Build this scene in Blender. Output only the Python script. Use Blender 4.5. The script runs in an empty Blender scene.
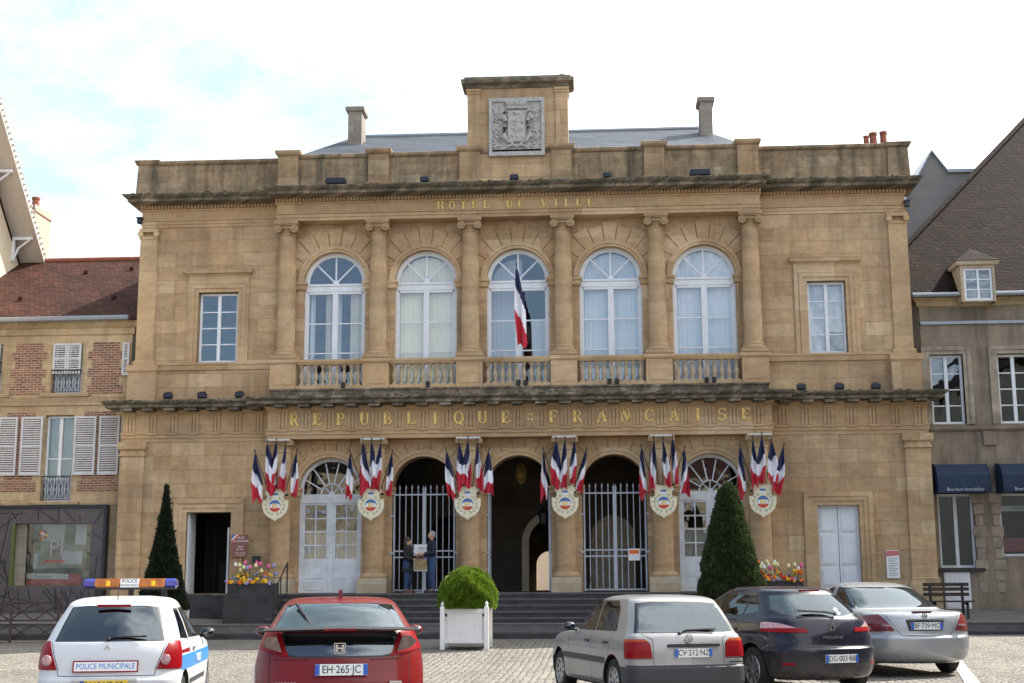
import bpy, bmesh, math, random
from math import sin, cos, pi, radians, sqrt, atan2
from mathutils import Vector, Matrix
from mathutils.bvhtree import BVHTree
random.seed(7)
SC = bpy.context.scene
COL = SC.collection

# ------------------------------------------------------------------ camera
CAMP = (2.402, -40.0, 1.6)
PITCH, YAW, ROLL, FPX = 0.17748, 0.06395, -0.00503, 1350.0
def cam_axes():
    F = Vector((-sin(YAW)*cos(PITCH), cos(YAW)*cos(PITCH), sin(PITCH)))
    R = Vector((cos(YAW), sin(YAW), 0)); U = R.cross(F)
    return F, R*cos(ROLL)+U*sin(ROLL), U*cos(ROLL)-R*sin(ROLL)
cd = bpy.data.cameras.new('camera'); cam = bpy.data.objects.new('camera', cd); COL.objects.link(cam)
F_, R_, U_ = cam_axes()
cam.matrix_world = Matrix(((R_.x, U_.x, -F_.x, CAMP[0]), (R_.y, U_.y, -F_.y, CAMP[1]), (R_.z, U_.z, -F_.z, CAMP[2]), (0, 0, 0, 1)))
cd.sensor_width = 36; cd.lens = FPX/1024*36; cd.clip_end = 2000; cd.clip_start = .1
SC.camera = cam

# ------------------------------------------------------------------ mesh builder
class MB:
    def __init__(s): s.v = []; s.f = []; s.m = []
    def add(s, vs, fs, mi=0):
        o = len(s.v); s.v += [tuple(p) for p in vs]
        for f in fs: s.f.append(tuple(i+o for i in f)); s.m.append(mi)
    def box(s, x0, x1, y0, y1, z0, z1, mi=0):
        if x0 > x1: x0, x1 = x1, x0
        if y0 > y1: y0, y1 = y1, y0
        if z0 > z1: z0, z1 = z1, z0
        s.add([(x0,y0,z0),(x1,y0,z0),(x1,y1,z0),(x0,y1,z0),(x0,y0,z1),(x1,y0,z1),(x1,y1,z1),(x0,y1,z1)],
              [(0,3,2,1),(4,5,6,7),(0,1,5,4),(1,2,6,5),(2,3,7,6),(3,0,4,7)], mi)
    def bar(s, p, q, w, y0, y1, mi=0):           # bar in the XZ plane between p and q, from y0 to y1
        dx, dz = q[0]-p[0], q[1]-p[1]; l = math.hypot(dx, dz) or 1
        nx, nz = -dz/l*w/2, dx/l*w/2
        s.prism([(p[0]+nx,p[1]+nz),(p[0]-nx,p[1]-nz),(q[0]-nx,q[1]-nz),(q[0]+nx,q[1]+nz)], y0, y1, mi)
    def prism(s, poly, y0, y1, mi=0, ax='y'):    # polygon in XZ (ax y), XY (ax z), YZ (ax x)
        n = len(poly)
        if ax == 'y': a = [(p[0],y0,p[1]) for p in poly]; b = [(p[0],y1,p[1]) for p in poly]
        elif ax == 'z': a = [(p[0],p[1],y0) for p in poly]; b = [(p[0],p[1],y1) for p in poly]
        else: a = [(y0,p[0],p[1]) for p in poly]; b = [(y1,p[0],p[1]) for p in poly]
        s.add(a+b, [tuple(range(n)), tuple(range(2*n-1, n-1, -1))]+[(i, i+n, (i+1) % n+n, (i+1) % n) for i in range(n)], mi)
    def ringloft(s, x0, x1, yf, yb, pts, mi=0):  # stacked rectangles, pts=[(z, projection)]
        vs = []
        for z, p in pts: vs += [(x0-p,yf-p,z),(x1+p,yf-p,z),(x1+p,yb,z),(x0-p,yb,z)]
        fs = [(3,2,1,0)]; n = len(pts)
        for k in range(n-1):
            for i in range(4): fs.append((4*k+i, 4*k+(i+1) % 4, 4*k+4+(i+1) % 4, 4*k+4+i))
        fs.append(tuple(4*(n-1)+i for i in range(4)))
        s.add(vs, fs, mi)
    def lathe(s, prof, cx=0, cy=0, n=16, mi=0, cap=True):
        vs = []; fs = []
        for r, z in prof:
            for k in range(n): a = 2*pi*k/n; vs.append((cx+r*cos(a), cy+r*sin(a), z))
        for j in range(len(prof)-1):
            for k in range(n): fs.append((j*n+k, j*n+(k+1) % n, (j+1)*n+(k+1) % n, (j+1)*n+k))
        if cap: fs.append(tuple(range(n-1, -1, -1))); fs.append(tuple((len(prof)-1)*n+k for k in range(n)))
        s.add(vs, fs, mi)
    def tube(s, path, r, n=8, mi=0):
        P = [Vector(p) for p in path]; vs = []; fs = []
        for i, p in enumerate(P):
            t = (P[min(i+1, len(P)-1)]-P[max(i-1, 0)]).normalized()
            u = t.cross(Vector((0,0,1)))
            if u.length < 1e-3: u = t.cross(Vector((0,1,0)))
            u.normalize(); w = t.cross(u); rr = r[i] if isinstance(r, (list, tuple)) else r
            for k in range(n): a = 2*pi*k/n; vs.append(p+u*(cos(a)*rr)+w*(sin(a)*rr))
        for j in range(len(P)-1):
            for k in range(n): fs.append((j*n+k, j*n+(k+1) % n, (j+1)*n+(k+1) % n, (j+1)*n+k))
        fs.append(tuple(range(n-1, -1, -1))); fs.append(tuple((len(P)-1)*n+k for k in range(n)))
        s.add(vs, fs, mi)
    def ball(s, c, r, nu=10, nv=7, mi=0):
        rx, ry, rz = r if isinstance(r, (tuple, list)) else (r, r, r)
        vs = [(c[0],c[1],c[2]-rz)]; fs = []
        for j in range(1, nv):
            t = -pi/2+pi*j/nv
            for k in range(nu): a = 2*pi*k/nu; vs.append((c[0]+rx*cos(t)*cos(a), c[1]+ry*cos(t)*sin(a), c[2]+rz*sin(t)))
        vs.append((c[0],c[1],c[2]+rz)); T = len(vs)-1
        for k in range(nu): fs.append((0, 1+(k+1) % nu, 1+k)); fs.append((T, T-nu+k, T-nu+(k+1) % nu))
        for j in range(nv-2):
            for k in range(nu): fs.append((1+j*nu+k, 1+j*nu+(k+1) % nu, 1+(j+1)*nu+(k+1) % nu, 1+(j+1)*nu+k))
        s.add(vs, fs, mi)
    def wall(s, x0, x1, z0, z1, yf, yb, ops, mi=0, na=22):
        xs = {x0, x1}
        for cx, w, zb, zs, arch in ops:
            xs |= {cx-w/2, cx+w/2}
            if arch:
                for k in range(1, na): xs.add(cx-w/2*cos(pi*k/na))
        xs = sorted(x for x in xs if x0-1e-6 <= x <= x1+1e-6)
        def top(o, x):
            cx, w, zb, zs, arch = o
            return zs+(sqrt(max(0, (w/2)**2-(x-cx)**2)) if arch else 0)
        Q = lambda a, b, c, d: s.add([a,b,c,d], [(0,1,2,3)], mi)
        for a, b in zip(xs, xs[1:]):
            if b-a < 1e-6: continue
            m = (a+b)/2; here = sorted([o for o in ops if o[0]-o[1]/2 < m < o[0]+o[1]/2], key=lambda o: o[2])
            lo = (z0, z0)
            for o in here+[None]:
                hi = (o[2], o[2]) if o else (z1, z1)
                if hi[0] > lo[0]+1e-6 or hi[1] > lo[1]+1e-6:
                    Q((a,yf,lo[0]),(b,yf,lo[1]),(b,yf,hi[1]),(a,yf,hi[0]))
                    Q((b,yb,lo[1]),(a,yb,lo[0]),(a,yb,hi[0]),(b,yb,hi[1]))
                if o:
                    if o[2] > z0: Q((a,yf,o[2]),(b,yf,o[2]),(b,yb,o[2]),(a,yb,o[2]))
                    lo = (top(o, a), top(o, b))
                    Q((a,yb,lo[0]),(b,yb,lo[1]),(b,yf,lo[1]),(a,yf,lo[0]))
        for o in ops:
            cx, w, zb, zs, arch = o
            for x, sg in ((cx-w/2, 1), (cx+w/2, -1)):
                q = [(x,yf,zb),(x,yb,zb),(x,yb,zs),(x,yf,zs)]
                Q(*(q if sg > 0 else q[::-1]))
        Q((x0,yb,z0),(x0,yf,z0),(x0,yf,z1),(x0,yb,z1)); Q((x1,yf,z0),(x1,yb,z0),(x1,yb,z1),(x1,yf,z1))
        Q((x0,yf,z1),(x1,yf,z1),(x1,yb,z1),(x0,yb,z1))
    def xform(s, M, start=0):
        for i in range(start, len(s.v)): s.v[i] = tuple(M @ Vector(s.v[i]))
    def mesh(s, name, mats, smooth=False, merge=False, angle=35):
        me = bpy.data.meshes.new(name); me.from_pydata(s.v, [], s.f)
        if not isinstance(mats, (list, tuple)): mats = [mats]
        for m in mats: me.materials.append(m)
        me.polygons.foreach_set('material_index', s.m)
        if merge:
            b = bmesh.new(); b.from_mesh(me); bmesh.ops.remove_doubles(b, verts=b.verts, dist=1e-4)
            b.to_mesh(me); b.free()
        if smooth:
            me.polygons.foreach_set('use_smooth', [True]*len(me.polygons)); me.set_sharp_from_angle(angle=radians(angle))
        me.update(); return me
    def buildby(s, name, mats, parent, key, **kw):   # one object per key(component centre)
        par = list(range(len(s.v)))
        def find(i):
            while par[i] != i: par[i] = par[par[i]]; i = par[i]
            return i
        for f in s.f:
            r = find(f[0])
            for i in f[1:]: par[find(i)] = r
        acc = {}
        for i, v in enumerate(s.v): a = acc.setdefault(find(i), [0,0,0,0]); a[0] += v[0]; a[1] += v[1]; a[2] += v[2]; a[3] += 1
        kk = {r: key(a[0]/a[3], a[1]/a[3], a[2]/a[3]) for r, a in acc.items()}; out = {}
        for f, mi in zip(s.f, s.m):
            k = kk[find(f[0])]; g, mp = out.setdefault(k, (MB(), {}))
            for i in f:
                if i not in mp: mp[i] = len(g.v); g.v.append(s.v[i])
            g.f.append(tuple(mp[i] for i in f)); g.m.append(mi)
        return [g.build(name, mats, parent, **kw) for k, (g, mp) in sorted(out.items())]
    def build(s, name, mats, parent=None, smooth=False, merge=False, angle=35, loc=None):
        o = bpy.data.objects.new(name, s.mesh(name, mats, smooth, merge, angle)); COL.objects.link(o)
        if parent: o.parent = parent
        if loc: o.location = loc
        return o

def thing(name, label, cat, loc=(0,0,0), rz=0, group=None):
    o = bpy.data.objects.new(name, None); COL.objects.link(o); o.empty_display_size = .2
    o.location = loc; o.rotation_euler = (0,0,rz); o['label'] = label; o['category'] = cat
    if group: o['group'] = group
    return o
def tag(o, label, cat, group=None):
    o['label'] = label; o['category'] = cat
    if group: o['group'] = group
    return o
def struct(o): o['kind'] = 'structure'; return o
def inst(src, parent=None, loc=None):
    o = src.copy(); COL.objects.link(o); o.parent = parent
    if loc is not None: o.location = loc
    return o
def dup(root, loc, rz=None, label=None):
    r = root.copy(); COL.objects.link(r); r.location = loc
    if rz is not None: r.rotation_euler = (0,0,rz)
    if label: r['label'] = label
    for ch in list(root.children):
        c = ch.copy(); COL.objects.link(c); c.parent = r
        for g in list(ch.children):
            d = g.copy(); COL.objects.link(d); d.parent = c
    return r
def evalmesh(o, name):
    bpy.context.view_layer.update(); dg = bpy.context.evaluated_depsgraph_get()
    me = bpy.data.meshes.new_from_object(o.evaluated_get(dg)); me.name = name; return me
def text(body, size, mat, parent, M, depth=.004, name='lettering', sx=1.0, align='CENTER'):
    # flat lettering; M maps the text's XY plane into the parent's space
    cu = bpy.data.curves.new('txt', 'FONT'); cu.body = body; cu.size = size; cu.extrude = depth
    cu.align_x = align; cu.align_y = 'CENTER'; cu.resolution_u = 3
    t = bpy.data.objects.new('txt', cu); COL.objects.link(t)
    me = evalmesh(t, name); bpy.data.objects.remove(t); me.transform(M @ Matrix.Diagonal((sx,1,1,1)))
    me.materials.clear(); me.materials.append(mat)
    o = bpy.data.objects.new(name, me); COL.objects.link(o); o.parent = parent; return o
def FRONT(x, y, z, tilt=0):   # text upright facing -Y
    return Matrix.Translation((x,y,z)) @ Matrix.Rotation(pi/2-tilt, 4, 'X')

# ------------------------------------------------------------------ materials
def newmat(name):
    m = bpy.data.materials.new(name); m.use_nodes = True; nt = m.node_tree
    return m, nt, nt.nodes['Principled BSDF']
def N(nt, t, **kw):
    n = nt.nodes.new(t)
    for k, v in kw.items():
        if hasattr(n, k): setattr(n, k, v)
    return n
def setin(n, **kw):
    for k, v in kw.items(): n.inputs[k.replace('_', ' ')].default_value = v
def ramp(nt, stops, fac):
    r = N(nt, 'ShaderNodeValToRGB'); e = r.color_ramp.elements
    while len(e) < len(stops): e.new(.5)
    for i, (p, c) in enumerate(stops): e[i].position = p; e[i].color = (*c, 1) if len(c) == 3 else c
    nt.links.new(fac, r.inputs[0]); return r.outputs[0]
def mixc(nt, a, b, fac, mode='MIX'):
    m = N(nt, 'ShaderNodeMix'); m.data_type = 'RGBA'; m.blend_type = mode
    for sock, v in ((m.inputs[0], fac), (m.inputs[6], a), (m.inputs[7], b)):
        if isinstance(v, (int, float)): sock.default_value = v
        elif isinstance(v, tuple): sock.default_value = (*v, 1) if len(v) == 3 else v
        else: nt.links.new(v, sock)
    return m.outputs[2]
def noise(nt, vec, scale, detail=4, rough=.55):
    n = N(nt, 'ShaderNodeTexNoise'); setin(n, Scale=scale, Detail=detail, Roughness=rough)
    if vec: nt.links.new(vec, n.inputs['Vector'])
    return n.outputs['Fac']
def mapped(nt, scale=(1,1,1), rot=(0,0,0), wallproj=False, loc=(0,0,0)):
    tc = N(nt, 'ShaderNodeTexCoord'); out = tc.outputs['Object']
    if wallproj:
        sp = N(nt, 'ShaderNodeSeparateXYZ'); nt.links.new(out, sp.inputs[0])
        ad = N(nt, 'ShaderNodeMath', operation='ADD'); nt.links.new(sp.outputs[0], ad.inputs[0]); nt.links.new(sp.outputs[1], ad.inputs[1])
        cb = N(nt, 'ShaderNodeCombineXYZ'); nt.links.new(ad.outputs[0], cb.inputs[0]); nt.links.new(sp.outputs[2], cb.inputs[1]); out = cb.outputs[0]
    mp = N(nt, 'ShaderNodeMapping'); nt.links.new(out, mp.inputs[0])
    mp.inputs['Scale'].default_value = scale; mp.inputs['Rotation'].default_value = rot; mp.inputs['Location'].default_value = loc
    return mp.outputs[0]
def bump(nt, h, dist=.01, strength=.5, prev=None):
    b = N(nt, 'ShaderNodeBump'); setin(b, Strength=strength, Distance=dist); nt.links.new(h, b.inputs['Height'])
    if prev: nt.links.new(prev, b.inputs['Normal'])
    return b.outputs[0]
def plain(name, c, rough=.5, metal=0, var=.0, vs=6, coat=0, bmp=0, spec=.5):
    m, nt, p = newmat(name)
    p.inputs['Base Color'].default_value = (*c, 1); setin(p, Roughness=rough, Metallic=metal)
    p.inputs['Coat Weight'].default_value = coat; p.inputs['Coat Roughness'].default_value = .04
    p.inputs['Specular IOR Level'].default_value = spec
    if var or bmp:
        v = mapped(nt); f = noise(nt, v, vs, 5, .6)
        if var:
            col = ramp(nt, [(.3, tuple(x*(1-var) for x in c)), (.7, tuple(min(1, x*(1+var)) for x in c))], f)
            nt.links.new(col, p.inputs['Base Color'])
        if bmp: nt.links.new(bump(nt, noise(nt, v, vs*6, 4), bmp, .6), p.inputs['Normal'])
    return m

STONE = [(.36,.262,.165), (.46,.340,.215), (.52,.39,.25), (.43,.315,.195), (.60,.485,.34), (.47,.345,.22), (.40,.31,.215), (.53,.395,.25), (.49,.35,.21), (.45,.31,.20)]
def stone(name, bw=1.05, rh=.42, tones=STONE, joint=.8, dirt=0, streak=0, grey=0, bright=1.0):
    m, nt, p = newmat(name)
    v = mapped(nt, wallproj=True)
    vd = N(nt, 'ShaderNodeVectorMath', operation='ADD'); nt.links.new(v, vd.inputs[0])
    nz0 = N(nt, 'ShaderNodeTexNoise'); setin(nz0, Scale=1.4, Detail=3); nt.links.new(v, nz0.inputs[0])
    sc = N(nt, 'ShaderNodeVectorMath', operation='SCALE'); nt.links.new(nz0.outputs['Color'], sc.inputs[0]); sc.inputs['Scale'].default_value = .03
    nt.links.new(sc.outputs[0], vd.inputs[1]); vv = vd.outputs[0]
    b = N(nt, 'ShaderNodeTexBrick'); nt.links.new(vv, b.inputs['Vector'])
    b.inputs['Color1'].default_value = (0,0,0,1); b.inputs['Color2'].default_value = (1,1,1,1); b.inputs['Mortar'].default_value = (.5,.5,.5,1)
    setin(b, Scale=1.0, Brick_Width=bw, Row_Height=rh, Mortar_Size=.006, Mortar_Smooth=.3, Bias=0.0)
    t = [(c[0]*bright*1.03, c[1]*bright*1.0, c[2]*bright*.97) for c in tones]
    avg = [sum(c[i] for c in t)/len(t) for i in range(3)]; t = [tuple(a*.70+b_*.30 for a, b_ in zip(c, avg)) for c in t]
    if grey: t = [tuple(x*(1-grey)+(sum(c)/3)*grey for x in c) for c in t]
    col = ramp(nt, [(i/(len(t)-1), c) for i, c in enumerate(t)], b.outputs['Color'])
    big = noise(nt, v, .35, 5, .6); fine = noise(nt, v, 7, 6, .65)
    mpv = N(nt, 'ShaderNodeMapping'); nt.links.new(v, mpv.inputs[0]); mpv.inputs['Scale'].default_value = (1, 2.6, 1)
    veins = noise(nt, mpv.outputs[0], 1.6, 6, .6)
    col = mixc(nt, col, ramp(nt, [(.3, (.72,.70,.68)), (.62, (1.12,1.1,1.06))], big), 1, 'MULTIPLY')
    col = mixc(nt, col, ramp(nt, [(.3, (.88,.87,.85)), (.7, (1.09,1.085,1.08))], fine), 1, 'MULTIPLY')
    col = mixc(nt, col, ramp(nt, [(.32, (.90,.86,.82)), (.6, (1.04,1.045,1.045))], veins), 1, 'MULTIPLY')
    mort = N(nt, 'ShaderNodeMath', operation='MULTIPLY'); nt.links.new(b.outputs['Fac'], mort.inputs[0]); mort.inputs[1].default_value = joint
    col = mixc(nt, col, (.16,.115,.07), mort.outputs[0])
    if streak:
        ms = N(nt, 'ShaderNodeMapping'); nt.links.new(v, ms.inputs[0]); ms.inputs['Scale'].default_value = (2.6, .22, 1)
        s1 = noise(nt, ms.outputs[0], 1.0, 5, .65)
        f = ramp(nt, [(.47, (0,0,0)), (.68, (streak,)*3)], s1)
        col = mixc(nt, col, (.045,.042,.036), f)
    if dirt:
        f = ramp(nt, [(.42-.12*dirt, (0,0,0)), (.62-.1*dirt, (min(1, dirt*1.1),)*3)], noise(nt, v, 2.3, 7, .72))
        col = mixc(nt, col, (.04,.042,.03), f)
    nt.links.new(col, p.inputs['Base Color']); setin(p, Roughness=.9); p.inputs['Specular IOR Level'].default_value = .25
    inv = N(nt, 'ShaderNodeMath', operation='SUBTRACT'); inv.inputs[0].default_value = 1; nt.links.new(b.outputs['Fac'], inv.inputs[1])
    n1 = bump(nt, inv.outputs[0], .012, .5); n2 = bump(nt, fine, .02, .35, n1)
    nt.links.new(n2, p.inputs['Normal']); return m

M = {}
M['stone'] = stone('sandstone_blocks', streak=.28)
M['stone_s'] = stone('sandstone_dressed', bw=1.6, rh=.8, joint=.25)
M['stone_w'] = stone('weathered_parapet_stone', bw=1.1, rh=.36, streak=.75, dirt=.40, grey=.12, bright=.80)
M['stone_p'] = stone('pedestal_stone', bw=1.6, rh=.5, streak=.35, dirt=.25, bright=.82)
M['cornice'] = stone('mossy_cornice_stone', bw=1.3, rh=.5, dirt=.72, streak=.4, grey=.45, bright=.85)
M['stone_c'] = stone('column_stone', bw=4, rh=.52, joint=.4, bright=.96)
M['lowstone'] = stone('pale_patched_stone', bw=.9, rh=.4, tones=[(.5,.45,.36),(.42,.34,.24),(.55,.5,.42)], joint=.3)
M['house_stone'] = stone('pale_house_stone', bw=.6, rh=.3, tones=[(.48,.39,.27),(.53,.44,.31),(.43,.34,.235)], joint=.4, streak=.25)
M['moss'] = plain('dry_dark_moss', (.085,.08,.05), .95, var=.5, vs=4)
M['carved'] = plain('carved_grey_stone', (.40,.39,.38), .9, var=.25, vs=9, bmp=.03)
M['chimstone'] = stone('chimney_stone', bw=.5, rh=.2, grey=.8, bright=.75, streak=.3, joint=.6)
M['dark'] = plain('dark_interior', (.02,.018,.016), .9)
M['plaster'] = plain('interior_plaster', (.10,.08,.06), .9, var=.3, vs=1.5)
M['white'] = plain('white_painted_wood', (.72,.75,.80), .45, var=.06, vs=4, bmp=.004)
M['white_old'] = plain('worn_white_painted_wood', (.64,.67,.71), .55, var=.16, vs=3, bmp=.006)
M['shutter'] = plain('louvred_shutter_paint', (.56,.57,.60), .6, var=.08)
M['iron'] = plain('grey_painted_iron', (.40,.44,.52), .4, var=.05)
M['black'] = plain('black_metal', (.015,.016,.02), .4)
M['navy'] = plain('dark_blue_lamp_metal', (.008,.011,.024), .35)
M['gold'] = plain('gilded_letters', (.76,.52,.16), .35, metal=.25, var=.2, vs=8)
M['zinc'] = plain('zinc_sheet', (.30,.33,.37), .4, metal=.6, var=.1)
M['lava'] = plain('dark_volcanic_stone', (.040,.038,.040), .75, var=.35, vs=2.5, bmp=.01)
M['lava_edge'] = plain('worn_step_nosing', (.085,.082,.08), .7, var=.3, vs=5, bmp=.006)
M['paveband'] = plain('pavement_stone', (.13,.125,.12), .85, var=.25, vs=1.8, bmp=.01)
M['kerb'] = plain('pale_kerb_stone', (.42,.40,.37), .8, var=.2, vs=3, bmp=.01)
M['clay'] = plain('terracotta_clay', (.27,.085,.05), .8, var=.25, vs=6)
M['cream'] = plain('cream_house_render', (.62,.53,.39), .9, var=.05, vs=1.2, bmp=.004)
M['soffit'] = plain('pale_soffit_boards', (.55,.50,.45), .7, var=.06)
M['greyrend'] = plain('grey_gable_render', (.27,.25,.235), .95, var=.12, vs=1.2, bmp=.006)
def render_mat():
    m, nt, p = newmat('stained_grey_render')
    v = mapped(nt, wallproj=True); s = N(nt, 'ShaderNodeMapping'); nt.links.new(v, s.inputs[0]); s.inputs['Scale'].default_value = (1.6,.25,1)
    col = ramp(nt, [(.3,(.13,.108,.083)), (.5,(.25,.205,.155)), (.7,(.33,.27,.20))], noise(nt, s.outputs[0], 1.5, 6, .65))
    col = mixc(nt, col, ramp(nt, [(.35,(.7,.7,.7)), (.65,(1.1,1.1,1.1))], noise(nt, v, .9, 6, .7)), 1, 'MULTIPLY')
    nt.links.new(col, p.inputs['Base Color']); setin(p, Roughness=.95)
    nt.links.new(bump(nt, noise(nt, v, 25, 5), .01, .5), p.inputs['Normal']); return m
M['render'] = render_mat()
def tile_mat(name, tones, rw=.17, rh=.12, slopeaxis=True, rough=.85, fleck=None, bmpd=.03):
    m, nt, p = newmat(name); v = mapped(nt, wallproj=True)
    b = N(nt, 'ShaderNodeTexBrick'); nt.links.new(v, b.inputs['Vector'])
    b.inputs['Color1'].default_value = (0,0,0,1); b.inputs['Color2'].default_value = (1,1,1,1); b.inputs['Mortar'].default_value = (0,0,0,1)
    setin(b, Scale=1.0, Brick_Width=rw, Row_Height=rh, Mortar_Size=.008, Mortar_Smooth=.2)
    col = ramp(nt, [(i/(len(tones)-1), c) for i, c in enumerate(tones)], b.outputs['Color'])
    col = mixc(nt, col, ramp(nt, [(.3,(.55,.55,.55)), (.7,(1.25,1.2,1.2))], noise(nt, v, .8, 6, .65)), 1, 'MULTIPLY')
    if fleck: col = mixc(nt, col, fleck, ramp(nt, [(.60,(0,0,0)), (.68,(.8,.8,.8))], noise(nt, v, 3.2, 3, .8)))
    col = mixc(nt, col, tuple(x*.3 for x in tones[0]), b.outputs['Fac'])
    nt.links.new(col, p.inputs['Base Color']); setin(p, Roughness=rough); p.inputs['Specular IOR Level'].default_value = .12 if rough > .6 else .5
    sp = N(nt, 'ShaderNodeSeparateXYZ'); nt.links.new(v, sp.inputs[0])
    dv = N(nt, 'ShaderNodeMath', operation='DIVIDE'); nt.links.new(sp.outputs[1], dv.inputs[0]); dv.inputs[1].default_value = rh
    fr = N(nt, 'ShaderNodeMath', operation='FRACT'); nt.links.new(dv.outputs[0], fr.inputs[0])
    iv = N(nt, 'ShaderNodeMath', operation='SUBTRACT'); iv.inputs[0].default_value = 1; nt.links.new(fr.outputs[0], iv.inputs[1])
    n1 = bump(nt, iv.outputs[0], bmpd, .6); nt.links.new(bump(nt, noise(nt, v, 9, 4), .03, .5, n1), p.inputs['Normal']); return m
M['tile_red'] = tile_mat('red_clay_roof_tiles', [(.042,.019,.015),(.066,.026,.019),(.09,.037,.026),(.055,.023,.017)], rw=.17, rh=.09)
M['tile_brown'] = tile_mat('old_brown_roof_tiles', [(.009,.0055,.005),(.017,.009,.0075),(.027,.013,.010),(.013,.008,.007)], rw=.17, rh=.13, fleck=(.09,.033,.024))
M['slate'] = tile_mat('blue_grey_slates', [(.065,.078,.10),(.09,.105,.13),(.078,.09,.112)], rw=.25, rh=.11, rough=.65, bmpd=.01)
def brick_mat():
    m, nt, p = newmat('red_wall_bricks'); v = mapped(nt, wallproj=True)
    b = N(nt, 'ShaderNodeTexBrick'); nt.links.new(v, b.inputs['Vector'])
    b.inputs['Color1'].default_value = (0,0,0,1); b.inputs['Color2'].default_value = (1,1,1,1)
    setin(b, Scale=1.0, Brick_Width=.23, Row_Height=.075, Mortar_Size=.009, Mortar_Smooth=.1)
    col = ramp(nt, [(0,(.13,.065,.05)),(.4,(.27,.115,.075)),(.7,(.19,.085,.06)),(1,(.36,.18,.12))], b.outputs['Color'])
    col = mixc(nt, col, (.42,.36,.28), b.outputs['Fac'])
    nt.links.new(col, p.inputs['Base Color']); setin(p, Roughness=.9); return m
M['brick'] = brick_mat()
def cobble_mat():
    m, nt, p = newmat('granite_cobbles'); v = mapped(nt, scale=(1,1,1))
    # gently arched rows of setts
    sp = N(nt, 'ShaderNodeSeparateXYZ'); nt.links.new(v, sp.inputs[0])
    sx = N(nt, 'ShaderNodeMath', operation='MULTIPLY'); nt.links.new(sp.outputs[0], sx.inputs[0]); sx.inputs[1].default_value = 2.2
    sn = N(nt, 'ShaderNodeMath', operation='SINE'); nt.links.new(sx.outputs[0], sn.inputs[0])
    ab = N(nt, 'ShaderNodeMath', operation='ABSOLUTE'); nt.links.new(sn.outputs[0], ab.inputs[0])
    mm = N(nt, 'ShaderNodeMath', operation='MULTIPLY_ADD'); nt.links.new(ab.outputs[0], mm.inputs[0]); mm.inputs[1].default_value = .35; nt.links.new(sp.outputs[1], mm.inputs[2])
    cb = N(nt, 'ShaderNodeCombineXYZ'); nt.links.new(sp.outputs[0], cb.inputs[0]); nt.links.new(mm.outputs[0], cb.inputs[1])
    vo = N(nt, 'ShaderNodeTexVoronoi'); vo.feature = 'F1'; setin(vo, Scale=7.5, Randomness=.45); nt.links.new(cb.outputs[0], vo.inputs['Vector'])
    ve = N(nt, 'ShaderNodeTexVoronoi'); ve.feature = 'DISTANCE_TO_EDGE'; setin(ve, Scale=7.5, Randomness=.45); nt.links.new(cb.outputs[0], ve.inputs['Vector'])
    cs = N(nt, 'ShaderNodeSeparateColor'); nt.links.new(vo.outputs['Color'], cs.inputs[0])
    col = ramp(nt, [(0,(.16,.145,.125)),(.35,(.23,.21,.18)),(.65,(.30,.275,.235)),(1,(.20,.185,.17))], cs.outputs[0])
    col = mixc(nt, col, ramp(nt, [(.3,(.7,.7,.72)), (.7,(1.15,1.12,1.08))], noise(nt, v, .25, 6, .65)), 1, 'MULTIPLY')
    edge = ramp(nt, [(0,(1,1,1)), (.09,(0,0,0))], ve.outputs['Distance'])
    col = mixc(nt, col, (.095,.085,.07), edge)
    nt.links.new(col, p.inputs['Base Color']); setin(p, Roughness=.7)
    hh = ramp(nt, [(0,(0,0,0)), (.25,(1,1,1))], ve.outputs['Distance'])
    n1 = bump(nt, hh, .04, .8); nt.links.new(bump(nt, noise(nt, v, 30, 4), .01, .4, n1), p.inputs['Normal']); return m
M['cobble'] = cobble_mat()
def glass_mat(name, refl, tint, rough=.02, col=(.8,.9,1), wavy=True):
    m, nt, p = newmat(name); nt.nodes.remove(p)
    out = [n for n in nt.nodes if n.type == 'OUTPUT_MATERIAL'][0]
    tr = N(nt, 'ShaderNodeBsdfTransparent'); tr.inputs[0].default_value = (*tint, 1)
    gl = N(nt, 'ShaderNodeBsdfGlossy'); gl.inputs[0].default_value = (*col, 1); gl.inputs['Roughness'].default_value = rough
    lw = N(nt, 'ShaderNodeFresnel'); lw.inputs[0].default_value = 1.5
    ad = N(nt, 'ShaderNodeMath', operation='MULTIPLY_ADD'); nt.links.new(lw.outputs[0], ad.inputs[0]); ad.inputs[1].default_value = 1-refl; ad.inputs[2].default_value = refl
    ad.use_clamp = True
    # old panes are never perfectly flat
    tcn = mapped(nt)
    if wavy: bn = bump(nt, noise(nt, tcn, 1.3, 2), .05, .25); nt.links.new(bn, gl.inputs['Normal'])
    mx = N(nt, 'ShaderNodeMixShader'); nt.links.new(ad.outputs[0], mx.inputs[0]); nt.links.new(tr.outputs[0], mx.inputs[1]); nt.links.new(gl.outputs[0], mx.inputs[2])
    nt.links.new(mx.outputs[0], out.inputs[0]); return m
M['glass'] = glass_mat('window_glass', .13, (.90,.92,.93))
M['glass_door'] = glass_mat('old_door_glass', .12, (.7,.72,.75))
M['carglass'] = glass_mat('car_window_glass', .08, (.42,.50,.52), 0, wavy=False)
M['reargass'] = glass_mat('car_rear_glass', .11, (.34,.40,.42), 0, (.85,.95,1), wavy=False)
def window_sheet_mat(name, c):
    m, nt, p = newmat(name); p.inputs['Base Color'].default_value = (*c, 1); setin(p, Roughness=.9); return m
M['net'] = window_sheet_mat('pale_net_curtain', (.66,.69,.72))
M['paleashlar'] = plain('pale_inner_stone', (.72,.60,.44), .9, var=.2, vs=2.5)
M['wornstone'] = plain('worn_grey_beige_stone', (.30,.255,.20), .9, var=.35, vs=3)
M['beige_c'] = window_sheet_mat('beige_curtain', (.72,.66,.52))
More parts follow.
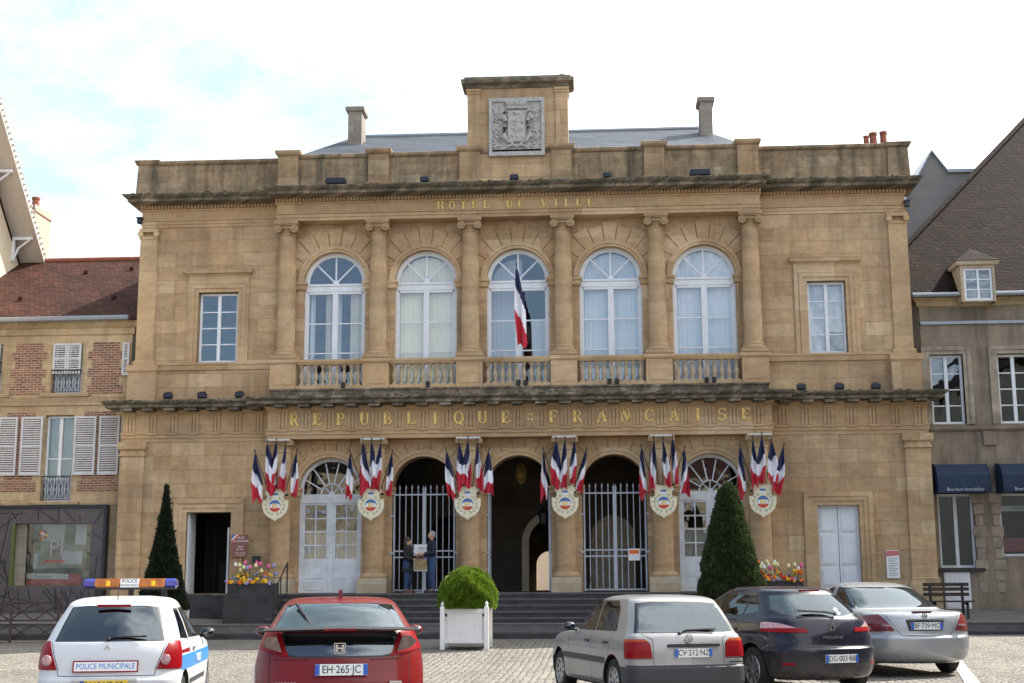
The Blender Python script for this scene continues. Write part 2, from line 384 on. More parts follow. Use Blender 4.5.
M['cream_reflection'] = window_sheet_mat('painted_cream_reflection', (.92,.84,.62))  # tone of a reflection, painted on a sheet behind the glass
def flag_mat(n, c): return plain(n, c, .8, var=.08, vs=10)
M['f_blue'] = flag_mat('flag_blue', (.009,.014,.06)); M['f_white'] = flag_mat('flag_white', (.72,.72,.78)); M['f_red'] = flag_mat('flag_red', (.42,.012,.03))
M['cream_p'] = plain('cream_shield_paint', (.78,.72,.54), .5, var=.05)
M['leafdeco'] = plain('painted_olive_leaves', (.20,.22,.09), .6)
M['s_blue'] = plain('painted_blue', (.05,.16,.42), .5)
M['s_red'] = plain('painted_red', (.55,.05,.03), .5)
M['s_white'] = plain('painted_white', (.8,.8,.8), .5)
CLOUD = (10.0, 10.2, 10.4); HAZE = (2.7, 3.6, 3.95); SKYS = .12; EXPO = 1.1
# ------------------------------------------------------------------ world and sun
SUN = Vector((.552, .42, .72)).normalized()
w = bpy.data.worlds.new('World'); SC.world = w; w.use_nodes = True; nt = w.node_tree
bg = nt.nodes['Background']; sky = N(nt, 'ShaderNodeTexSky'); sky.sky_type = 'NISHITA'; sky.sun_disc = False
sky.sun_elevation = math.asin(SUN.z); sky.sun_rotation = atan2(SUN.x, SUN.y); sky.air_density = 1.0; sky.dust_density = 1.5; sky.ozone_density = 1.0
tc = N(nt, 'ShaderNodeTexCoord')
sp = N(nt, 'ShaderNodeSeparateXYZ'); nt.links.new(tc.outputs['Generated'], sp.inputs[0])
ad = N(nt, 'ShaderNodeMath', operation='ADD'); nt.links.new(sp.outputs[2], ad.inputs[0]); ad.inputs[1].default_value = .35
mx = N(nt, 'ShaderNodeMath', operation='MAXIMUM'); nt.links.new(ad.outputs[0], mx.inputs[0]); mx.inputs[1].default_value = .12
dx = N(nt, 'ShaderNodeMath', operation='DIVIDE'); nt.links.new(sp.outputs[0], dx.inputs[0]); nt.links.new(mx.outputs[0], dx.inputs[1])
dy = N(nt, 'ShaderNodeMath', operation='DIVIDE'); nt.links.new(sp.outputs[1], dy.inputs[0]); nt.links.new(mx.outputs[0], dy.inputs[1])
cb = N(nt, 'ShaderNodeCombineXYZ'); nt.links.new(dx.outputs[0], cb.inputs[0]); nt.links.new(dy.outputs[0], cb.inputs[1])
n1 = noise(nt, cb.outputs[0], 2.4, 9, .62)
# cloud cover grows towards the right-hand (sun) side of the sky
gr0 = N(nt, 'ShaderNodeMath', operation='MULTIPLY_ADD'); nt.links.new(sp.outputs[0], gr0.inputs[0]); gr0.inputs[1].default_value = .62; nt.links.new(n1, gr0.inputs[2])
gr = N(nt, 'ShaderNodeMath', operation='MULTIPLY_ADD'); nt.links.new(sp.outputs[1], gr.inputs[0]); gr.inputs[1].default_value = .14; nt.links.new(gr0.outputs[0], gr.inputs[2])
cf = ramp(nt, [(.40,(.06,.06,.06)), (.52,(.3,.3,.3)), (.66,(1,1,1))], gr.outputs[0])
hy = N(nt, 'ShaderNodeMapRange'); nt.links.new(sp.outputs[1], hy.inputs[0]); setin(hy, From_Min=-.4, From_Max=.6, To_Min=.06, To_Max=.80)
hz = mixc(nt, sky.outputs[0], HAZE, hy.outputs[0])
cl = mixc(nt, hz, CLOUD, cf)
nt.links.new(cl, bg.inputs[0]); bg.inputs[1].default_value = SKYS
sd = bpy.data.lights.new('sun', 'SUN'); sd.energy = 4.2; sd.angle = radians(.55); sd.color = (1, .94, .84)
so = bpy.data.objects.new('sun', sd); COL.objects.link(so); so.rotation_euler = SUN.to_track_quat('Z', 'Y').to_euler(); so.location = (30, 20, 60)
SC.view_settings.view_transform = 'Standard'; SC.view_settings.look = 'None'; SC.view_settings.exposure = EXPO; SC.view_settings.gamma = 1

# ------------------------------------------------------------------ ground
def ss(a, b, x): t = max(0, min(1, (x-a)/(b-a))); return t*t*(3-2*t)
def gz(x, y): return .15*ss(2, 8, x)*ss(-26, -18, y)+.2*ss(-15, -5, y)*(1-.35*ss(2, 8, x))
def spaced(a, b, fine0, fine1, st, far):
    o = [a]; x = a
    xs = [a]+[a+(fine0-a)*k/far for k in range(1, far)]; x = fine0
    while x < fine1: xs.append(x); x += st
    xs += [fine1+(b-fine1)*k/far for k in range(0, far+1)]
    return sorted(set(xs))
xs = spaced(-600, 600, -30, 30, 1.0, 5); ys = spaced(-600, 900, -45, 0, 1.0, 5)
g = MB(); nx = len(xs)
g.v = [(x, y, gz(x, y)) for y in ys for x in xs]
for j in range(len(ys)-1):
    for i in range(nx-1): g.f.append((j*nx+i, j*nx+i+1, (j+1)*nx+i+1, (j+1)*nx+i)); g.m.append(0)
struct(g.build('ground', M['cobble'], smooth=True))
# pavement in front of the buildings with two kerb steps
k = MB()
k.box(-40, 40, -4.6, -3.0, -.3, .38); 
s1 = k.build('kerb', [M['lava'], M['kerb']]); struct(s1)
e = MB(); e.box(-40, 40, -4.606, -4.2, .33, .384); struct(e.build('kerb', M['lava_edge']))
k = MB(); k.add([(-40,-4.2,.38),(40,-4.2,.38),(40,-4.2,.56),(-40,-4.2,.56),(40,.45,.80),(-40,.45,.80)], [(0,1,2,3),(3,2,4,5)]); struct(k.build('pavement', M['paveband']))
e = MB(); e.box(-40, 40, -4.206, -3.85, .52, .566); struct(e.build('kerb', M['lava_edge']))
k = MB(); k.box(7.3, 7.65, -30, -15.5, .0, .17); 
mk = MB()
for i in range(20):
    y0 = -27+i*.8; x = 8.75+(y0+14.24)*.2116
    xe = x+.78*.2116; mk.add([(x,y0+.02,gz(x,y0)+.012),(x+.22,y0+.02,gz(x+.22,y0)+.012),(xe+.22,y0+.78,gz(xe+.22,y0+.8)+.012),(xe,y0+.78,gz(xe,y0+.8)+.012)], [(0,1,2,3)])
struct(mk.build('road_marking', M['kerb']))

# ------------------------------------------------------------------ the town hall
B = 2.818
COLX = [(i-2.5)*B for i in range(6)]; BAY = [(i-2)*B for i in range(5)]
hall = thing('town_hall', 'two-storey tan sandstone town hall with columns, balustrade and gold lettering', 'town hall', (0,0,0))
LW, UW = 12.0, 11.72
# ground-floor wall
ops = [(c+.02, 1.9, 1.35 if i not in (0, 4) else 1.35, 4.4, True) for i, c in enumerate(BAY)]
opsL = ops+[(-9.265, 1.35, 1.35, 3.75, False), (9.31, 1.2, 1.35, 3.8, False)]
wb = MB(); wb.wall(-LW, LW, .3, 5.86, 0, .6, opsL)
wb.build('ground_floor_wall', M['stone'], hall)
# upper wall
ops2 = [(c+.02, 1.9, 7.3, 10.75, True) for c in BAY]
wins = [(-9.225, 1.25, 8.3, 10.5, False), (9.28, 1.14, 8.3, 10.5, False)]
wb = MB(); wb.wall(-UW, UW, 7.0, 12.62, .1, .6, ops2+wins)
wb.build('upper_wall', M['stone'], hall)
# rear and side walls, floors
D = 13.0
wb = MB()
wb.box(-LW, -LW+.5, .6, D-.5, .3, 7.0); wb.box(LW-.5, LW, .6, D-.5, .3, 7.0)
wb.box(-UW, -UW+.5, .6, D-.5, 7.0, 13.3); wb.box(UW-.5, UW, .6, D-.5, 7.0, 13.3)
wb.wall(-LW, LW, .3, 13.3, D-.5, D, [(.42, .95, 1.35, 2.35, True)])
wb.buildby('outer_wall', M['stone'], hall, lambda x, y, z: (round(x/8), round(y/8), z > 7 if abs(x) > 9 else 0))
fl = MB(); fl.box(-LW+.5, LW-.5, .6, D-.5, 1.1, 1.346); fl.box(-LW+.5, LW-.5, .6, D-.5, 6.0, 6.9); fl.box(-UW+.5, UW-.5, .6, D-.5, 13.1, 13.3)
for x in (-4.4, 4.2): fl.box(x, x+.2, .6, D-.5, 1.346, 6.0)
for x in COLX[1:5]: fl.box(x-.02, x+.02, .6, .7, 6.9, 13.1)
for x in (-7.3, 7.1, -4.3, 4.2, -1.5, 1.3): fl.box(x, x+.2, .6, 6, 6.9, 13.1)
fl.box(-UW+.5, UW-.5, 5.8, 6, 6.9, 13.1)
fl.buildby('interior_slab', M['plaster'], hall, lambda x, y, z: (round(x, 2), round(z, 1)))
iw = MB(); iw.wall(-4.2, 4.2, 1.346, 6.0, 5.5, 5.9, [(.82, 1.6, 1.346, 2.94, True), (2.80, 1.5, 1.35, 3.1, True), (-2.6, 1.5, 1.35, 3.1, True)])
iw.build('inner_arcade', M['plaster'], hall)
ring = MB()
def archring(mb, cx, zs, r0, r1, y0, y1, zb=None, n=28, mi=0):
    pin = [(cx-r0*cos(pi*k/n), zs+r0*sin(pi*k/n)) for k in range(n+1)]
    po = [(cx-r1*cos(pi*k/n), zs+r1*sin(pi*k/n)) for k in range(n+1)]
    if zb is not None: pin = [(cx-r0, zb)]+pin+[(cx+r0, zb)]; po = [(cx-r1, zb)]+po+[(cx+r1, zb)]
    m = len(pin); vs = [(x,y0,z) for x, z in pin]+[(x,y0,z) for x, z in po]+[(x,y1,z) for x, z in pin]+[(x,y1,z) for x, z in po]
    fs = []
    for k in range(m-1):
        fs += [(k, k+1, m+k+1, m+k), (2*m+k, 3*m+k, 3*m+k+1, 2*m+k+1), (m+k, m+k+1, 3*m+k+1, 3*m+k), (k, 2*m+k, 2*m+k+1, k+1)]
    fs += [(0, m, 3*m, 2*m), (m-1, 3*m-1, 4*m-1, 2*m-1)]
    mb.add(vs, fs, mi)
archring(ring, .82, 2.94, .799, 1.03, 5.42, 5.52, 1.35)
ring.build('inner_arch_surround', M['paleashlar'], hall)
# far courtyard end and blocked niche behind the fourth bay
nb = MB(); nb.box(1.95, 3.65, 5.75, 5.85, 1.35, 4.4); nb.build('niche_wall', M['paleashlar'], hall)

# voussoirs and archivolts
vs_ = MB()
def voussoirs(mb, cx, zs, r0, r1, y, ztop, n=11, proud=.035, xlim=.95):
    for k in range(n):
        a0 = pi*k/n+.012; a1 = pi*(k+1)/n-.012
        pts = []
        for a in (a0, (a0+a1)/2, a1): pts.append((cx-r0*cos(a), zs+r0*sin(a)))
        for a in (a1, (a0+a1)/2, a0):
            r = r1*(1.0 if k % 2 else .94)
            x, z = -r*cos(a), r*sin(a)
            if z+zs > ztop: s_ = (ztop-zs)/z; x *= s_; z *= s_
            if abs(x) > xlim+.0: s_ = xlim/abs(x); x *= s_; z *= s_
            pts.append((cx+x, zs+z))
        mb.prism(pts[::-1], y-proud, y+.05)
for c in BAY:
    voussoirs(vs_, c+.02, 4.4, 1.14, 1.75, 0, 5.85, xlim=1.40)
    voussoirs(vs_, c+.02, 10.75, 1.12, 1.72, .1, 12.58, xlim=1.40)
vs_.buildby('voussoirs', M['stone_s'], hall, lambda x, y, z: (z > 8, round(x/B)))
av = MB()
for c in BAY:
    archring(av, c+.02, 4.4, .951, 1.13, -.07, .03); archring(av, c+.02, 4.4, 1.05, 1.15, -.10, .03)
    archring(av, c+.02, 10.75, .951, 1.10, .03, .12); archring(av, c+.02, 10.75, 1.03, 1.13, -.0, .12)
av.buildby('archivolt', M['stone_s'], hall, lambda x, y, z: (z > 8, round(x/B)), smooth=True)
im = MB()
for c in COLX:
    for zz, y in ((4.18, 0), (10.5, .1)):
        ends = []
        if c > COLX[0]: ends.append((c-B/2+.02+.95, c-.2))
        if c < COLX[-1]: ends.append((c+.2, c+B/2+.02-.95))
        for a, b in ends: im.ringloft(a, b, y-.01, y+.2, [(zz,.0),(zz+.03,.04),(zz+.15,.05),(zz+.19,.09),(zz+.26,.09),(zz+.262,0)])
im.buildby('impost_moulding', M['stone_s'], hall, lambda x, y, z: (z > 8, round(x, 1)))
# lower columns
lc = MB()
prof = [(.30,1.95),(.30,3.2),(.285,4.6),(.27,5.42),(.27,5.46),(.30,5.47),(.30,5.5),(.28,5.52),(.28,5.58),(.36,5.68)]
lc.lathe(prof, 0, 0, 24)
lc.box(-.39,.39,-.39,.39,5.68,5.82)
lc.lathe([(.40,1.78),(.42,1.82),(.40,1.88),(.33,1.92),(.33,1.96)], 0, 0, 24)
lcm = lc.mesh('column', M['stone_c'], True, False, 40)
lb = MB(); lb.box(-.43,.43,-.43,.40,1.35,1.78); lbm = lb.mesh('column_base', M['lowstone'])
def addmesh(me, name, parent, loc): 
    o = bpy.data.objects.new(name, me); COL.objects.link(o); o.parent = parent; o.location = loc; return o
for c in COLX:
    o = addmesh(lcm, 'lower_column', hall, (c,-.22,0)); addmesh(lbm, 'column_base', o, (0,0,0))
pr = MB()
for c in COLX: pr.box(c-.36, c+.36, -.06, .05, 1.35, 5.86)
pr.buildby('wall_pier', M['stone'], hall, lambda x, y, z: round(x))
# corner pilasters
pl = MB()
for s in (-1, 1):
    a, b = sorted((s*12.03, s*11.3))
    pl.ringloft(a, b, -.10, .1, [(.3,.08),(1.55,.08),(1.56,.05),(1.7,.05),(1.72,0),(5.42,0),(5.44,.04),(5.5,.04),(5.52,.0),(5.6,.0),(5.66,.07),(5.78,.08),(5.86,.08)])
pl.buildby('corner_pilaster', M['stone'], hall, lambda x, y, z: x > 0)
pl = MB()
for s in (-1, 1):
    a, b = sorted((s*11.75, s*11.2))
    pl.ringloft(a, b, .03, .2, [(7.05,.16),(8.0,.16),(8.05,.2),(8.22,.2),(8.24,.06),(8.36,.06),(8.4,0),(12.2,0),(12.22,.03),(12.3,.03)])
    for t in (a+.02, b-.02): pl.lathe([(.0,0),(.09,0),(.09,.18),(0,.18)], 0, 0, 12); pl.xform(Matrix.Translation((t,.02,12.36)) @ Matrix.Rotation(pi/2, 4, 'X') @ Matrix.Translation((0,0,-.08)), len(pl.v)-48)
    pl.box(a-.04, b+.04, -.02, .2, 12.44, 12.55)
pl.buildby('upper_pilaster', M['stone_s'], hall, lambda x, y, z: x > 0)
# lower entablature
en = MB()
for (x0, x1, yf) in ((-12.02, -7.46, -.02), (7.46, 12.02, -.02), (-7.45, 7.45, -.5)):
    en.ringloft(x0, x1, yf, .3, [(5.861,.0),(5.98,0),(5.985,.03),(6.1,.03),(6.105,.06),(6.15,.06),(6.155,-.0),(6.72,-.0),(6.73,.04),(6.78,.05),(6.82,.1),(6.83,.1)])
en.buildby('lower_entablature', M['stone_s'], hall, lambda x, y, z: round(x/9))
tg = MB()
def triglyph(mb, x, y):
    for d in (-.105, 0, .105): mb.box(x+d-.038, x+d+.038, y-.035, y+.02, 6.16, 6.66)
    mb.box(x-.16, x+.16, y-.05, y+.02, 6.66, 6.72); mb.box(x-.15, x+.15, y-.07, y+.02, 6.08, 6.13)
PIT = .7021
LX0 = -6.63
for k in range(-1, 20): triglyph(tg, LX0+PIT*(k+.5), -.5)
for s in (-1, 1):
    for k in range(7): triglyph(tg, s*(7.85+k*.655), -.02)
tg.buildby('triglyph', M['stone_s'], hall, lambda x, y, z: round((x-LX0)/PIT-.5) if abs(x) < 7.45 else (100 if x > 0 else -100)+round((x-(7.85 if x > 0 else -7.85))/.655))
mc = MB()
for (x0, x1, yf) in ((-12.02, -7.40, -.02), (7.40, 12.02, -.02), (-7.45, 7.45, -.5)):
    mc.ringloft(x0 if x0 > -12 else x0+.12, x1 if x1 < 12 else x1-.12, yf, .3, [(6.831,.12),(6.86,.46),(6.865,.52),(6.96,.52),(6.97,.56),(7.0,.60),(7.04,.62),(7.07,.62),(7.10,.2)])
mc.buildby('string_cornice', M['cornice'], hall, lambda x, y, z: round(x/9))
mu = MB()
for k in range(-1, 20): x = LX0+PIT*(k+.5); mu.box(x-.17, x+.17, -.98, -.5, 6.77, 6.85)
for s in (-1, 1):
    for k in range(7): x = s*(7.85+k*.655); mu.box(x-.17, x+.17, -.5, 0, 6.77, 6.85)
mu.buildby('mutule', M['cornice'], hall, lambda x, y, z: round(x, 1))
# ragged moss along the cornice edges
random.seed(3)
for (x0, x1, yf, z, nn) in ((-12.4, -7.9, -.62, 7.07, 150), (7.9, 12.4, -.62, 7.07, 150), (-8.0, 8.0, -1.1, 7.07, 420), (-11.9, -7.6, -.58, 13.52, 110), (7.6, 11.9, -.58, 13.52, 110), (-7.6, 7.6, -1.04, 13.52, 330)):
    ms = MB()
    for _ in range(nn):
        r_ = random.uniform(.015, .05); ms.ball((random.uniform(x0, x1), yf+random.uniform(-.02, .12), z+random.uniform(-.10, .02)), (r_*1.6, r_, r_*.7), 5, 4)
    o = ms.build('moss', M['moss'], hall, smooth=True); o['kind'] = 'stuff'
# upper-storey plinths and string
st = MB()
for (x0, x1) in ((-11.2, -7.4), (7.4, 11.2)):
    st.ringloft(x0, x1, .09, .2, [(8.06,.0),(8.08,.04),(8.2,.06),(8.24,.09),(8.29,.09),(8.3,.0)])
st.buildby('string_course', M['stone_s'], hall, lambda x, y, z: x > 0)
# centre plinth and pedestals
pb = MB(); pb.ringloft(-7.4, 7.4, -.48, .1, [(7.10,.0),(7.3,.0),(7.31,.03),(7.36,.03),(7.37,0)])
pb.build('balcony_plinth', M['cornice'], hall)
pd = MB()
for c in COLX:
    pd.ringloft(c-.39, c+.39, -.45, .15, [(7.37,.0),(8.12,.0),(8.14,.03),(8.18,.06),(8.27,.06),(8.28,.0)])
    pd.box(c-.29, c+.29, -.465, -.4, 7.5, 8.02)
pd.buildby('pedestal', M['stone_s'], hall, lambda x, y, z: round(x))
# balustrade with balusters
bt = MB()
for c in BAY:
    bt.box(c-B/2+.4, c+B/2-.4, -.42, -.14, 7.37, 7.47); bt.ringloft(c-B/2+.4, c+B/2-.4, -.40, -.16, [(8.1,-.02),(8.13,.0),(8.2,.03),(8.26,.03)])
bals = bt.buildby('balustrade', M['stone_s'], hall, lambda x, y, z: round(x/B))
bp = MB(); bp.box(-.065,.065,-.065,.065,7.47,7.53); bp.box(-.06,.06,-.06,.06,8.05,8.1)
bp.lathe([(.045,7.53),(.055,7.56),(.04,7.6),(.075,7.72),(.078,7.76),(.06,7.84),(.035,7.94),(.032,7.98),(.052,8.0),(.045,8.05)], 0, 0, 10)
bpm = bp.mesh('baluster', M['lowstone'], True)
for bi, c in enumerate(BAY):
    for k in range(9): addmesh(bpm, 'baluster', bals[bi], (c+(k-4)*.215, -.28, 0))
# upper ionic columns
uc = MB()
uc.lathe([(.34,8.4),(.36,8.44),(.34,8.5),(.30,8.52),(.31,8.56),(.295,8.6),(.27,8.62),(.275,9.6),(.262,11),(.235,12.1),(.235,12.14),(.255,12.15),(.255,12.2)], 0, 0, 24)
uc.box(-.4,.4,-.4,.3,8.281,8.4)
ucm = uc.mesh('upper_column', M['stone_c'], True, False, 40)
cp = MB()
cp.lathe([(.24,12.2),(.28,12.3),(.30,12.34)], 0, 0, 20)
cp.box(-.26,.26,-.33,.2,12.34,12.42)
for sx in (-1, 1):
    for yy in (-.36, ):
        n0 = len(cp.v); cp.lathe([(.115,0),(.12,.03),(.09,.05),(.09,.3),(.12,.36),(.12,.5)], 0, 0, 16)
        cp.xform(Matrix.Translation((sx*.25,yy+.5,12.33)) @ Matrix.Rotation(pi/2, 4, 'X'), n0)
        n0 = len(cp.v); cp.lathe([(.045,0),(.045,.03)], 0, 0, 10); cp.xform(Matrix.Translation((sx*.25,yy,12.33)) @ Matrix.Rotation(pi/2, 4, 'X'), n0)
cp.box(-.33,.33,-.37,.25,12.43,12.47); cp.box(-.36,.36,-.4,.25,12.47,12.58)
cpm = cp.mesh('capital', M['stone_s'], True, False, 40)
for c in COLX:
    o = addmesh(ucm, 'upper_column', hall, (c,-.12,0)); addmesh(cpm, 'capital', o, (0,0,0))
# upper entablature
en = MB()
for (x0, x1, yf) in ((-11.74, -7.36, .07), (7.36, 11.74, .07), (-7.35, 7.35, -.4)):
    en.ringloft(x0, x1, yf, .5, [(12.585,.0),(12.68,.0),(12.685,.025),(12.78,.025),(12.79,.06),(12.82,.06),(12.825,.0),(13.1,.0),(13.12,.04),(13.16,.05),(13.161,.03),(13.3,.05)])
en.buildby('upper_entablature', M['stone_s'], hall, lambda x, y, z: round(x/9))
dn = MB()
for (x0, x1, yf, yb) in ((-11.74, -7.5, .07, .1), (7.5, 11.74, .07, .1), (-7.38, 7.38, -.4, -.3)):
    n = int((x1-x0)/.105)
    for k in range(n+1):
        x = x0+.03+k*.105
        if x < x1: dn.box(x-.03, x+.03, yf-.12, yf, 13.17, 13.27)
dn.buildby('dentil_band', M['stone_s'], hall, lambda x, y, z: round(x/30) if abs(x) < 7.4 else (2 if x > 0 else -2))
mc = MB()
for (x0, x1, yf) in ((-11.52, -7.3, .07), (7.3, 11.52, .07), (-6.98, 6.98, -.4)):
    mc.ringloft(x0, x1, yf, 1.0, [(13.271,.10),(13.28,.14),(13.30,.48),(13.305,.52),(13.40,.53),(13.41,.57),(13.45,.63),(13.49,.66),(13.52,.66),(13.55,.25)])
mc.buildby('crowning_cornice', M['cornice'], hall, lambda x, y, z: round(x/9))
# parapet
pp = MB()
for (x0, x1, yf) in ((-11.88, -7.2, .02), (7.2, 11.88, .02), (-7.2, 7.2, -.28)):
    pp.ringloft(x0, x1, yf, yf+.4, [(13.5,.06),(13.7,.06),(13.72,.0),(14.58,.0),(14.6,.05),(14.64,.08),(14.71,.08),(14.73,.04)])
for s in (-1, 1):
    a, b = sorted((s*11.9, s*11.3)); pp.ringloft(a, b, -.03, .45, [(13.5,.04),(14.6,.0),(14.62,.06),(14.72,.1),(14.74,.1)])
pp.buildby('parapet', M['stone_w'], hall, lambda x, y, z: round(x, 0))
pk = MB()
for c in COLX: pk.ringloft(c-.31, c+.31, -.42, .2, [(13.55,.05),(13.75,.05),(13.77,.0),(14.66,.0),(14.68,.05),(14.74,.09),(14.82,.09),(14.84,.05)])
pk.buildby('parapet_pedestal', M['stone_p'], hall, lambda x, y, z: round(x))
# central block with the arms
cbk = MB()
cbk.ringloft(-1.46, 1.60, -.30, .5, [(13.5,.03),(16.72,.0)])
for s in (-1, 1):
    c = .07+s*1.36; cbk.ringloft(c-.19, c+.19, -.36, .3, [(13.5,.0),(16.5,.0),(16.52,.03),(16.56,.03),(16.58,.0),(16.62,.04),(16.68,.04)])
cbk.build('attic_block', M['stone'], hall)
cc = MB(); cc.ringloft(-1.46, 1.60, -.32, .5, [(16.7,.02),(16.78,.06),(16.82,.14),(16.84,.2),(16.95,.22),(17.0,.12),(17.05,.12)])
cc.ball((1.45,-.2,17.06), (.16,.16,.1)); cc.ball((-1.3,-.2,17.05), (.2,.16,.08))
cc.build('attic_cornice', M['cornice'], hall)
# carved coat of arms
ca = MB(); X0, X1, Z0, Z1 = -.77, .86, 14.55, 16.3
ca.box(X0, X1, -.36, -.28, Z0, Z1)
for a in ((X0-.04, X0+.06, Z0-.04, Z1+.04), (X1-.06, X1+.04, Z0-.04, Z1+.04)): ca.box(a[0], a[1], -.42, -.3, a[2], a[3])
ca.box(X0-.041, X1+.041, -.423, -.3, Z1-.06, Z1+.05); ca.box(X0-.041, X1+.041, -.45, -.3, Z0-.06, Z0+.07)
cx = .045
ca.prism([(cx-.27,15.95),(cx-.27,15.1),(cx-.2,15.0),(cx,14.93),(cx+.2,15.0),(cx+.27,15.1),(cx+.27,15.95)], -.42, -.3)
ca.ringloft(cx-.27, cx+.27, -.42, -.3, [(15.97,.0),(16.0,.05),(16.12,.03),(16.2,.09),(16.23,.09)])
for k in range(5): ca.box(cx-.3+k*.14, cx-.25+k*.14, -.5, -.4, 16.1, 16.24)
ca.ball((cx,-.42,15.86), (.12,.06,.07))
for s in (-1, 1):
    path = [(cx+s*.1,-.4,14.9),(cx+s*.3,-.42,14.98),(cx+s*.42,-.42,15.15),(cx+s*.36,-.42,15.4),(cx+s*.33,-.42,15.6),(cx+s*.44,-.42,15.78),(cx+s*.36,-.42,15.9)]
    ca.tube(path, [.05,.07,.08,.06,.06,.09,.05], 8)
    ca.tube([(cx-s*.05,-.4,14.78),(cx+s*.15,-.42,14.84),(cx+s*.35,-.42,14.74)], [.03,.05,.02], 6)
    ca.ball((cx+s*.45,-.43,15.72), (.09,.06,.08)); ca.ball((cx+s*.4,-.43,15.1), (.09,.06,.06))
    for k in range(46):
        r_ = random.random(); x = cx+s*(.45+.27*random.random()); z = 14.7+1.35*random.random()
        ca.ball((x,-.37,z), (.03+.03*random.random(),.04,.025+.03*random.random()), 6, 4)
for k in range(14): ca.ball((cx-.18+.36*random.random(),-.42,15.1+.6*random.random()), (.05,.03,.05), 6, 4)
ca.build('coat_of_arms', M['carved'], hall, smooth=True, angle=50)
# roof and chimneys
rf = MB()
x0, x1, y0, y1 = -7.44, 7.45, 1.4, 11.8; zb, zt = 15.16, 17.6
r0, r1 = -6.4, 6.15; ym = 6.6
rf.add([(x0,y0,zb),(x1,y0,zb),(x1,y1,zb),(x0,y1,zb),(r0,ym,zt),(r1,ym,zt),(x0,y0,13.4),(x1,y0,13.4),(x1,y1,13.4),(x0,y1,13.4)], [(0,1,5,4),(1,2,5),(2,3,4,5),(3,0,4),(6,7,1,0),(7,8,2,1),(8,9,3,2),(9,6,0,3)])
rf.build('slate_roof', M['slate'], hall)
rg = MB(); rg.tube([(r0,ym,zt+.02),(r1,ym,zt+.02)], .09, 8); rg.build('ridge_cap', M['zinc'], hall)
for cx_, w_ in ((-5.93, .48), (6.28, .42)):
    c = MB(); c.ringloft(cx_-w_/2, cx_+w_/2, 4.7, 5.5, [(15.0,0),(17.9,0),(17.92,.04),(17.94,.08),(18.06,.09),(18.1,.04)])
    c.build('chimney', M['chimstone'], hall)
c = MB(); c.box(11.2, 12.3, 3.9, 4.6, 13.2, 15.95); ch = c.build('chimney', M['brick'], hall)
for x, r, h in ((11.55,.11,.42), (11.78,.15,.52), (12.12,.14,.55)):
    c = MB(); c.lathe([(r,15.95),(r*.85,16.1),(r*.8,15.95+h*.8),(r*.95,15.95+h*.85),(r*.95,15.95+h)], x, 4.2, 12); c.build('chimney_pot', M['clay'], ch, smooth=True)
# side-window surrounds and hoods
sw = MB()
for cx_, w_ in ((-9.225, 1.25), (9.28, 1.14)):
    for d, y in ((.0, .06), (.12, .03)):
        a = w_/2+d
        sw.box(cx_-a-.12, cx_-a+.0, y, .15, 8.3, 10.5+d); sw.box(cx_+a, cx_+a+.12, y, .15, 8.3, 10.5+d)
        sw.box(cx_-a-.12, cx_+a+.12, y-.002, .15, 10.5+d+.0, 10.62+d)
    sw.box(cx_-.95, cx_+.95, .04, .15, 10.75, 11.0)
    sw.ringloft(cx_-.92, cx_+.92, .05, .15, [(11.0,.02),(11.05,.05),(11.08,.13),(11.16,.16),(11.2,.18),(11.22,.1)])
    sw.box(cx_-.95, cx_-.82, .05, .15, 8.3, 10.75); sw.box(cx_+.82, cx_+.95, .05, .15, 8.3, 10.75)
    sw.box(cx_-w_/2, cx_+w_/2, .02, .3, 8.22, 8.3)
sw.buildby('window_surround', M['stone_s'], hall, lambda x, y, z: x > 0)
ds = MB()
for cx_, w_, zt_ in ((-9.265, 1.35, 3.75), (9.31, 1.2, 3.8)):
    for d, y in ((.0, -.04), (.13, -.07), (.26, -.10)):
        a = w_/2+d; t_ = .13
        ds.box(cx_-a-t_, cx_-a, y, .05, 1.35, zt_+d); ds.box(cx_+a, cx_+a+t_, y, .05, 1.35, zt_+d); ds.box(cx_-a-t_, cx_+a+t_, y-.002, .05, zt_+d, zt_+d+t_)
ds.buildby('door_surround', M['stone_s'], hall, lambda x, y, z: x > 0)

# ---- windows
def arched_window(cx, w, zb, zs, y, bars=3, curtain=None, name='arched_window', openleaf=False):
    f = MB(); r = w/2; d0, d1 = y, y+.1
    archring(f, cx, zs, r-.125, r-.001, d0, d1, zb, 26)
    f.box(cx-r+.05, cx+r-.05, d0-.02, d1, zs-.26, zs-.02); f.box(cx-r+.02, cx+r-.02, d0-.05, d1, zs-.09, zs-.04)
    f.box(cx-.085, cx+.085, d0-.015, d1, zb, zs-.26)
    f.box(cx-r+.1, cx+r-.1, d0, d1, zb, zb+.14)
    f.box(cx-r+.1, cx+r-.1, d0, d1, zs-.34, zs-.26)
    H = zs-.34-zb-.14
    for k in (1, 2): f.box(cx-r+.1, cx+r-.1, d0+.02, d1-.02, zb+.14+H*k/3-.02, zb+.14+H*k/3+.02)
    for a in (45, 90, 135):
        f.bar((cx, zs), (cx+(r-.06)*cos(radians(a)), zs+(r-.06)*sin(radians(a))), .045, d0+.02, d1-.02)
    f.ball((cx, d0+.02, zs), (.1,.05,.1), 12, 6)
    o = f.build(name, M['white'], hall, smooth=True, angle=30)
    g = MB(); n = 20
    pts = [(cx-r+.08, zb+.1)]+[(cx-(r-.08)*cos(pi*k/n), zs+(r-.08)*sin(pi*k/n)) for k in range(n+1)]+[(cx+r-.08, zb+.1)]
    g.add([(x, y+.05, z) for x, z in pts], [tuple(range(len(pts)))]); g.build('pane', M['glass'], o)
    return o
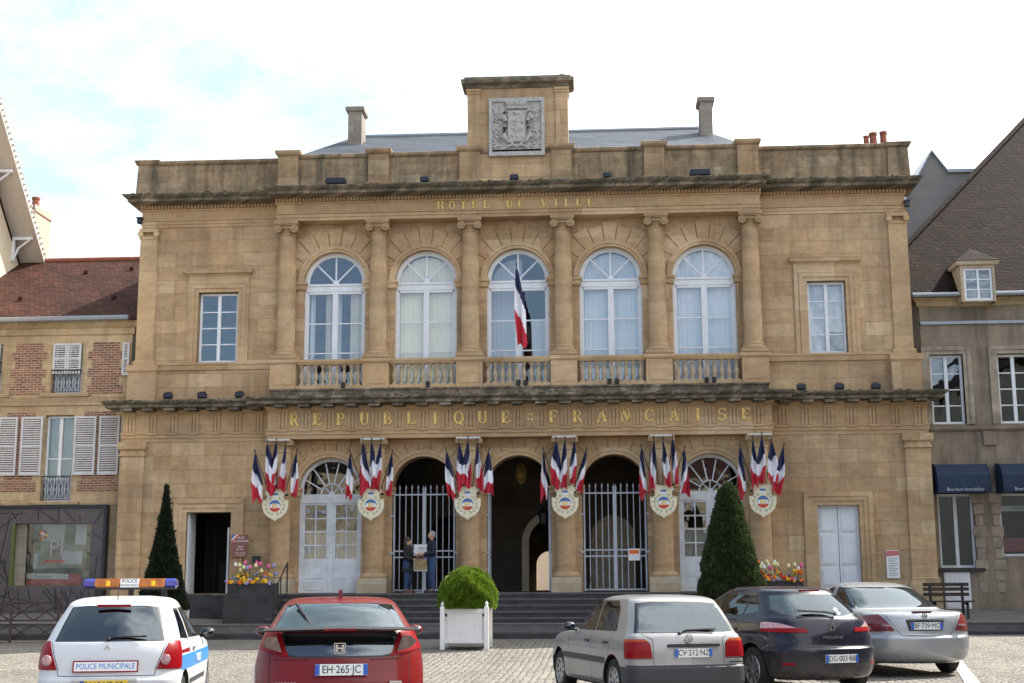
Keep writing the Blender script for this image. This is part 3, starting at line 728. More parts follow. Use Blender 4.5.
def window_sheets(parent, spans, zb, zt, y, mat, amp=.03, arch=None):
    m_ = MB()
    for a, b in spans:
        n = max(4, int((b-a)/.025)); vv = []
        for k in range(n+1):
            x = a+(b-a)*k/n; yy = y+amp*sin(x*42+sin(x*9)*2)
            zt2 = zt
            if arch: zt2 = arch[1]+sqrt(max(.0, arch[2]**2-(x-arch[0])**2))
            vv += [(x,yy,zb),(x,yy,zt2)]
        m_.add(vv, [(2*k, 2*k+2, 2*k+3, 2*k+1) for k in range(n)])
    return m_.build('curtain', mat, parent, smooth=True, angle=80)
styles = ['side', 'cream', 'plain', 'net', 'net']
for i, c in enumerate(BAY):
    cx_ = c+.02; r = .95
    o = arched_window(cx_, 1.9, 7.5, 10.75, .28)
    if styles[i] == 'side': window_sheets(o, [(cx_-.35, cx_-.08), (cx_+.42, cx_+.85)], 7.3, 10.6, .55, M['beige_c'], .05); window_sheets(o, [(cx_-.85, cx_-.68), (cx_-.02, cx_+.15)], 7.3, 10.6, .6, M['net'])
    elif styles[i] == 'cream': window_sheets(o, [(cx_-.87, cx_+.87)], 7.3, 11, .5, M['cream_reflection'], .012, (cx_, 10.7, .86))  # cream sheet paints in the warm reflection of the sunlit houses opposite
    elif styles[i] == 'plain': window_sheets(o, [(cx_-.86, cx_+.1)], 7.3, 10.9, .9, M['net'], .01, (cx_, 10.7, .86)); window_sheets(o, [(cx_+.38, cx_+.84)], 7.3, 9.6, .7, M['net'], .01)
    else: window_sheets(o, [(cx_-.87, cx_+.87)], 7.3, 11, .5, M['net'], .012, (cx_, 10.7, .86))
def rect_window(cx, w, zb, zt, y, rows, parent, fm, leaf=2, th=.07, curtain=None, name='window', gm='glass', bw=.035):
    f = MB(); x0, x1 = cx-w/2, cx+w/2
    f.box(x0, x0+th, y, y+.08, zb, zt); f.box(x1-th, x1, y, y+.08, zb, zt); f.box(x0, x1, y-.002, y+.078, zt-th, zt); f.box(x0, x1, y-.012, y+.078, zb, zb+th)
    if leaf == 2: f.box(cx-.05, cx+.05, y-.01, y+.075, zb+th, zt-th)
    for k in range(1, rows): z = zb+th+(zt-zb-2*th)*k/rows; f.box(x0+th, x1-th, y+.02, y+.06, z-bw/2, z+bw/2)
    o = f.build(name, fm, parent)
    g = MB(); g.add([(x0+.03,y+.04,zb+.03),(x1-.03,y+.04,zb+.03),(x1-.03,y+.04,zt-.03),(x0+.03,y+.04,zt-.03)], [(0,1,2,3)]); g.build('pane', M[gm], o)
    if curtain: window_sheets(o, [(x0+.05, x1-.05)], zb, zt, y+.25, M[curtain], .015)
    return o
rect_window(-9.225, 1.21, 8.31, 10.48, .24, 4, hall, M['white'])
o = rect_window(9.28, 1.10, 8.31, 10.48, .24, 4, hall, M['white']); window_sheets(o, [(8.78, 9.25)], 8.4, 10.4, .45, M['net'], .015); window_sheets(o, [(9.3, 9.77)], 9.0, 10.4, .45, M['net'], .015)
# ---- lower arched doors
def arched_door(cx):
    f = MB(); r = .95; y = .22; zs = 4.4; zb = 1.36; zt = 4.0
    archring(f, cx, zs, r-.1, r-.001, y, y+.1, zb, 26)
    f.box(cx-r+.05, cx+r-.05, y-.03, y+.1, zt, zt+.26); f.box(cx-.08, cx+.08, y-.02, y+.1, zb, zt)
    for s in (-1, 1):
        a, b = sorted((cx+s*.08, cx+s*(r-.1)))
        f.box(a, b, y+.01, y+.07, zb, zb+1.0); f.box(a+.08, b-.08, y-.006, y+.05, zb+.42, zb+.9); f.box(a+.08, b-.08, y-.006, y+.05, zb+.08, zb+.34)
        f.box(a, a+.06, y, y+.08, zb+1, zt); f.box(b-.06, b, y, y+.08, zb+1, zt); f.box(a+.06, b-.06, y, y+.08, zt-.06, zt)
        m_ = (a+b)/2; f.box(m_-.018, m_+.018, y+.01, y+.06, zb+1, zt-.06)
        for k in (1, 2, 3): z = zb+1+(zt-zb-1.06)*k/4; f.box(a+.06, b-.06, y+.012, y+.058, z-.018, z+.018)
    zc = zt+.26
    for k in range(1, 7):
        a_ = pi*k/7; f.bar((cx+.32*cos(a_), zc+.32*sin(a_)), (cx+(r-.05)*cos(a_), zc+.06+(r-.06)*sin(a_)), .035, y+.02, y+.07)
    archring(f, cx, zc, .30, .335, y+.02, y+.07, None, 16); f.ball((cx, y+.03, zc), (.09,.04,.09))
    for k in range(1, 4):
        a_ = pi*k/4; f.bar((cx, zc), (cx+.32*cos(a_), zc+.32*sin(a_)), .025, y+.02, y+.07)
    o = f.build('arched_door', M['white_old'], hall)
    g = MB(); n = 20
    pts = [(cx-r+.06, zb+.95)]+[(cx-(r-.06)*cos(pi*k/n), zs+(r-.06)*sin(pi*k/n)) for k in range(n+1)]+[(cx+r-.06, zb+.95)]
    g.add([(x, y+.05, z) for x, z in pts], [tuple(range(len(pts)))]); g.build('pane', M['glass_door'], o)
    window_sheets(o, [(cx-.8, cx-.1), (cx+.1, cx+.8)], 2.3, 3.2, y+.16, M['beige_c'], .01)
    return o
arched_door(BAY[0]+.02); arched_door(BAY[4]+.02)
# ---- right white double door
f = MB(); cx_ = 9.31; y = .16
for s in (-1, 1):
    a, b = sorted((cx_+s*.01, cx_+s*.6)); f.box(a, b, y, y+.06, 1.37, 3.8)
    for (z0_, z1_) in ((1.5, 2.0), (2.1, 2.95), (3.05, 3.7)): f.box(a+.08, b-.08, y-.022, y+.01, z0_, z1_); f.box(a+.12, b-.12, y-.032, y, z0_+.04, z1_-.04)
o = f.build('double_door', M['white'], hall)
# ---- left open door
f = MB(); f.box(-9.94, -9.88, .1, .75, 1.36, 3.74); f.box(-9.885, -9.87, .2, .65, 1.5, 2.5); f.box(-9.885, -9.87, .2, .65, 2.6, 3.6); f.build('door_leaf', M['white'], hall)
f = MB(); f.box(-8.76, -8.7, .25, .45, 1.36, 3.3); o = f.build('door_leaf', M['white_old'], hall)
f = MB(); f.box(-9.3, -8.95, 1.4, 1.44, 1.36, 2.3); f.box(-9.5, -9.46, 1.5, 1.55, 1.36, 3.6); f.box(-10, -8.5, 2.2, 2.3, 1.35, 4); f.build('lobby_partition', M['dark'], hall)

# ---- iron gates
def gate(cx, leafs='closed'):
    f = MB()
    def leaf(x0, x1, y):
        f.box(x0, x0+.05, y-.025, y+.025, 1.38, 4.3); f.box(x1-.05, x1, y-.025, y+.025, 1.38, 4.3)
        for z in (1.42, 2.38, 2.56, 4.22): f.box(x0, x1, y-.02, y+.02, z-.022, z+.022)
        n = 4
        for k in range(1, n+1):
            x = x0+(x1-x0)*k/(n+.999)
            f.box(x-.012, x+.012, y-.012, y+.012, 1.42, 4.38); f.lathe([(.0,0),(.03,.05),(.0,.16)], x, y, 6, cap=False); f.xform(Matrix.Translation((0,0,4.36)), len(f.v)-18)
        for x in (x0+.025, x1-.025): f.lathe([(.025,4.3),(.035,4.36),(.0,4.5)], x, y, 6, cap=False)
    leaf(cx-.92, cx-.005, .1); leaf(cx+.005, cx+.92, .1)
    f.box(cx-.05, cx+.05, .05, .12, 1.4, 4.28)
    for s in (-1, 1):
        for z in (2.5, 3.6): f.box(cx+s*.90, cx+s*1.02, -.02, .04, z-.03, z+.03)
    return f.build('iron_gate', M['iron'], hall)
gate(BAY[1]+.02); gate(BAY[3]+.02)
f = MB()
for s in (-1, 1):
    x = BAY[2]+.02+s*.90; f.box(x-.03, x+.03, .06, .12, 1.38, 4.3)
    for k in range(4): f.box(x-.012, x+.012, .3+.2*k, .324+.2*k, 1.42, 4.35)
    for z in (1.42, 2.38, 2.56, 4.22): f.box(x-.015, x+.015, .08, .98, z-.02, z+.02)
    for z in (2.5, 3.6): f.box(x-.03*s, x+s*.12, .02, .08, z-.03, z+.03)
f.buildby('iron_gate', M['iron'], hall, lambda x, y, z: x > 0)

# ---- gilded serif lettering
def glyph(ch):
    T, t = .23, .095   # thick and thin strokes
    L = lambda x0,y0,x1,y1,w: ('l',x0,y0,x1,y1,w); A = lambda cx,cy,rx,ry,a0,a1,w: ('a',cx,cy,rx,ry,a0,a1,w); S = lambda x,y,w: ('s',x,y,w)
    stem = lambda x: [L(x,0,x,1,T), S(x,0,.34), S(x,1,.34)]
    return {
     'H': stem(.14)+stem(.66)+[L(.14,.5,.66,.5,t)], 'I': stem(.4), 'L': stem(.18)+[L(.18,.03,.7,.03,t), L(.7,0,.7,.24,t)],
     'E': stem(.18)+[L(.18,.97,.66,.97,t), L(.18,.5,.54,.5,t), L(.18,.03,.7,.03,t), L(.68,0,.68,.22,t), L(.65,.8,.65,1,t), L(.54,.42,.54,.6,t)],
     'F': stem(.18)+[L(.18,.97,.66,.97,t), L(.18,.5,.54,.5,t), L(.65,.78,.65,1,t), L(.54,.4,.54,.6,t)],
     'T': [L(.4,0,.4,1,T), S(.4,0,.36), L(.05,.97,.75,.97,t), L(.06,.78,.06,1,t), L(.74,.78,.74,1,t)],
     'O': [A(.4,.5,.34,.48,0,360,.14)], 'Q': [A(.4,.5,.34,.48,0,360,.14), L(.42,.12,.76,-.16,.12)],
     'C': [A(.42,.5,.34,.48,42,318,.14), L(.68,.7,.68,.98,t)],
     'D': stem(.16)+[A(.22,.5,.46,.48,-90,90,.13), L(.1,.97,.24,.97,t), L(.1,.03,.24,.03,t)],
     'P': stem(.18)+[A(.3,.73,.34,.25,-90,90,.11), L(.18,.97,.32,.97,t), L(.18,.48,.32,.48,t)],
     'R': stem(.18)+[A(.3,.74,.3,.24,-90,90,.11), L(.18,.97,.32,.97,t), L(.18,.5,.34,.5,t), L(.36,.5,.7,.02,.15), S(.72,0,.16)],
     'B': stem(.18)+[A(.3,.75,.28,.23,-90,90,.1), A(.3,.27,.34,.25,-90,90,.12), L(.18,.97,.32,.97,t), L(.18,.51,.32,.51,t), L(.18,.03,.32,.03,t)],
     'U': [L(.16,.34,.16,1,T), S(.16,1,.34), L(.66,.34,.66,1,t+.02), S(.66,1,.26), A(.41,.34,.25,.32,180,360,.11)],
     'V': [L(.1,1,.4,.02,T), L(.7,1,.42,.02,t+.02), S(.1,1,.3), S(.7,1,.26)],
     'A': [L(.4,1,.7,0,T), L(.4,1,.1,0,t+.01), L(.2,.34,.6,.34,t), S(.1,0,.26), S(.7,0,.32)],
     'N': [L(.12,0,.12,1,t+.01), L(.68,0,.68,1,t+.01), L(.12,1,.68,0,T), S(.12,0,.28), S(.1,1,.26), S(.68,1,.28)],
     'S': [A(.4,.74,.26,.23,20,270,.11), A(.4,.27,.28,.25,-160,90,.12), L(.67,.72,.67,.98,t), L(.12,.02,.12,.28,t)],
     ':': [('d',.28,.3), ('d',.28,.7), ('d',.55,.3), ('d',.55,.7)],
    }.get(ch, [])
def inscribe(txt, x0, pitch, zc, h, y, wscale=.62, name='letter'):
    for i, ch in enumerate(txt):
        m_ = MB()
        ox = x0+i*pitch-.4*h*wscale/.8*1.0; oz = zc-h/2; kx = h*wscale/.8; kz = h
        P = lambda a, b: (ox+a*kx, oz+b*kz)
        for st_ in glyph(ch):
            if st_[0] == 'l': m_.bar(P(st_[1],st_[2]), P(st_[3],st_[4]), st_[5]*kx, y-.035, y+.01)
            elif st_[0] == 's': m_.bar(P(st_[1]-st_[3]/2,abs(st_[2]-.025)), P(st_[1]+st_[3]/2,abs(st_[2]-.025)), .05*kz, y-.034, y+.01)
            elif st_[0] == 'd': m_.bar(P(st_[1]-.08,st_[2]), P(st_[1]+.08,st_[2]), .16*kx, y-.02, y+.01)
            else:
                _, cx, cy, rx, ry, a0, a1, w_ = st_; n = 16
                for k in range(n):
                    b0 = radians(a0+(a1-a0)*k/n); b1 = radians(a0+(a1-a0)*(k+1)/n)
                    thk = w_*(.45+.75*abs(cos((b0+b1)/2)))
                    m_.bar(P(cx+rx*cos(b0), cy+ry*sin(b0)), P(cx+rx*cos(b1), cy+ry*sin(b1)), thk*kx, y-.033-.0004*(k % 2), y+.01)
        if m_.f: m_.build(name if ch != ':' else 'four_dots', M['gold'], hall)
inscribe('REPUBLIQUE:FRANCAISE', LX0, PIT, 6.44, .36, -.5, .8)
inscribe('HOTEL DE VILLE', -2.3, .352, 12.97, .25, -.4, .75)
# ------------------------------------------------------------------ shields and flags
ORD = ['first', 'second', 'third', 'fourth', 'fifth', 'sixth']
def shield_proto():
    t = thing('heraldic_shield', '', 'shield', group='painted shields on the columns')
    half = [(0,-.485),(.06,-.43),(.2,-.36),(.32,-.24),(.38,-.08),(.385,.12),(.36,.14),(.30,.12),(.25,.16),(.24,.22),(.27,.30),(.31,.34),(.28,.42),(.20,.485),(.10,.455),(0,.45)]
    poly = half+[(-x, z) for x, z in half[-2:0:-1]]
    b = MB(); b.prism(poly[::-1], -.03, .03); b.prism([(x*.93, z*.93) for x, z in poly][::-1], -.042, -.02); b.build('shield_board', M['cream_p'], t)
    d = MB(); n = 28; R = .165; cz = -.04
    def seg(z0, z1, mi, y):
        pts = []
        for k in range(9): z = z0+(z1-z0)*k/8; pts.append((sqrt(max(0, R*R-z*z)), cz+z))
        d.prism((pts+[(-x, z) for x, z in pts[::-1]])[::-1], y, -.03, mi)
    seg(.055, .1649, 0, -.056); seg(-.055, .055, 1, -.057); seg(-.1649, -.055, 2, -.058)
    archring(d, 0, cz, .15, .17, -.062, -.04, None, 18, 0); 
    d.build('roundel', [M['s_blue'], M['s_white'], M['s_red']], t)
    g_ = MB()
    for x in (-.06, .045): g_.box(x-.012, x+.012, -.07, -.05, cz-.08, cz+.07)
    for z in (.06, .0): g_.box(-.06, -.01, -.069, -.05, cz+z-.008, cz+z+.012)
    g_.box(-.015, .005, -.069, -.05, cz, cz+.07); g_.bar((-.045,cz), (-.005,cz-.075), .022, -.068, -.05)
    for z in (.06, .005): g_.box(.045, .1-z*.2, -.069, -.05, cz+z-.008, cz+z+.012)
    g_.build('monogram', M['gold'], t)
    l = MB(); random.seed(11)
    for s in (-1, 1):
        for k in range(6):
            a = radians(-72+k*26); x = s*.27*cos(a); z = cz+.25*sin(a)
            for q in range(3): l.ball((x+.028*cos(q*2.1+k*1.7), -.05, z+.03*sin(q*2.1+k*1.7)), (.024,.008,.010) if q % 2 else (.010,.008,.024), 6, 4)
    l.build('painted_laurel', M['leafdeco'], t)
    c = MB(); c.box(-.075, .075, -.055, -.03, .2, .27, 1); c.box(-.08, .08, -.056, -.03, .275, .33, 0); c.build('painted_crest', [M['s_blue'], M['s_white']], t)
    return t
def flag_proto(name, length, lean, seed, blue=.42, white=.7, w0=.05, w1=.30, fwd=.25, drop=1.0):
    rnd = random.Random(seed); skew = rnd.uniform(.15,.6)
    t = thing(name, '', 'flag', group='tricolour flags above the shields')
    # pole runs from the bracket (0,0,0) up to the tip; the cloth hangs from the tip
    tip = Vector((lean, -fwd, length*1.02))
    p = MB(); p.tube([(0,0,0), tip*1.04], .013, 6); p.ball(tuple(tip*1.05), (.02,.02,.045), 6, 5); p.build('flag_pole', M['black'], t)
    c = MB(); nu, nv = 14, 40; ph = rnd.uniform(0, 6); drift = rnd.uniform(-.14,.14)
    cols = [[], [], []]
    for j in range(nv+1):
        v = j/nv; top = tip-Vector((0, .0, .04)); z = top.z-v*length*drop
        w_ = w0+(w1-w0)*min(1, v*1.7)**.8
        xc = top.x+(drift*v)-lean*.25*v; yc = top.y-.03
        for i in range(nu+1):
            u = i/nu; x = xc+(u-.5)*w_*(1-.12*sin(v*5+ph))
            y = yc+.055*sin(u*9+ph+v*2.2)*min(1, v*2+.15)+.02*sin(v*9+ph)
            zz = z-(.10*(1-u)+.06*sin(u*6+ph))*v*(1 if lean < 0 else -1) - (.05*sin(u*7+ph) if j == nv else 0)
            c.v.append((x, y, zz))
    for j in range(nv):
        for i in range(nu):
            u = (i+.5)/nu; v = (j+.5)/nv
            q = v+skew*(u-.5)*(1 if lean > 0 else -1)+.03*sin(u*8+ph)
            mi = 0 if q < blue else (1 if q < white else 2)
            c.f.append((j*(nu+1)+i, j*(nu+1)+i+1, (j+1)*(nu+1)+i+1, (j+1)*(nu+1)+i)); c.m.append(mi)
    c.build('flag_cloth', [M['f_blue'], M['f_white'], M['f_red']], t, smooth=True, angle=80)
    return t
sh = shield_proto()
SHN = ['first', 'second', 'third', 'fourth', 'fifth', 'sixth']
for i, c in enumerate(COLX):
    lab = f'cream painted shield with tricolour roundel on the {SHN[i]} column from the left'
    loc = (c, -.92, 3.90)
    if i == 0: sh.location = loc; sh['label'] = lab
    else: dup(sh, loc, 0, lab)
    b = MB(); b.box(-.30, .30, -.25, .02, -.02, .12); b.box(-.05, .05, .0, .3, -.3, .1)
# brackets holding poles belong to the column behind the shield
bk = MB()
for c in COLX: bk.tube([(c-.32,-.66,4.2),(c+.32,-.66,4.2)], .03, 8); bk.box(c-.03, c+.03, -.66, -.4, 4.1, 4.24)
bk.buildby('flag_bracket', M['black'], hall, lambda x, y, z: round((x+7.045)/B))
dxs = [(-.60, 1.22, -.28), (-.24, 1.46, -.12), (.02, 1.50, .02), (.29, 1.46, .14), (.62, 1.22, .30)]
POSN = ['leftmost', 'second from the left', 'middle', 'second from the right', 'rightmost']
PN = ['far left', 'inner left', 'middle', 'inner right', 'far right']
rnd = random.Random(5)
k = 0
for ci, c in enumerate(COLX):
    for fi, (dx_, ln, ln2) in enumerate(dxs):
        k += 1
        f = flag_proto('tricolour_flag', ln*rnd.uniform(.97,1.03), dx_-[-.2,-.1,0,.1,.2][fi]*1.0, k*7+3, blue=rnd.uniform(.38,.50), white=rnd.uniform(.68,.78), w0=.03, w1=rnd.uniform(.17,.31), fwd=.35, drop=rnd.uniform(.84,.94) if fi in (1,2,3) else rnd.uniform(1.0,1.1))
        f.location = (c+[-.2,-.1,0,.1,.2][fi], -.70, 4.16)
        f['label'] = f'tricolour flag, {PN[fi]} of the five above the {SHN[ci]} shield from the left'
M['striplamp'] = plain('off_white_lamp_casing', (.55,.55,.53), .5)
# white strip lamps over the columns
for i, c in enumerate(COLX):
    b = MB(); b.box(c-.35, c+.35, -.80, -.66, 5.785, 5.84)
    tag(b.build('strip_lamp', M['striplamp']), f'white strip lamp above the five flags of the {SHN[i]} column from the left', 'lamp', 'strip lamps above the flags')
# big flag in front of the middle window
t = flag_proto('balcony_flag', 2.25, -.22, 44, blue=.33, white=.66, w0=.05, w1=.32, fwd=.9); t.location = (.30, -.45, 8.45)
t['label'] = 'large drooping tricolour flag on a leaning pole before the middle balcony window'; t['group'] = 'flags of the town hall'
# ------------------------------------------------------------------ lamps on the ledges
def flood():
    t = thing('floodlight', '', 'floodlight', group='floodlights on the ledges')
    b = MB(); b.ringloft(-.16, .16, -.1, .1, [(.06,.0),(.1,.03),(.24,.03),(.28,.0)]); b.box(-.14, .14, -.135, -.12, .1, .25); b.build('lamp_housing', M['navy'], t)
    b = MB(); b.box(-.19, -.17, -.03, .03, .0, .2); b.box(.17, .19, -.03, .03, 0, .2); b.box(-.19, .19, -.05, .05, .0, .02); b.build('bracket', M['black'], t)
    b = MB()
    for q in range(5): b.box(-.12+q*.055, -.10+q*.055, -.05, .12, .28, .33)
    b.build('cooling_fins', M['navy'], t)
    return t
fp = flood()
spots = [(-10.55,-.35,7.10,'leftmost of three on the left wing ledge'), (-9.5,-.35,7.10,'middle of three on the left wing ledge'), (-8.35,-.35,7.10,'right one of three on the left wing ledge'),
         (8.35,-.35,7.10,'left one of three on the right wing ledge'), (9.45,-.35,7.10,'middle of three on the right wing ledge'), (10.5,-.35,7.10,'rightmost of three on the right wing ledge'),
         (-2.75,-.75,13.56,'left of the carved arms on the upper cornice'), (-.02,-.75,13.56,'below the carved arms on the upper cornice'), (2.78,-.75,13.56,'right of the carved arms on the upper cornice')]
for i, (x, y, z, l) in enumerate(spots):
    lab = f'small dark blue floodlight, {l}'
    fp.scale = (.68,.8,.75)
    if i == 0: fp.location = (x,y,z); fp['label'] = lab
    else: dup(fp, (x,y,z), 0, lab)
for x, l in ((-5.45, 'left'), (5.55, 'right')):
    b = MB(); b.box(-.3, .3, -.14, .1, .05, .17); b.box(-.2,-.17,-.03,.03,0,.06); b.box(.17,.2,-.03,.03,0,.06); b.prism([(-.32,.04),(.32,.04),(.28,.2),(-.28,.2)], -.16, -.13)
    o = b.build('cornice_lamp', M['navy']); o.location = (x,-.8,13.56); tag(o, f'long low blue lamp near the {l} end of the upper cornice', 'floodlight', 'long lamps on the cornice')
sp_ = MB(); sp_.lathe([(.05,0),(.06,.04),(.07,.16),(.05,.18)], 0, 0, 10)
spm = sp_.mesh('spot_lamp', M['black'], True)
for x, l in ((-5.2,'first bay of the balustrade'), (-2.65,'second bay of the balustrade'), (.05,'middle bay of the balustrade, left one'), (.27,'middle bay of the balustrade, right one'), (2.75,'fourth bay of the balustrade, left one'), (2.97,'fourth bay of the balustrade, right one'), (5.6,'fifth bay of the balustrade, left one'), (5.82,'fifth bay of the balustrade, right one')):
    o = bpy.data.objects.new('spot_lamp', spm); COL.objects.link(o); o.location = (x,-.44,7.37); tag(o, f'tiny black spot lamp on the plinth of the {l}', 'lamp', 'spot lamps at the balustrade')
# wall lamps on the outer corners
for s, n in ((-1, 'left'), (1, 'right')):
    b = MB(); b.box(-.1, .1, -.12, .12, 0, .22); b.box(-.13, .13, -.16, .1, .22, .27); b.box(-.03, .03, -.02, .3, .05, .1)
    o = b.build('corner_lamp', M['navy']); o.scale = (.7,.7,.7); o.location = (s*11.78, .0, 12.72); tag(o, f'small dark lamp under the cornice at the {n} corner of the town hall', 'lamp', 'corner lamps')
# hanging lantern in the vestibule
t = thing('hanging_lantern', 'black iron lantern hanging on a chain inside the open middle arch', 'lantern', (.62, 3, 3.45))
b = MB(); b.lathe([(.05,-.05),(.12,.0),(.17,.34),(.19,.36),(.05,.5),(.02,.56)], 0, 0, 6); b.build('lantern_body', M['black'], t)
b = MB(); b.tube([(0,0,.56),(0,0,2.55)], .012, 6); b.build('chain', M['black'], t)
b = MB(); b.lathe([(.09,.05),(.125,.3)], 0, 0, 6); b.build('glass_panes', M['glass_door'], t)
t = MB(); t.lathe([(0,-.02),(.30,-.02),(.32,.03),(.26,.05),(.2,.1),(0,.13)], 0, 0, 24); t.xform(Matrix.Translation((-.22,5.49,5.25)) @ Matrix.Rotation(pi/2, 4, 'X') @ Matrix.Diagonal((.6,1.1,1,1)))
t.build('wall_medallion', M['gold'], hall, smooth=True)
# ------------------------------------------------------------------ stairs, planters
st = MB(); 
steps = [(.38,-4.6),(.56,-4.2),(.72,-3.82),(.88,-3.44),(1.04,-3.06),(1.2,-2.68),(1.35,-2.30)]
stair = thing('stone_stairs', 'wide dark stone stairs rising to the arches between two flower boxes', 'stairs', (0,0,0))
for i in range(2, 7):
    z, y = steps[i]; st.box(-6.5, 6.5, y, -2.2, .3, z-.046)
st.box(-8.45, 8.45, -2.27, -.03, .6, 1.30)
st.build('stair_body', M['lava'], stair)
ed = MB()
for i in range(2, 7):
    z, y = steps[i]; ed.box(-6.5, 6.5, y-.02, (steps[i+1][1]+.02) if i < 6 else -.03, z-.045, z)
ed.box(-8.45, -6.502, -2.29, -.04, 1.302, 1.349); ed.box(6.502, 8.45, -2.29, -.04, 1.302, 1.349)
ed.build('step_nosing', M['lava_edge'], stair)
for s, n in ((-1, 'left open doorway'), (1, 'right white double door')):
    t = thing('side_steps', f'short dark stone steps to the {n} of the town hall', 'steps', (s*9.28,0,0), group='side steps')
    b = MB()
    for i, (z, y) in enumerate([(.8,-1.9),(.98,-1.6),(1.16,-1.3),(1.34,-1.0)]): b.box(-.83, .83, y, -.05, .6 if i == 0 else z-.2, z)
    b.build('steps', M['lava'], t)
FC = {'yellow': (.75,.42,.01), 'orange': (.8,.16,.01), 'red': (.55,.02,.03), 'white': (.75,.75,.70), 'lilac': (.28,.26,.55), 'pink': (.7,.12,.30), 'cream': (.75,.70,.35)}
for k_, v_ in FC.items(): M['fl_'+k_] = plain(k_+'_petals', v_, .6, var=.12, vs=20)
M['leafgreen'] = plain('flower_leaf_green', (.07,.13,.03), .6, var=.3, vs=15)
def planter_flowers(x, y, seed, scheme, side):
    rnd = random.Random(seed)
    t = thing('flower_box', f'dark stone flower box at the {side} end of the stairs', 'planter', (x, y, .56), group='stone flower boxes')
    b = MB(); b.ringloft(-.62, .62, -.55, .55, [(-.02,.04),(.78,.04),(.80,.0)]); b.build('pedestal', M['lava'], t)
    b = MB(); b.wall(-.58, .58, .80, 1.08, -.52, .52, []); b.build('box', M['lava'], t)
    p = thing('flower_display', f'spring flowers, tulips over pansies, in the {side} stone box', 'flowers', (x, y, 1.62), group='flower displays')
    lf = MB()
    for _ in range(420):
        px, py, pz = rnd.uniform(-.6,.6), rnd.uniform(-.5,.5), rnd.uniform(-.02,.30); a = rnd.uniform(0, 6.28)
        s_ = rnd.uniform(.03,.07); d = Vector((cos(a), sin(a), rnd.uniform(-.3,1))).normalized()*s_; e = Vector((-sin(a), cos(a), 0))*s_*.35
        P = Vector((px,py,pz)); lf.add([P-e, P+d-e*.3, P+d+e*.3, P+e], [(0,1,2,3)])
    lf.build('foliage', M['leafgreen'], p)
    n = 0
    for q in range(34):   # low pansies
        col = scheme[0][rnd.randrange(len(scheme[0]))]; px = -.62+1.24*(q+.5)/34; b = MB()
        if rnd.random() < .6: py = -.5-.06*rnd.random(); pz = rnd.uniform(.02,.14)
        else: py = rnd.uniform(-.4,.4); pz = rnd.uniform(.16,.30)
        for r_ in range(3): b.ball((px+rnd.uniform(-.03,.03), py+rnd.uniform(-.02,.02), pz+rnd.uniform(-.03,.03)), (.042,.035,.036), 6, 4)
        b.build('pansy', M['fl_'+col], p)
    for q in range(15):
        col = scheme[1][rnd.randrange(len(scheme[1]))]; px = rnd.uniform(-.6,.6); py = rnd.uniform(-.4,.4); h = rnd.uniform(.28,.52)
        b = MB(); b.tube([(px,py,0),(px+.03*rnd.uniform(-1,1),py,h)], .008, 5); s_ = b.build('tulip', M['leafgreen'], p)
        b = MB(); b.lathe([(.012,h),(.045,h+.03),(.05,h+.07),(.03,h+.12),(.01,h+.13)], px, py, 8); b.build('bloom', M['fl_'+col], s_, smooth=True)
planter_flowers(-7.05, -3.15, 3, (['yellow','yellow','orange','lilac'], ['white','cream','pink','lilac']), 'left')
planter_flowers(7.12, -3.15, 9, (['orange','red','lilac','yellow'], ['pink','cream','white','orange']), 'right')
for s, n in ((-1, 'left'), (1, 'right')):
    b = MB(); x = s*6.3; b.tube([(x,-3.9,.5),(x,-3.9,1.42),(x,-2.4,2.2),(x,-2.4,1.35)], .022, 8); b.tube([(x,-3.15,1.0),(x,-3.15,1.81)], .015, 6)
    tag(b.build('handrail', M['black']), f'thin black handrail beside the {n} stone flower box', 'handrail', 'handrails of the stairs')
# ------------------------------------------------------------------ leafy things
def leafmat(name, c0, c1, c2):
    m, nt, p = newmat(name); v = mapped(nt)
    col = ramp(nt, [(.3,c0),(.5,c1),(.72,c2)], noise(nt, v, 6, 5, .7)); nt.links.new(col, p.inputs['Base Color']); setin(p, Roughness=.55); p.inputs['Specular IOR Level'].default_value = .3
    tl = N(nt, 'ShaderNodeBsdfTranslucent'); nt.links.new(col, tl.inputs[0]); mx_ = N(nt, 'ShaderNodeMixShader'); mx_.inputs[0].default_value = .3
    out = [n for n in nt.nodes if n.type == 'OUTPUT_MATERIAL'][0]
    nt.links.new(p.outputs[0], mx_.inputs[1]); nt.links.new(tl.outputs[0], mx_.inputs[2]); nt.links.new(mx_.outputs[0], out.inputs[0]); return m
M['box_leaf'] = leafmat('bright_clipped_box_leaves', (.08,.14,.012), (.16,.25,.022), (.27,.37,.045))
M['yew_leaf'] = leafmat('dark_yew_needles', (.012,.020,.011), (.024,.036,.018), (.045,.065,.030))
M['yew_leaf2'] = leafmat('mid_green_cypress_leaves', (.025,.040,.014), (.050,.072,.026), (.10,.125,.050))
M['bark'] = plain('brown_bark', (.10,.07,.045), .9, var=.3, bmp=.02)
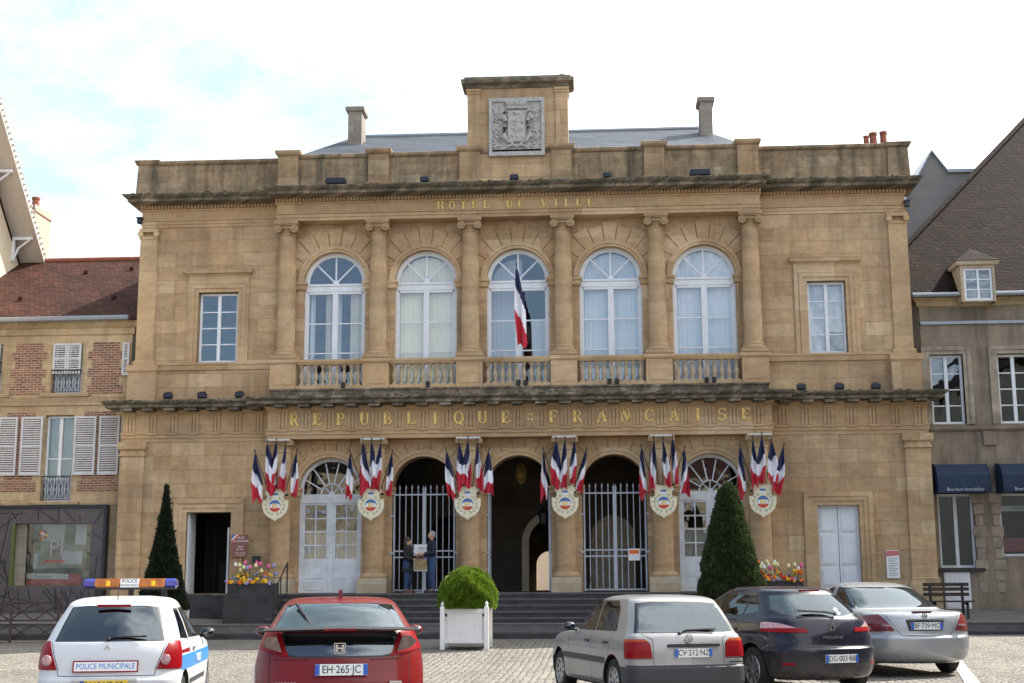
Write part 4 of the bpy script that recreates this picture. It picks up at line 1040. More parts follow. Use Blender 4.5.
def leafcloud(n, surf, size, seed, up=.2, thick=.10):
    rnd = random.Random(seed); m_ = MB()
    for _ in range(n):
        P, nrm = surf(rnd); nrm = Vector(nrm).normalized(); P = Vector(P)-nrm*(rnd.random()**1.6)*thick+nrm*.01
        d = (nrm+Vector((rnd.uniform(-.8,.8), rnd.uniform(-.8,.8), rnd.uniform(-.6,.6)+up))).normalized()
        t_ = d.cross(Vector((rnd.uniform(-1,1), rnd.uniform(-1,1), rnd.uniform(-1,1)))).normalized()
        s_ = size*(rnd.uniform(.6,1.3) if rnd.random() < .985 else rnd.uniform(1.6,2.4))
        m_.v += [tuple(P-t_*s_*.3), tuple(P+t_*s_*.3), tuple(P+d*s_+t_*s_*.12), tuple(P+d*s_-t_*s_*.12)]
        o = len(m_.v); m_.f.append((o-4, o-3, o-2, o-1)); m_.m.append(0)
    return m_
# white slatted planter with clipped box ball
def versailles(x, y, name_label, w_=.56, h=1.0, zb=None, cat='planter'):
    z = gz(x, y) if zb is None else zb
    t = thing('wooden_planter', name_label, cat, (x, y, z), .0)
    b = MB(); b.wall(-w_+.04, w_-.04, .17, h-.08, -w_+.05, w_-.05, [])
    b.build('panel', M['pl_white'], t)
    s_ = MB()
    for k in range(9):
        xx = -w_+.1+(2*w_-.2)*k/9
        s_.box(xx+.0008, xx+(2*w_-.2)/9-.0008, -w_+.03, -w_+.055, .19, h-.1); 
        s_.box(w_-.055, w_-.03, xx+.012, xx+(2*w_-.2)/9-.004, .19, h-.1)
    s_.build('boards', M['pl_white'], t)
    r = MB()
    for zz in (.14, h-.12):
        r.box(-w_, w_, -w_+.005, -w_+.05, zz, zz+.09); r.box(-w_, w_, w_-.05, w_-.005, zz, zz+.09); r.box(-w_+.005, -w_+.05, -w_+.05, w_-.05, zz+.001, zz+.088); r.box(w_-.05, w_-.005, -w_+.05, w_-.05, zz+.001, zz+.088)
    r.build('rail', M['pl_white'], t)
    for sx in (-1, 1):
        for sy in (-1, 1):
            q = MB(); q.box(sx*w_-.05, sx*w_+.05, sy*w_-.05, sy*w_+.05, 0, h+.02); q.lathe([(.04,h+.02),(.025,h+.04),(.042,h+.07),(.035,h+.10),(.012,h+.13),(.0,h+.15)], sx*w_, sy*w_, 8, cap=False)
            q.build('post', M['pl_white'], t)
    e = MB(); e.box(-w_+.05, w_-.05, -w_+.05, w_-.05, h-.2, h-.14); e.build('soil', M['bark'], t)
    return t, z
M['pl_white'] = plain('white_painted_planter_wood', (.76,.74,.72), .5, var=.05, vs=3, bmp=.003)
BX, BY = -.69, -8.5
_, bz = versailles(BX, BY, 'white wooden planter on the cobbles holding the bright green ball', .50, .93)
ball = thing('clipped_box_ball', 'bright green clipped dome of box growing in the white planter', 'topiary', (BX, BY, bz+.93))
def domes(rnd):
    while True:
        a = rnd.uniform(0, 2*pi); v = rnd.uniform(-.32, 1)
        r = sqrt(1-v*v) if v > 0 else 1-.32*v*v
        lob = 1+.04*sin(a*3+1)+.03*sin(a*7+v*9)+.02*sin(a*13-v*17)
        R, H = .65, .72
        return (R*r*lob*cos(a), R*r*lob*sin(a), .20+H*v*.92*lob), (cos(a)*r, sin(a)*r, max(v, -.3)*1.1)
leafcloud(80000, domes, .030, 1, .15, .06).build('leaves', M['box_leaf'], ball)
b = MB(); b.lathe([(.40,-.02),(.53,.02),(.57,.2),(.53,.42),(.40,.64),(.20,.77),(.02,.79)], 0, 0, 24); b.build('inner_twigs', M['box_leaf'], ball, smooth=True)
b = MB(); b.tube([(0,0,-.1),(0,0,.3)], .06, 8); b.build('trunk', M['bark'], ball)
def cone_tree(x, y, h, r, lab, seed, mat, plab, zb=.0, power=.8, n=42000, size=.055, blunt=.03):
    _, z = versailles(x, y, plab, .5, .85)
    t = thing('cone_topiary', lab, 'topiary', (x, y, z+.78))
    H = h-.8
    def prof(v): return (r-blunt)*((1-v)**power)+blunt*min(1, (1-v)*14)**.5
    def surf(rnd):
        v = 1-sqrt(rnd.random()) if rnd.random() < .9 else rnd.random(); a = rnd.uniform(0, 2*pi)
        rr = prof(v)*(1+.045*sin(a*3+v*6+seed)+.04*sin(a*5-v*21)+.03*sin(v*44+a*2))
        return (rr*cos(a), rr*sin(a), H*v), (cos(a), sin(a), .25)
    leafcloud(n, surf, size, seed, .55, .09).build('crown', mat, t)
    b = MB(); b.lathe([(max(.01, prof(v/12)-.09), H*v/12) for v in range(13)], 0, 0, 16); b.build('inner_branches', mat, t, smooth=True)
    b = MB(); b.tube([(0,0,-.3),(0,0,.4)], .05, 8); b.build('trunk', M['bark'], t)
cone_tree(-8.87, -5.3, 4.0, .64, 'tall slim dark green clipped cone left of the open doorway', 5, M['yew_leaf'], 'white wooden planter under the slim dark cone, behind the police car', power=1.45, n=30000)
cone_tree(5.62, -5.6, 3.85, .88, 'broad rounded green cone in front of the right arched door', 8, M['yew_leaf2'], 'white wooden planter under the broad green cone, behind the parked cars', power=.92, n=60000, size=.05, blunt=.15)
# ------------------------------------------------------------------ notices
def notice(x, z, w_, h, y, lab, base, bands, name='notice_board'):
    t = thing(name, lab, 'sign', (x, y, z)); b = MB(); b.box(-w_/2, w_/2, -.02, .0, -h/2, h/2); b.build('board', base, t)
    return t
M['brownsign'] = plain('brown_sign_enamel', (.23,.085,.07), .4)
t = notice(-8.28, 2.74, .47, .66, -.14, 'brown sign with white lettering between the open doorway and the first column', M['brownsign'], 0)
b = MB(); b.prism([(-.235,.33),(-.235,.2),(-.22,.2),(-.09,.33)], -.024, -.018, 0); b.prism([(-.235,.2),(-.235,.14),(-.03,.33),(-.09,.33)], -.0245, -.018, 1); b.prism([(-.235,.14),(-.235,.08),(.03,.33),(-.03,.33)], -.025, -.018, 2)
b.build('tricolour_corner', [M['s_blue'], M['s_white'], M['s_red']], t)
for i, (s_, z_, sz) in enumerate([('VILLE', .24, .10), ('DE MOULINS', .14, .085), ('Hôtel', -.02, .07), ('de Ville', -.10, .07), ('ouvert du lundi', -.20, .05), ('au vendredi', -.26, .05)]): text(s_, sz, M['s_white'], t, FRONT(.03, -.022, z_), .002)
t = notice(10.79, 2.10, .37, .80, -.02, 'white notice with a pink-red heading on the wall right of the double door', M['s_white'], 0)
M['pinkred'] = plain('faded_red_print', (.55,.16,.18), .6); M['greyprint'] = plain('grey_print', (.25,.28,.33), .6)
b = MB(); b.prism([(-.18,.38),(-.18,.22),(.18,.25),(.18,.38)][::-1], -.024, -.018); b.build('heading', M['pinkred'], t)
b = MB()
for q in range(11): b.box(-.13, .13-.08*((q*7) % 3)/2, -.023, -.018, .15-q*.048, .165-q*.048)
b.build('printed_lines', M['greyprint'], t)
o = MB(); o.box(-.1,.1,-.14,0,-.09,.09); o.box(-.12,.12,-.16,0,.09,.11); oo = o.build('letter_box', M['black']); oo.location = (-7.78,-.0,2.33); tag(oo, 'small black box on the wall right of the brown sign', 'letter box')
# white paper on the gate of the fourth arch
t = notice(3.38, 2.42, .33, .34, .05, 'small white and orange paper hung on the fourth arch gate', M['s_white'], 0, 'gate_notice')
b = MB(); b.box(-.14,.14,-.024,-.018,.02,.13); b.build('orange_heading', M['fl_orange'], t)
# poster board on a post behind the two people
t = thing('poster_stand', 'white and mauve poster on a thin post between the two people', 'poster stand', (-2.70,-.62,1.35))
b = MB(); b.box(-.30, .30, -.02, .02, .62, 1.38, 0); b.box(-.31,.31,-.015,.025,.61,1.39,1); b.build('board', [M['s_white'], M['iron']], t)
M['mauve'] = plain('mauve_print', (.35,.25,.42), .6, var=.3, vs=6); M['ochre'] = plain('ochre_print', (.5,.40,.20), .6, var=.3, vs=9)
b = MB(); b.box(-.28,.28,-.026,-.018,.95,1.12,0); b.box(-.28,.28,-.026,-.018,.66,.93,1); b.build('printed_picture', [M['mauve'], M['ochre']], t)
text('Marché', .11, M['greyprint'], t, FRONT(0, -.024, 1.27), .002)
b = MB(); b.box(-.05,.05,-.0,.04,.02,.62); b.box(-.25,.25,-.2,.25,0,.03); b.build('post', M['iron'], t)
# bench by the right-hand house
t = thing('street_bench', 'dark slatted bench on the pavement before the small white basement door', 'bench', (11.60, -2.9, .64))
b = MB()
for z_ in (.62, .76, .88): b.box(-.6, .6, .26, .30, z_-.045, z_+.045)
b.build('backrest', M['dkwood'] if 'dkwood' in M else M.setdefault('dkwood', plain('dark_brown_bench_wood', (.05,.032,.025), .7, var=.2)), t)
b = MB()
for y_ in (-.2,-.06,.08): b.box(-.6,.6,y_-.055,y_+.055,.42,.46)
b.build('seat', M['dkwood'], t)
for x_ in (-.42, .42):
    b = MB(); b.box(x_-.03,x_+.03,-.22,-.16,0,.42); b.box(x_-.03,x_+.03,.24,.3,0,.92); b.box(x_-.03,x_+.03,-.22,.3,.36,.42); b.build('leg', M['black'], t)
# street barriers on the left
M['barrier'] = plain('brown_red_barrier_paint', (.045,.026,.022), .55)
bar_labels = ['brown lattice barrier at the left edge of the picture', 'brown lattice barrier standing just left of the police car roof', 'brown lattice barrier behind the white police car']
for i, (x, y, rz_) in enumerate(((-13.6,-6.2,.02), (-11.25-.98,-6.05,.0), (-9.9,-4.95,.03))):
    t = thing('street_barrier', bar_labels[i], 'barrier', (x, y, gz(x, y)), rz_, 'lattice street barriers')
    def X(a, b, z0, z1, mb): mb.bar((a,z0),(b,z1),.03,-.015,.015); mb.bar((a,z1),(b,z0),.03,-.018,.012)
    w_ = .95 if i else 1.15
    for x_ in (-w_, w_): b = MB(); b.tube([(x_,0,0),(x_,0,1.08)], .035, 8); b.ball((x_,0,1.1), .05, 8, 6); b.build('post', M['barrier'], t)
    b = MB()
    for z_ in (.08, .45, .55, .98): b.box(-w_, w_, -.02, .02, z_-.022, z_+.022)
    b.build('rail', M['barrier'], t)
    b = MB()
    for k_ in range(3): a_ = -w_+2*w_*k_/3; X(a_, a_+2*w_/3, .55, .98, b); X(a_, a_+2*w_/3, .08, .45, b)
    b.build('lattice', M['barrier'], t)
# ------------------------------------------------------------------ people
M['navycloth'] = plain('navy_jacket_cloth', (.008,.011,.028), .85, var=.2, vs=8); M['blackcloth'] = plain('black_coat_cloth', (.010,.010,.013), .85, var=.2, vs=8)
M['denim'] = plain('blue_denim', (.022,.048,.12), .85, var=.25, vs=12); M['skin'] = plain('skin', (.50,.27,.18), .6, var=.06); M['greyhair'] = plain('grey_hair', (.24,.235,.23), .8, var=.2, vs=40)
M['darkhair'] = plain('dark_hair', (.03,.02,.018), .6, var=.2, vs=40); M['shoe'] = plain('dark_shoe_leather', (.02,.015,.013), .5); M['shoe_b'] = plain('brown_boot_leather', (.14,.055,.03), .5)
def skinned(name, verts, edges, radii, mat, parent, root=0, sub=2):
    me = bpy.data.meshes.new(name); me.from_pydata(verts, edges, []); o = bpy.data.objects.new(name, me); COL.objects.link(o)
    sm = o.modifiers.new('s', 'SKIN'); sm.use_smooth_shade = True
    for i, r in enumerate(radii):
        v = me.skin_vertices[0].data[i]; v.radius = r if isinstance(r, tuple) else (r, r); v.use_root = (i == root)
    sb = o.modifiers.new('b', 'SUBSURF'); sb.levels = sb.render_levels = sub
    m2 = evalmesh(o, name); m2.materials.clear(); m2.materials.append(mat)
    m2.polygons.foreach_set('use_smooth', [True]*len(m2.polygons))
    bpy.data.objects.remove(o); o2 = bpy.data.objects.new(name, m2); COL.objects.link(o2); o2.parent = parent; return o2
def head(t, hair, z, long=False, bald=False):
    # skull, jaw, nose, ears facing +x
    h = MB(); h.ball((0,0,z), (.092,.075,.115), 16, 12); h.ball((.018,0,z-.055), (.072,.06,.065), 12, 8); h.ball((.098,0,z-.018), (.02,.014,.022), 8, 6)
    h.ball((0,.075,z-.01), (.02,.012,.03), 8, 6); h.ball((0,-.075,z-.01), (.02,.012,.03), 8, 6); h.tube([(-.01,0,z-.20),(0,0,z-.06)], [.055,.05], 12)
    return h
def hand(mb, p, d, side):
    # palm and five bent fingers, d = pointing direction
    d = Vector(d).normalized(); P = Vector(p); up = Vector((0,0,1)); s_ = d.cross(up).normalized(); n = s_.cross(d)
    mb.tube([P, P+d*.045, P+d*.085], [.026,.036,.032], 8)
    for k, L in enumerate((.068,.078,.072,.056)):
        b0 = P+d*.08+s_*(.026-.0175*k); mb.tube([b0, b0+d*L*.5-n*.006, b0+d*L*.85-n*.03], [.0095,.009,.007], 6)
    b0 = P+d*.02+s_*.03*side; mb.tube([b0, b0+d*.03+s_*.022*side, b0+d*.06+s_*.026*side-n*.01], [.012,.011,.008], 6)
def person(loc, rz_, lab, coat, hairm, coatlen, shoe, H, woman):
    t = thing('person', lab, 'person', loc, rz_); s = H/1.75; Z = lambda z: z*s
    hip = .095 if not woman else .09; shl = .19 if not woman else .165
    V = [(0,0,Z(.95)), (0,0,Z(1.12)), (.0,0,Z(1.32)), (-.01,0,Z(1.43)), (0,0,Z(1.50)), (.01,0,Z(1.60)),
         (0,shl,Z(1.41)), (.0,shl+.035,Z(1.13)), (.26,shl-.06,Z(1.10)), (.33,shl-.10,Z(1.10)),
         (0,-shl,Z(1.41)), (.0,-shl-.035,Z(1.13)), (.24,-shl+.04,Z(1.05)), (.32,-shl+.08,Z(1.06)),
         (0,hip,Z(.88)), (.01,hip+.01,Z(.50)), (-.01,hip+.02,Z(.09)), (.13,hip+.03,Z(.035)),
         (0,-hip,Z(.88)), (.02,-hip-.01,Z(.50)), (.0,-hip-.02,Z(.09)), (.14,-hip-.03,Z(.035))]
    E_ = [(0,1),(1,2),(2,3),(3,4),(4,5),(2,6),(6,7),(7,8),(8,9),(2,10),(10,11),(11,12),(12,13),(0,14),(14,15),(15,16),(16,17),(0,18),(18,19),(19,20),(20,21)]
    R = [.09,.085,.09,.07,.055,.055,.065,.05,.036,.028,.065,.05,.036,.028,.085,.062,.042,.035,.085,.062,.042,.035]
    body = skinned('body', V, E_, R, M['skin'], t)
    # head and hands are part of the same continuous body
    hm = head(t, hairm, Z(1.635)); hand(hm, V[9], (1,-.25,.05), 1); hand(hm, V[13], (1,.2,.1), -1)
    b = bmesh.new(); b.from_mesh(body.data); tmp = hm.mesh('tmp', M['skin'], True); b.from_mesh(tmp); b.to_mesh(body.data); b.free(); body.data.polygons.foreach_set('use_smooth', [True]*len(body.data.polygons))
    # trousers
    for sg in (1, -1):
        tr = MB(); y = sg*hip; tr.tube([(0,y*.6,Z(1.0)),(0,y,Z(.86)),(.015,y*1.1,Z(.5)),(-.005,y*1.2,Z(.12)),(.0,y*1.2,Z(.07))], [.115,.112,.082,.068,.07], 14); tr.build('trouser_leg', M['denim'], t, smooth=True, angle=70)
        sh_ = MB(); n0 = 0; sh_.ball((.05,y*1.3,.045), (.145,.05,.05), 12, 8); sh_.box(-.09,.18,y*1.3-.045,y*1.3+.045,0,.025); sh_.build('shoe', shoe, t, smooth=True)
    c = MB(); zb_ = coatlen
    prof = [(zb_, .175 if not woman else .215, .14 if not woman else .175), (Z(.95), .16, .135), (Z(1.12), .155, .125), (Z(1.30), shl+.005, .135), (Z(1.41), shl-.01, .115), (Z(1.47), .085, .075), (Z(1.51), .072, .065)]
    n = 20; vs = []; fs = []
    for z, ry, rx in prof:
        for k_ in range(n): a = 2*pi*k_/n; f_ = 1+.03*sin(a*5+z*8); vs.append((rx*cos(a)*f_, ry*sin(a)*f_, z))
    for j in range(len(prof)-1):
        for k_ in range(n): fs.append((j*n+k_, j*n+(k_+1) % n, (j+1)*n+(k_+1) % n, (j+1)*n+k_))
    c.add(vs, fs); fs2 = c
    for (a_, b_, c_) in (((0,shl-.02,Z(1.40)), (V[7][0],V[7][1],V[7][2]), (V[8][0]-.02,V[8][1],V[8][2])), ((0,-shl+.02,Z(1.40)), V[11], (V[12][0]-.02,V[12][1],V[12][2]))):
        c.ball(a_, (.085,.08,.08), 10, 8); c.tube([a_, ((a_[0]+b_[0])/2,(a_[1]+b_[1])/2*1.02,(a_[2]+b_[2])/2), b_], [.082,.072,.066], 12); c.ball(b_, .067, 10, 8); c.tube([b_, ((b_[0]+c_[0])/2,(b_[1]+c_[1])/2,(b_[2]+c_[2])/2), c_], [.066,.058,.05], 12)
    c.build('jacket' if not woman else 'coat', coat, t, smooth=True, angle=70)
    hr = MB(); z = Z(1.635)
    if woman: hr.ball((-.018,0,z+.03), (.105,.092,.112), 14, 10); hr.ball((-.05,0,z-.06), (.07,.088,.10), 12, 8)
    else: hr.ball((-.02,0,z+.035), (.094,.083,.092), 14, 10); hr.ball((-.05,0,z-.02), (.055,.076,.07), 12, 8)
    hr.build('hair', hairm, t, smooth=True)
    return t, V
person((-2.42,-1.15,1.35), radians(200), 'person in a navy jacket and blue jeans with short grey hair beside the poster', M['navycloth'], M['greyhair'], .80, M['shoe'], 1.74, False)
person((-3.12,-1.05,1.35), radians(-15), 'person in a long black coat and jeans with dark hair, left of the poster', M['blackcloth'], M['darkhair'], .60, M['shoe_b'], 1.56, True)
b = MB(); b.box(-.11,.11,-.15,.15,-.004,.004); b.box(-.10,.10,-.14,.14,.004,.008)
o = b.build('document_folder', M['black']); o.location = (-2.78,-1.12,2.36); o.rotation_euler = (.15,-.1,.1); tag(o, 'dark flat folder held between the two people on the landing', 'folder')
# ------------------------------------------------------------------ left brick-and-stone house
lh = thing('brick_house', 'brick and stone house with white shutters and red tile roof left of the town hall', 'house', (0,0,0))
LX, RX, FY = -18.1, -12.03, .5
b = MB(); opsh = [(-14.18, 2.44, 1.6, 3.47, False), (-14.2, .90, 4.12, 6.80, False), (-14.05, .92, 7.45, 9.05, False), (-16.6, .9, 7.45, 9.05, False), (-16.65, .9, 4.12, 6.8, False), (-11.9, .5, 4.2, 6.8, False) , (-12.0,.4,7.45,9.05,False)]
b.wall(LX, RX, 0.3, 9.5, FY, FY+.35, [o for o in opsh if o[0] < -13])
b.build('facade_wall', M['house_stone'], lh)
b = MB(); b.box(LX, RX, FY+.36, 9.0, 3.9, 9.5); 
b2 = MB(); b2.box(RX, -11.74, FY, FY+.3, 7.1, 9.75); b2.box(LX, LX+.3, FY+.35, 11.5, .3, 9.5); b2.box(RX-.3, RX, FY+.35, 11.5, .3, 9.5); b2.box(LX+.3, RX-.3, 11.2, 11.5, .3, 9.5); b2.box(LX+.3, RX-.3, FY+.35, 11.2, 6.95, 7.1); b2.box(LX+.3, RX-.3, 3.0, 3.2, .3, 9.4); b2.box(LX+.3, RX-.3, FY+.35, 11.2, 4.0, 4.1)
b2.build('house_core', M['plaster'], lh)
# brick panels with toothed stone quoins
bp_ = MB(); rnd = random.Random(2)
def brickpanel(x0, x1, z0, z1, n):
    h = (z1-z0)/n
    for k in range(n):
        d = .13 if k % 2 else 0
        bp_.box(x0+d, x1-d, FY-.012, FY+.01, z0+k*h, z0+(k+1)*h-(.0 if k < n-1 else 0))
brickpanel(-15.85, -14.72, 7.45, 9.06, 6); brickpanel(-13.40, -12.28, 7.45, 9.06, 6)
brickpanel(-16.0, -14.85, 4.45, 6.9, 8); brickpanel(-13.55, -12.30, 4.45, 6.9, 8); brickpanel(LX, -17.2, 4.75, 6.9, 6); brickpanel(LX, -17.1, 7.45, 9.06, 6)
bp_.buildby('brick_panel', M['brick'], lh, lambda x, y, z: (z > 7, x < -16.5, x < -14.2))
b = MB(); b.ringloft(LX, RX+.03, FY, FY+.3, [(7.08,.0),(7.1,.05),(7.2,.06),(7.3,.1),(7.34,.12),(7.36,.0)]); b.ringloft(LX, RX+.03, FY, FY+.3, [(9.3,.0),(9.32,.05),(9.5,.06),(9.55,.15),(9.62,.2),(9.72,.22)])
b.ringloft(LX, RX+.03, FY, FY+.3, [(4.0,.0),(4.02,.04),(4.1,.05),(4.12,0)])
b.build('cornice_bands', M['house_stone'], lh)
sl = 3.25/5.5
rf = MB(); e0 = FY-.35; zE = 9.78
RR = -11.75; rf.add([(LX-.05,e0,zE),(RR,e0,zE),(RR,6,13.06),(LX-.05,6,13.06),(RR,12,9.6),(LX-.05,12,9.6),(LX-.05,e0,zE-.1),(RR,e0,zE-.1)], [(0,1,2,3),(3,2,4,5),(6,7,1,0),(0,3,5),(1,4,2)])
rfo = rf.build('tiled_roof', M['tile_red'], lh)
b = MB(); b.tube([(LX,6,13.09),(RR,6,13.09)], .09, 8); b.build('ridge_tiles', M['clay'], rfo)
b = MB(); b.tube([(LX,e0-.05,9.74),(RX-.02,e0-.05,9.76)], .085, 10); b.build('gutter', M['zinc'], lh)
for x, f_ in ((-16.3,.3),(-15.2,.75),(-13.2,.3),(-13.7,.8)): b = MB(); y_ = e0+5.85*f_; b.box(x-.07,x+.07,y_-.07,y_+.07,zE+(y_-e0)*.56,zE+(y_-e0)*.56+.10); b.build('roof_vent', M['tile_red'], rfo)
# downpipe between shop and hall
b = MB(); b.tube([(-12.16,.36,.9),(-12.16,.36,6.5),(-12.1,.36,6.9)], .05, 8); b.build('downpipe', M['zinc'], lh)
def shutter_leaf(x0, x1, z0, z1, y, parent, ang=0):
    f = MB(); t_ = .06
    f.box(x0, x0+t_, y-.04, y, z0, z1); f.box(x1-t_, x1, y-.04, y, z0, z1)
    zm = (z0+z1)/2
    for z in (z0, zm-.03, z1-.07): f.box(x0+t_, x1-t_, y-.038, y-.002, z, z+.07)
    n = int((z1-z0)/.075)
    for k in range(n):
        z = z0+.07+k*(z1-z0-.14)/n
        f.add([(x0+t_,y-.036,z),(x1-t_,y-.036,z),(x1-t_,y-.004,z+.045),(x0+t_,y-.004,z+.045)], [(0,1,2,3)])
    return f.build('shutter', M['shutter'], parent)
M['panelblue'] = plain('pale_blue_balcony_panel', (.58,.66,.78), .6, var=.08)
def french_window(cx, w_, zb, zt, shut):
    o = rect_window(cx, w_, zb, zt, FY+.15, 2, lh, M['white'], th=.06, gm='glass_door', curtain='beige_c')
    g = MB()
    h = .78 if zt-zb > 2 else .75
    g.box(cx-w_/2-.02, cx+w_/2+.02, FY-.12, FY-.06, zb+h-.03, zb+h)
    for k in range(11): x = cx-w_/2+w_*k/10; g.box(x-.008, x+.008, FY-.10, FY-.084, zb+.05, zb+h-.03)
    for k in range(5): x = cx-w_/2+w_*(k+.5)/5; g.bar((x-.06,zb+.1), (x+.06,zb+h-.15), .014, FY-.099, FY-.086); g.bar((x+.06,zb+.1), (x-.06,zb+h-.15), .014, FY-.101, FY-.088)
    g.box(cx-w_/2, cx+w_/2, FY-.1, FY-.08, zb+.04, zb+.06)
    g.build('balcony_rail', M['black'], o)
    g = MB(); g.box(cx-w_/2+.02, cx+w_/2-.02, FY+.10, FY+.13, zb+.02, zb+h-.05); g.build('lower_panel', M['panelblue'], o)
    g = MB(); g.ringloft(cx-w_/2-.15, cx+w_/2+.15, FY, FY+.1, [(zb-.12,.1),(zb-.10,.16),(zb-.02,.18),(zb,.16)]); g.build('window_sill', M['house_stone'], o)
    for a, c_, z0_, z1_ in shut: shutter_leaf(a, c_, z0_, z1_, FY-.02-.03, o)
french_window(-14.2, .88, 4.14, 6.78, [(-15.38, -14.70, 4.94, 6.75), (-13.70, -13.02, 4.94, 6.75)])
french_window(-16.65, .88, 4.14, 6.78, [(-16.10, -15.50, 4.94, 6.75)])
french_window(-14.05, .90, 7.46, 9.04, [(-14.50, -14.06, 8.08, 9.04), (-14.05, -13.61, 8.08, 9.04)])
french_window(-16.6, .90, 7.46, 9.04, [(-16.62, -16.2, 8.08, 9.04), (-17.05, -16.63, 8.08, 9.04)])
s_ = shutter_leaf(-12.92, -12.28, 4.94, 6.75, FY-.05, lh); s_ = shutter_leaf(-12.30, -12.08, 8.0, 9.04, FY-.05, lh)
# shopfront
sf = MB(); sf.wall(-18.05, -12.55, .55, 3.93, .28, .5, [(-14.18, 2.44, 1.6, 3.47, False)])
def shopmat():
    m, nt, p = newmat('mauve_grey_shop_panel'); v = mapped(nt); nt.links.new(ramp(nt, [(.3,(.070,.060,.072)),(.7,(.105,.092,.105))], noise(nt, v, 3, 4)), p.inputs['Base Color']); setin(p, Roughness=.45); return m
M['shop'] = shopmat()
sfo = sf.build('shopfront', M['shop'], lh)
ln = MB(); rnd = random.Random(8)
def ok(p): return -18 < p[0] < -12.62 and .6 < p[1] < 3.9 and not (-15.45 < p[0] < -12.92 and 1.54 < p[1] < 3.5)
for k in range(58):
    x = rnd.uniform(-18,-12.6); z = rnd.uniform(.6,3.9); a = rnd.gauss(pi/2, .75); L_ = rnd.uniform(.8,2.6)
    for q in range(int(L_/.06)):
        t0 = -L_/2+q*.06; p0 = (x+cos(a)*t0, z+sin(a)*t0); p1 = (x+cos(a)*(t0+.062), z+sin(a)*(t0+.062))
        if ok(p0) and ok(p1): ln.bar(p0, p1, .019, .268-.0003*(k % 9), .285)
ln.build('dark_branch_lines', M['black'], sfo)
b = MB(); b.box(-18.05, -12.5, .22, .5, 3.93, 4.02); b.box(-12.56, -12.48, .2, .5, .55, 3.93); b.build('shop_frame', M['navy'], sfo)
M['olive'] = plain('olive_painted_frame', (.09,.12,.03), .5)
b = MB(); b.box(-15.41, -15.32, .26, .62, 1.6, 3.47); b.box(-15.4, -12.96, .36, .46, 1.55, 1.62); b.build('window_frame', M['olive'], sfo)
g = MB(); g.add([(-15.0,.46,1.6),(-12.97,.46,1.6),(-12.97,.46,3.47),(-15.0,.46,3.47)], [(0,1,2,3)]); g.build('pane', glass_mat('shop_glass', .05, (.8,.83,.85)), sfo)
b = MB(); b.box(-15.32, -14.99, .40, .44, 1.62, 3.46); b.build('grey_side_panel', M['chimstone'], sfo)
# display seen through the shop window; olive panels paint in the reflected building
b = MB(); b.box(-15.0, -13.0, .98, 1.08, 1.6, 3.5); b.build('display_back', plain('pale_display_board', (.42,.38,.28), .8, var=.5, vs=2.2), sfo)
b = MB(); b.box(-15.0,-14.8,.93,.95,2.7,3.46); b.box(-14.0,-13.72,.93,.95,2.9,3.46); b.box(-13.3,-13.0,.9,.95,1.7,3.2); b.build('olive_reflection_panel', M['leafdeco'], sfo)
b = MB(); b.box(-14.75,-14.05,.96,.99,2.95,3.45); b.box(-13.7,-13.35,.96,.99,2.85,3.45); b.box(-14.1,-13.45,.955,.99,2.25,2.65); b.box(-14.98,-14.85,.955,.99,2.1,2.6); b.build('white_poster', M['s_white'], sfo)
b = MB(); b.prism([(-15,2.12),(-13.15,2.15),(-13.15,2.06),(-14.0,1.98),(-15,2.03)][::-1], .80, .84, 0); b.prism([(-15,1.98),(-13.7,1.96),(-13.7,1.80),(-15,1.82)][::-1], .57, .61, 1); b.prism([(-15,1.81),(-13.3,1.80),(-13.3,1.62),(-15,1.62)][::-1], .56, .60, 2); b.prism([(-13.68,1.96),(-13.3,1.97),(-13.3,1.80),(-13.68,1.80)][::-1], .56, .60, 2)
b.build('sale_banner', [M['black'], M['s_white'], M['s_red']], sfo)
b = MB(); cx_, cz_ = -14.52, 3.13; 
for k in range(13):
    a = 2*pi*k/13; b.bar((cx_+.07*cos(a), cz_+.07*sin(a)), (cx_+.17*cos(a), cz_+.17*sin(a)), .022, .44, .452, k % 5)
archring(b, cx_, cz_, .04, .065, .44, .452, None, 12, 5); b.build('sunburst_logo', [M['fl_yellow'], M['leafgreen'], M['s_red'], M['fl_lilac'], M['fl_orange'], M['s_white']], sfo)
M['lgrey'] = plain('light_grey_lettering', (.30,.30,.31), .5)
text('PI', .66, M['lgrey'], sfo, FRONT(-14.05, .44, 2.72), .003)
text('BOUTIQUE', .13, M['s_red'], sfo, FRONT(-14.1, .44, 2.33), .003); text('Boutique', .14, M['greyprint'], sfo, FRONT(-14.5, .565, 1.89), .003)
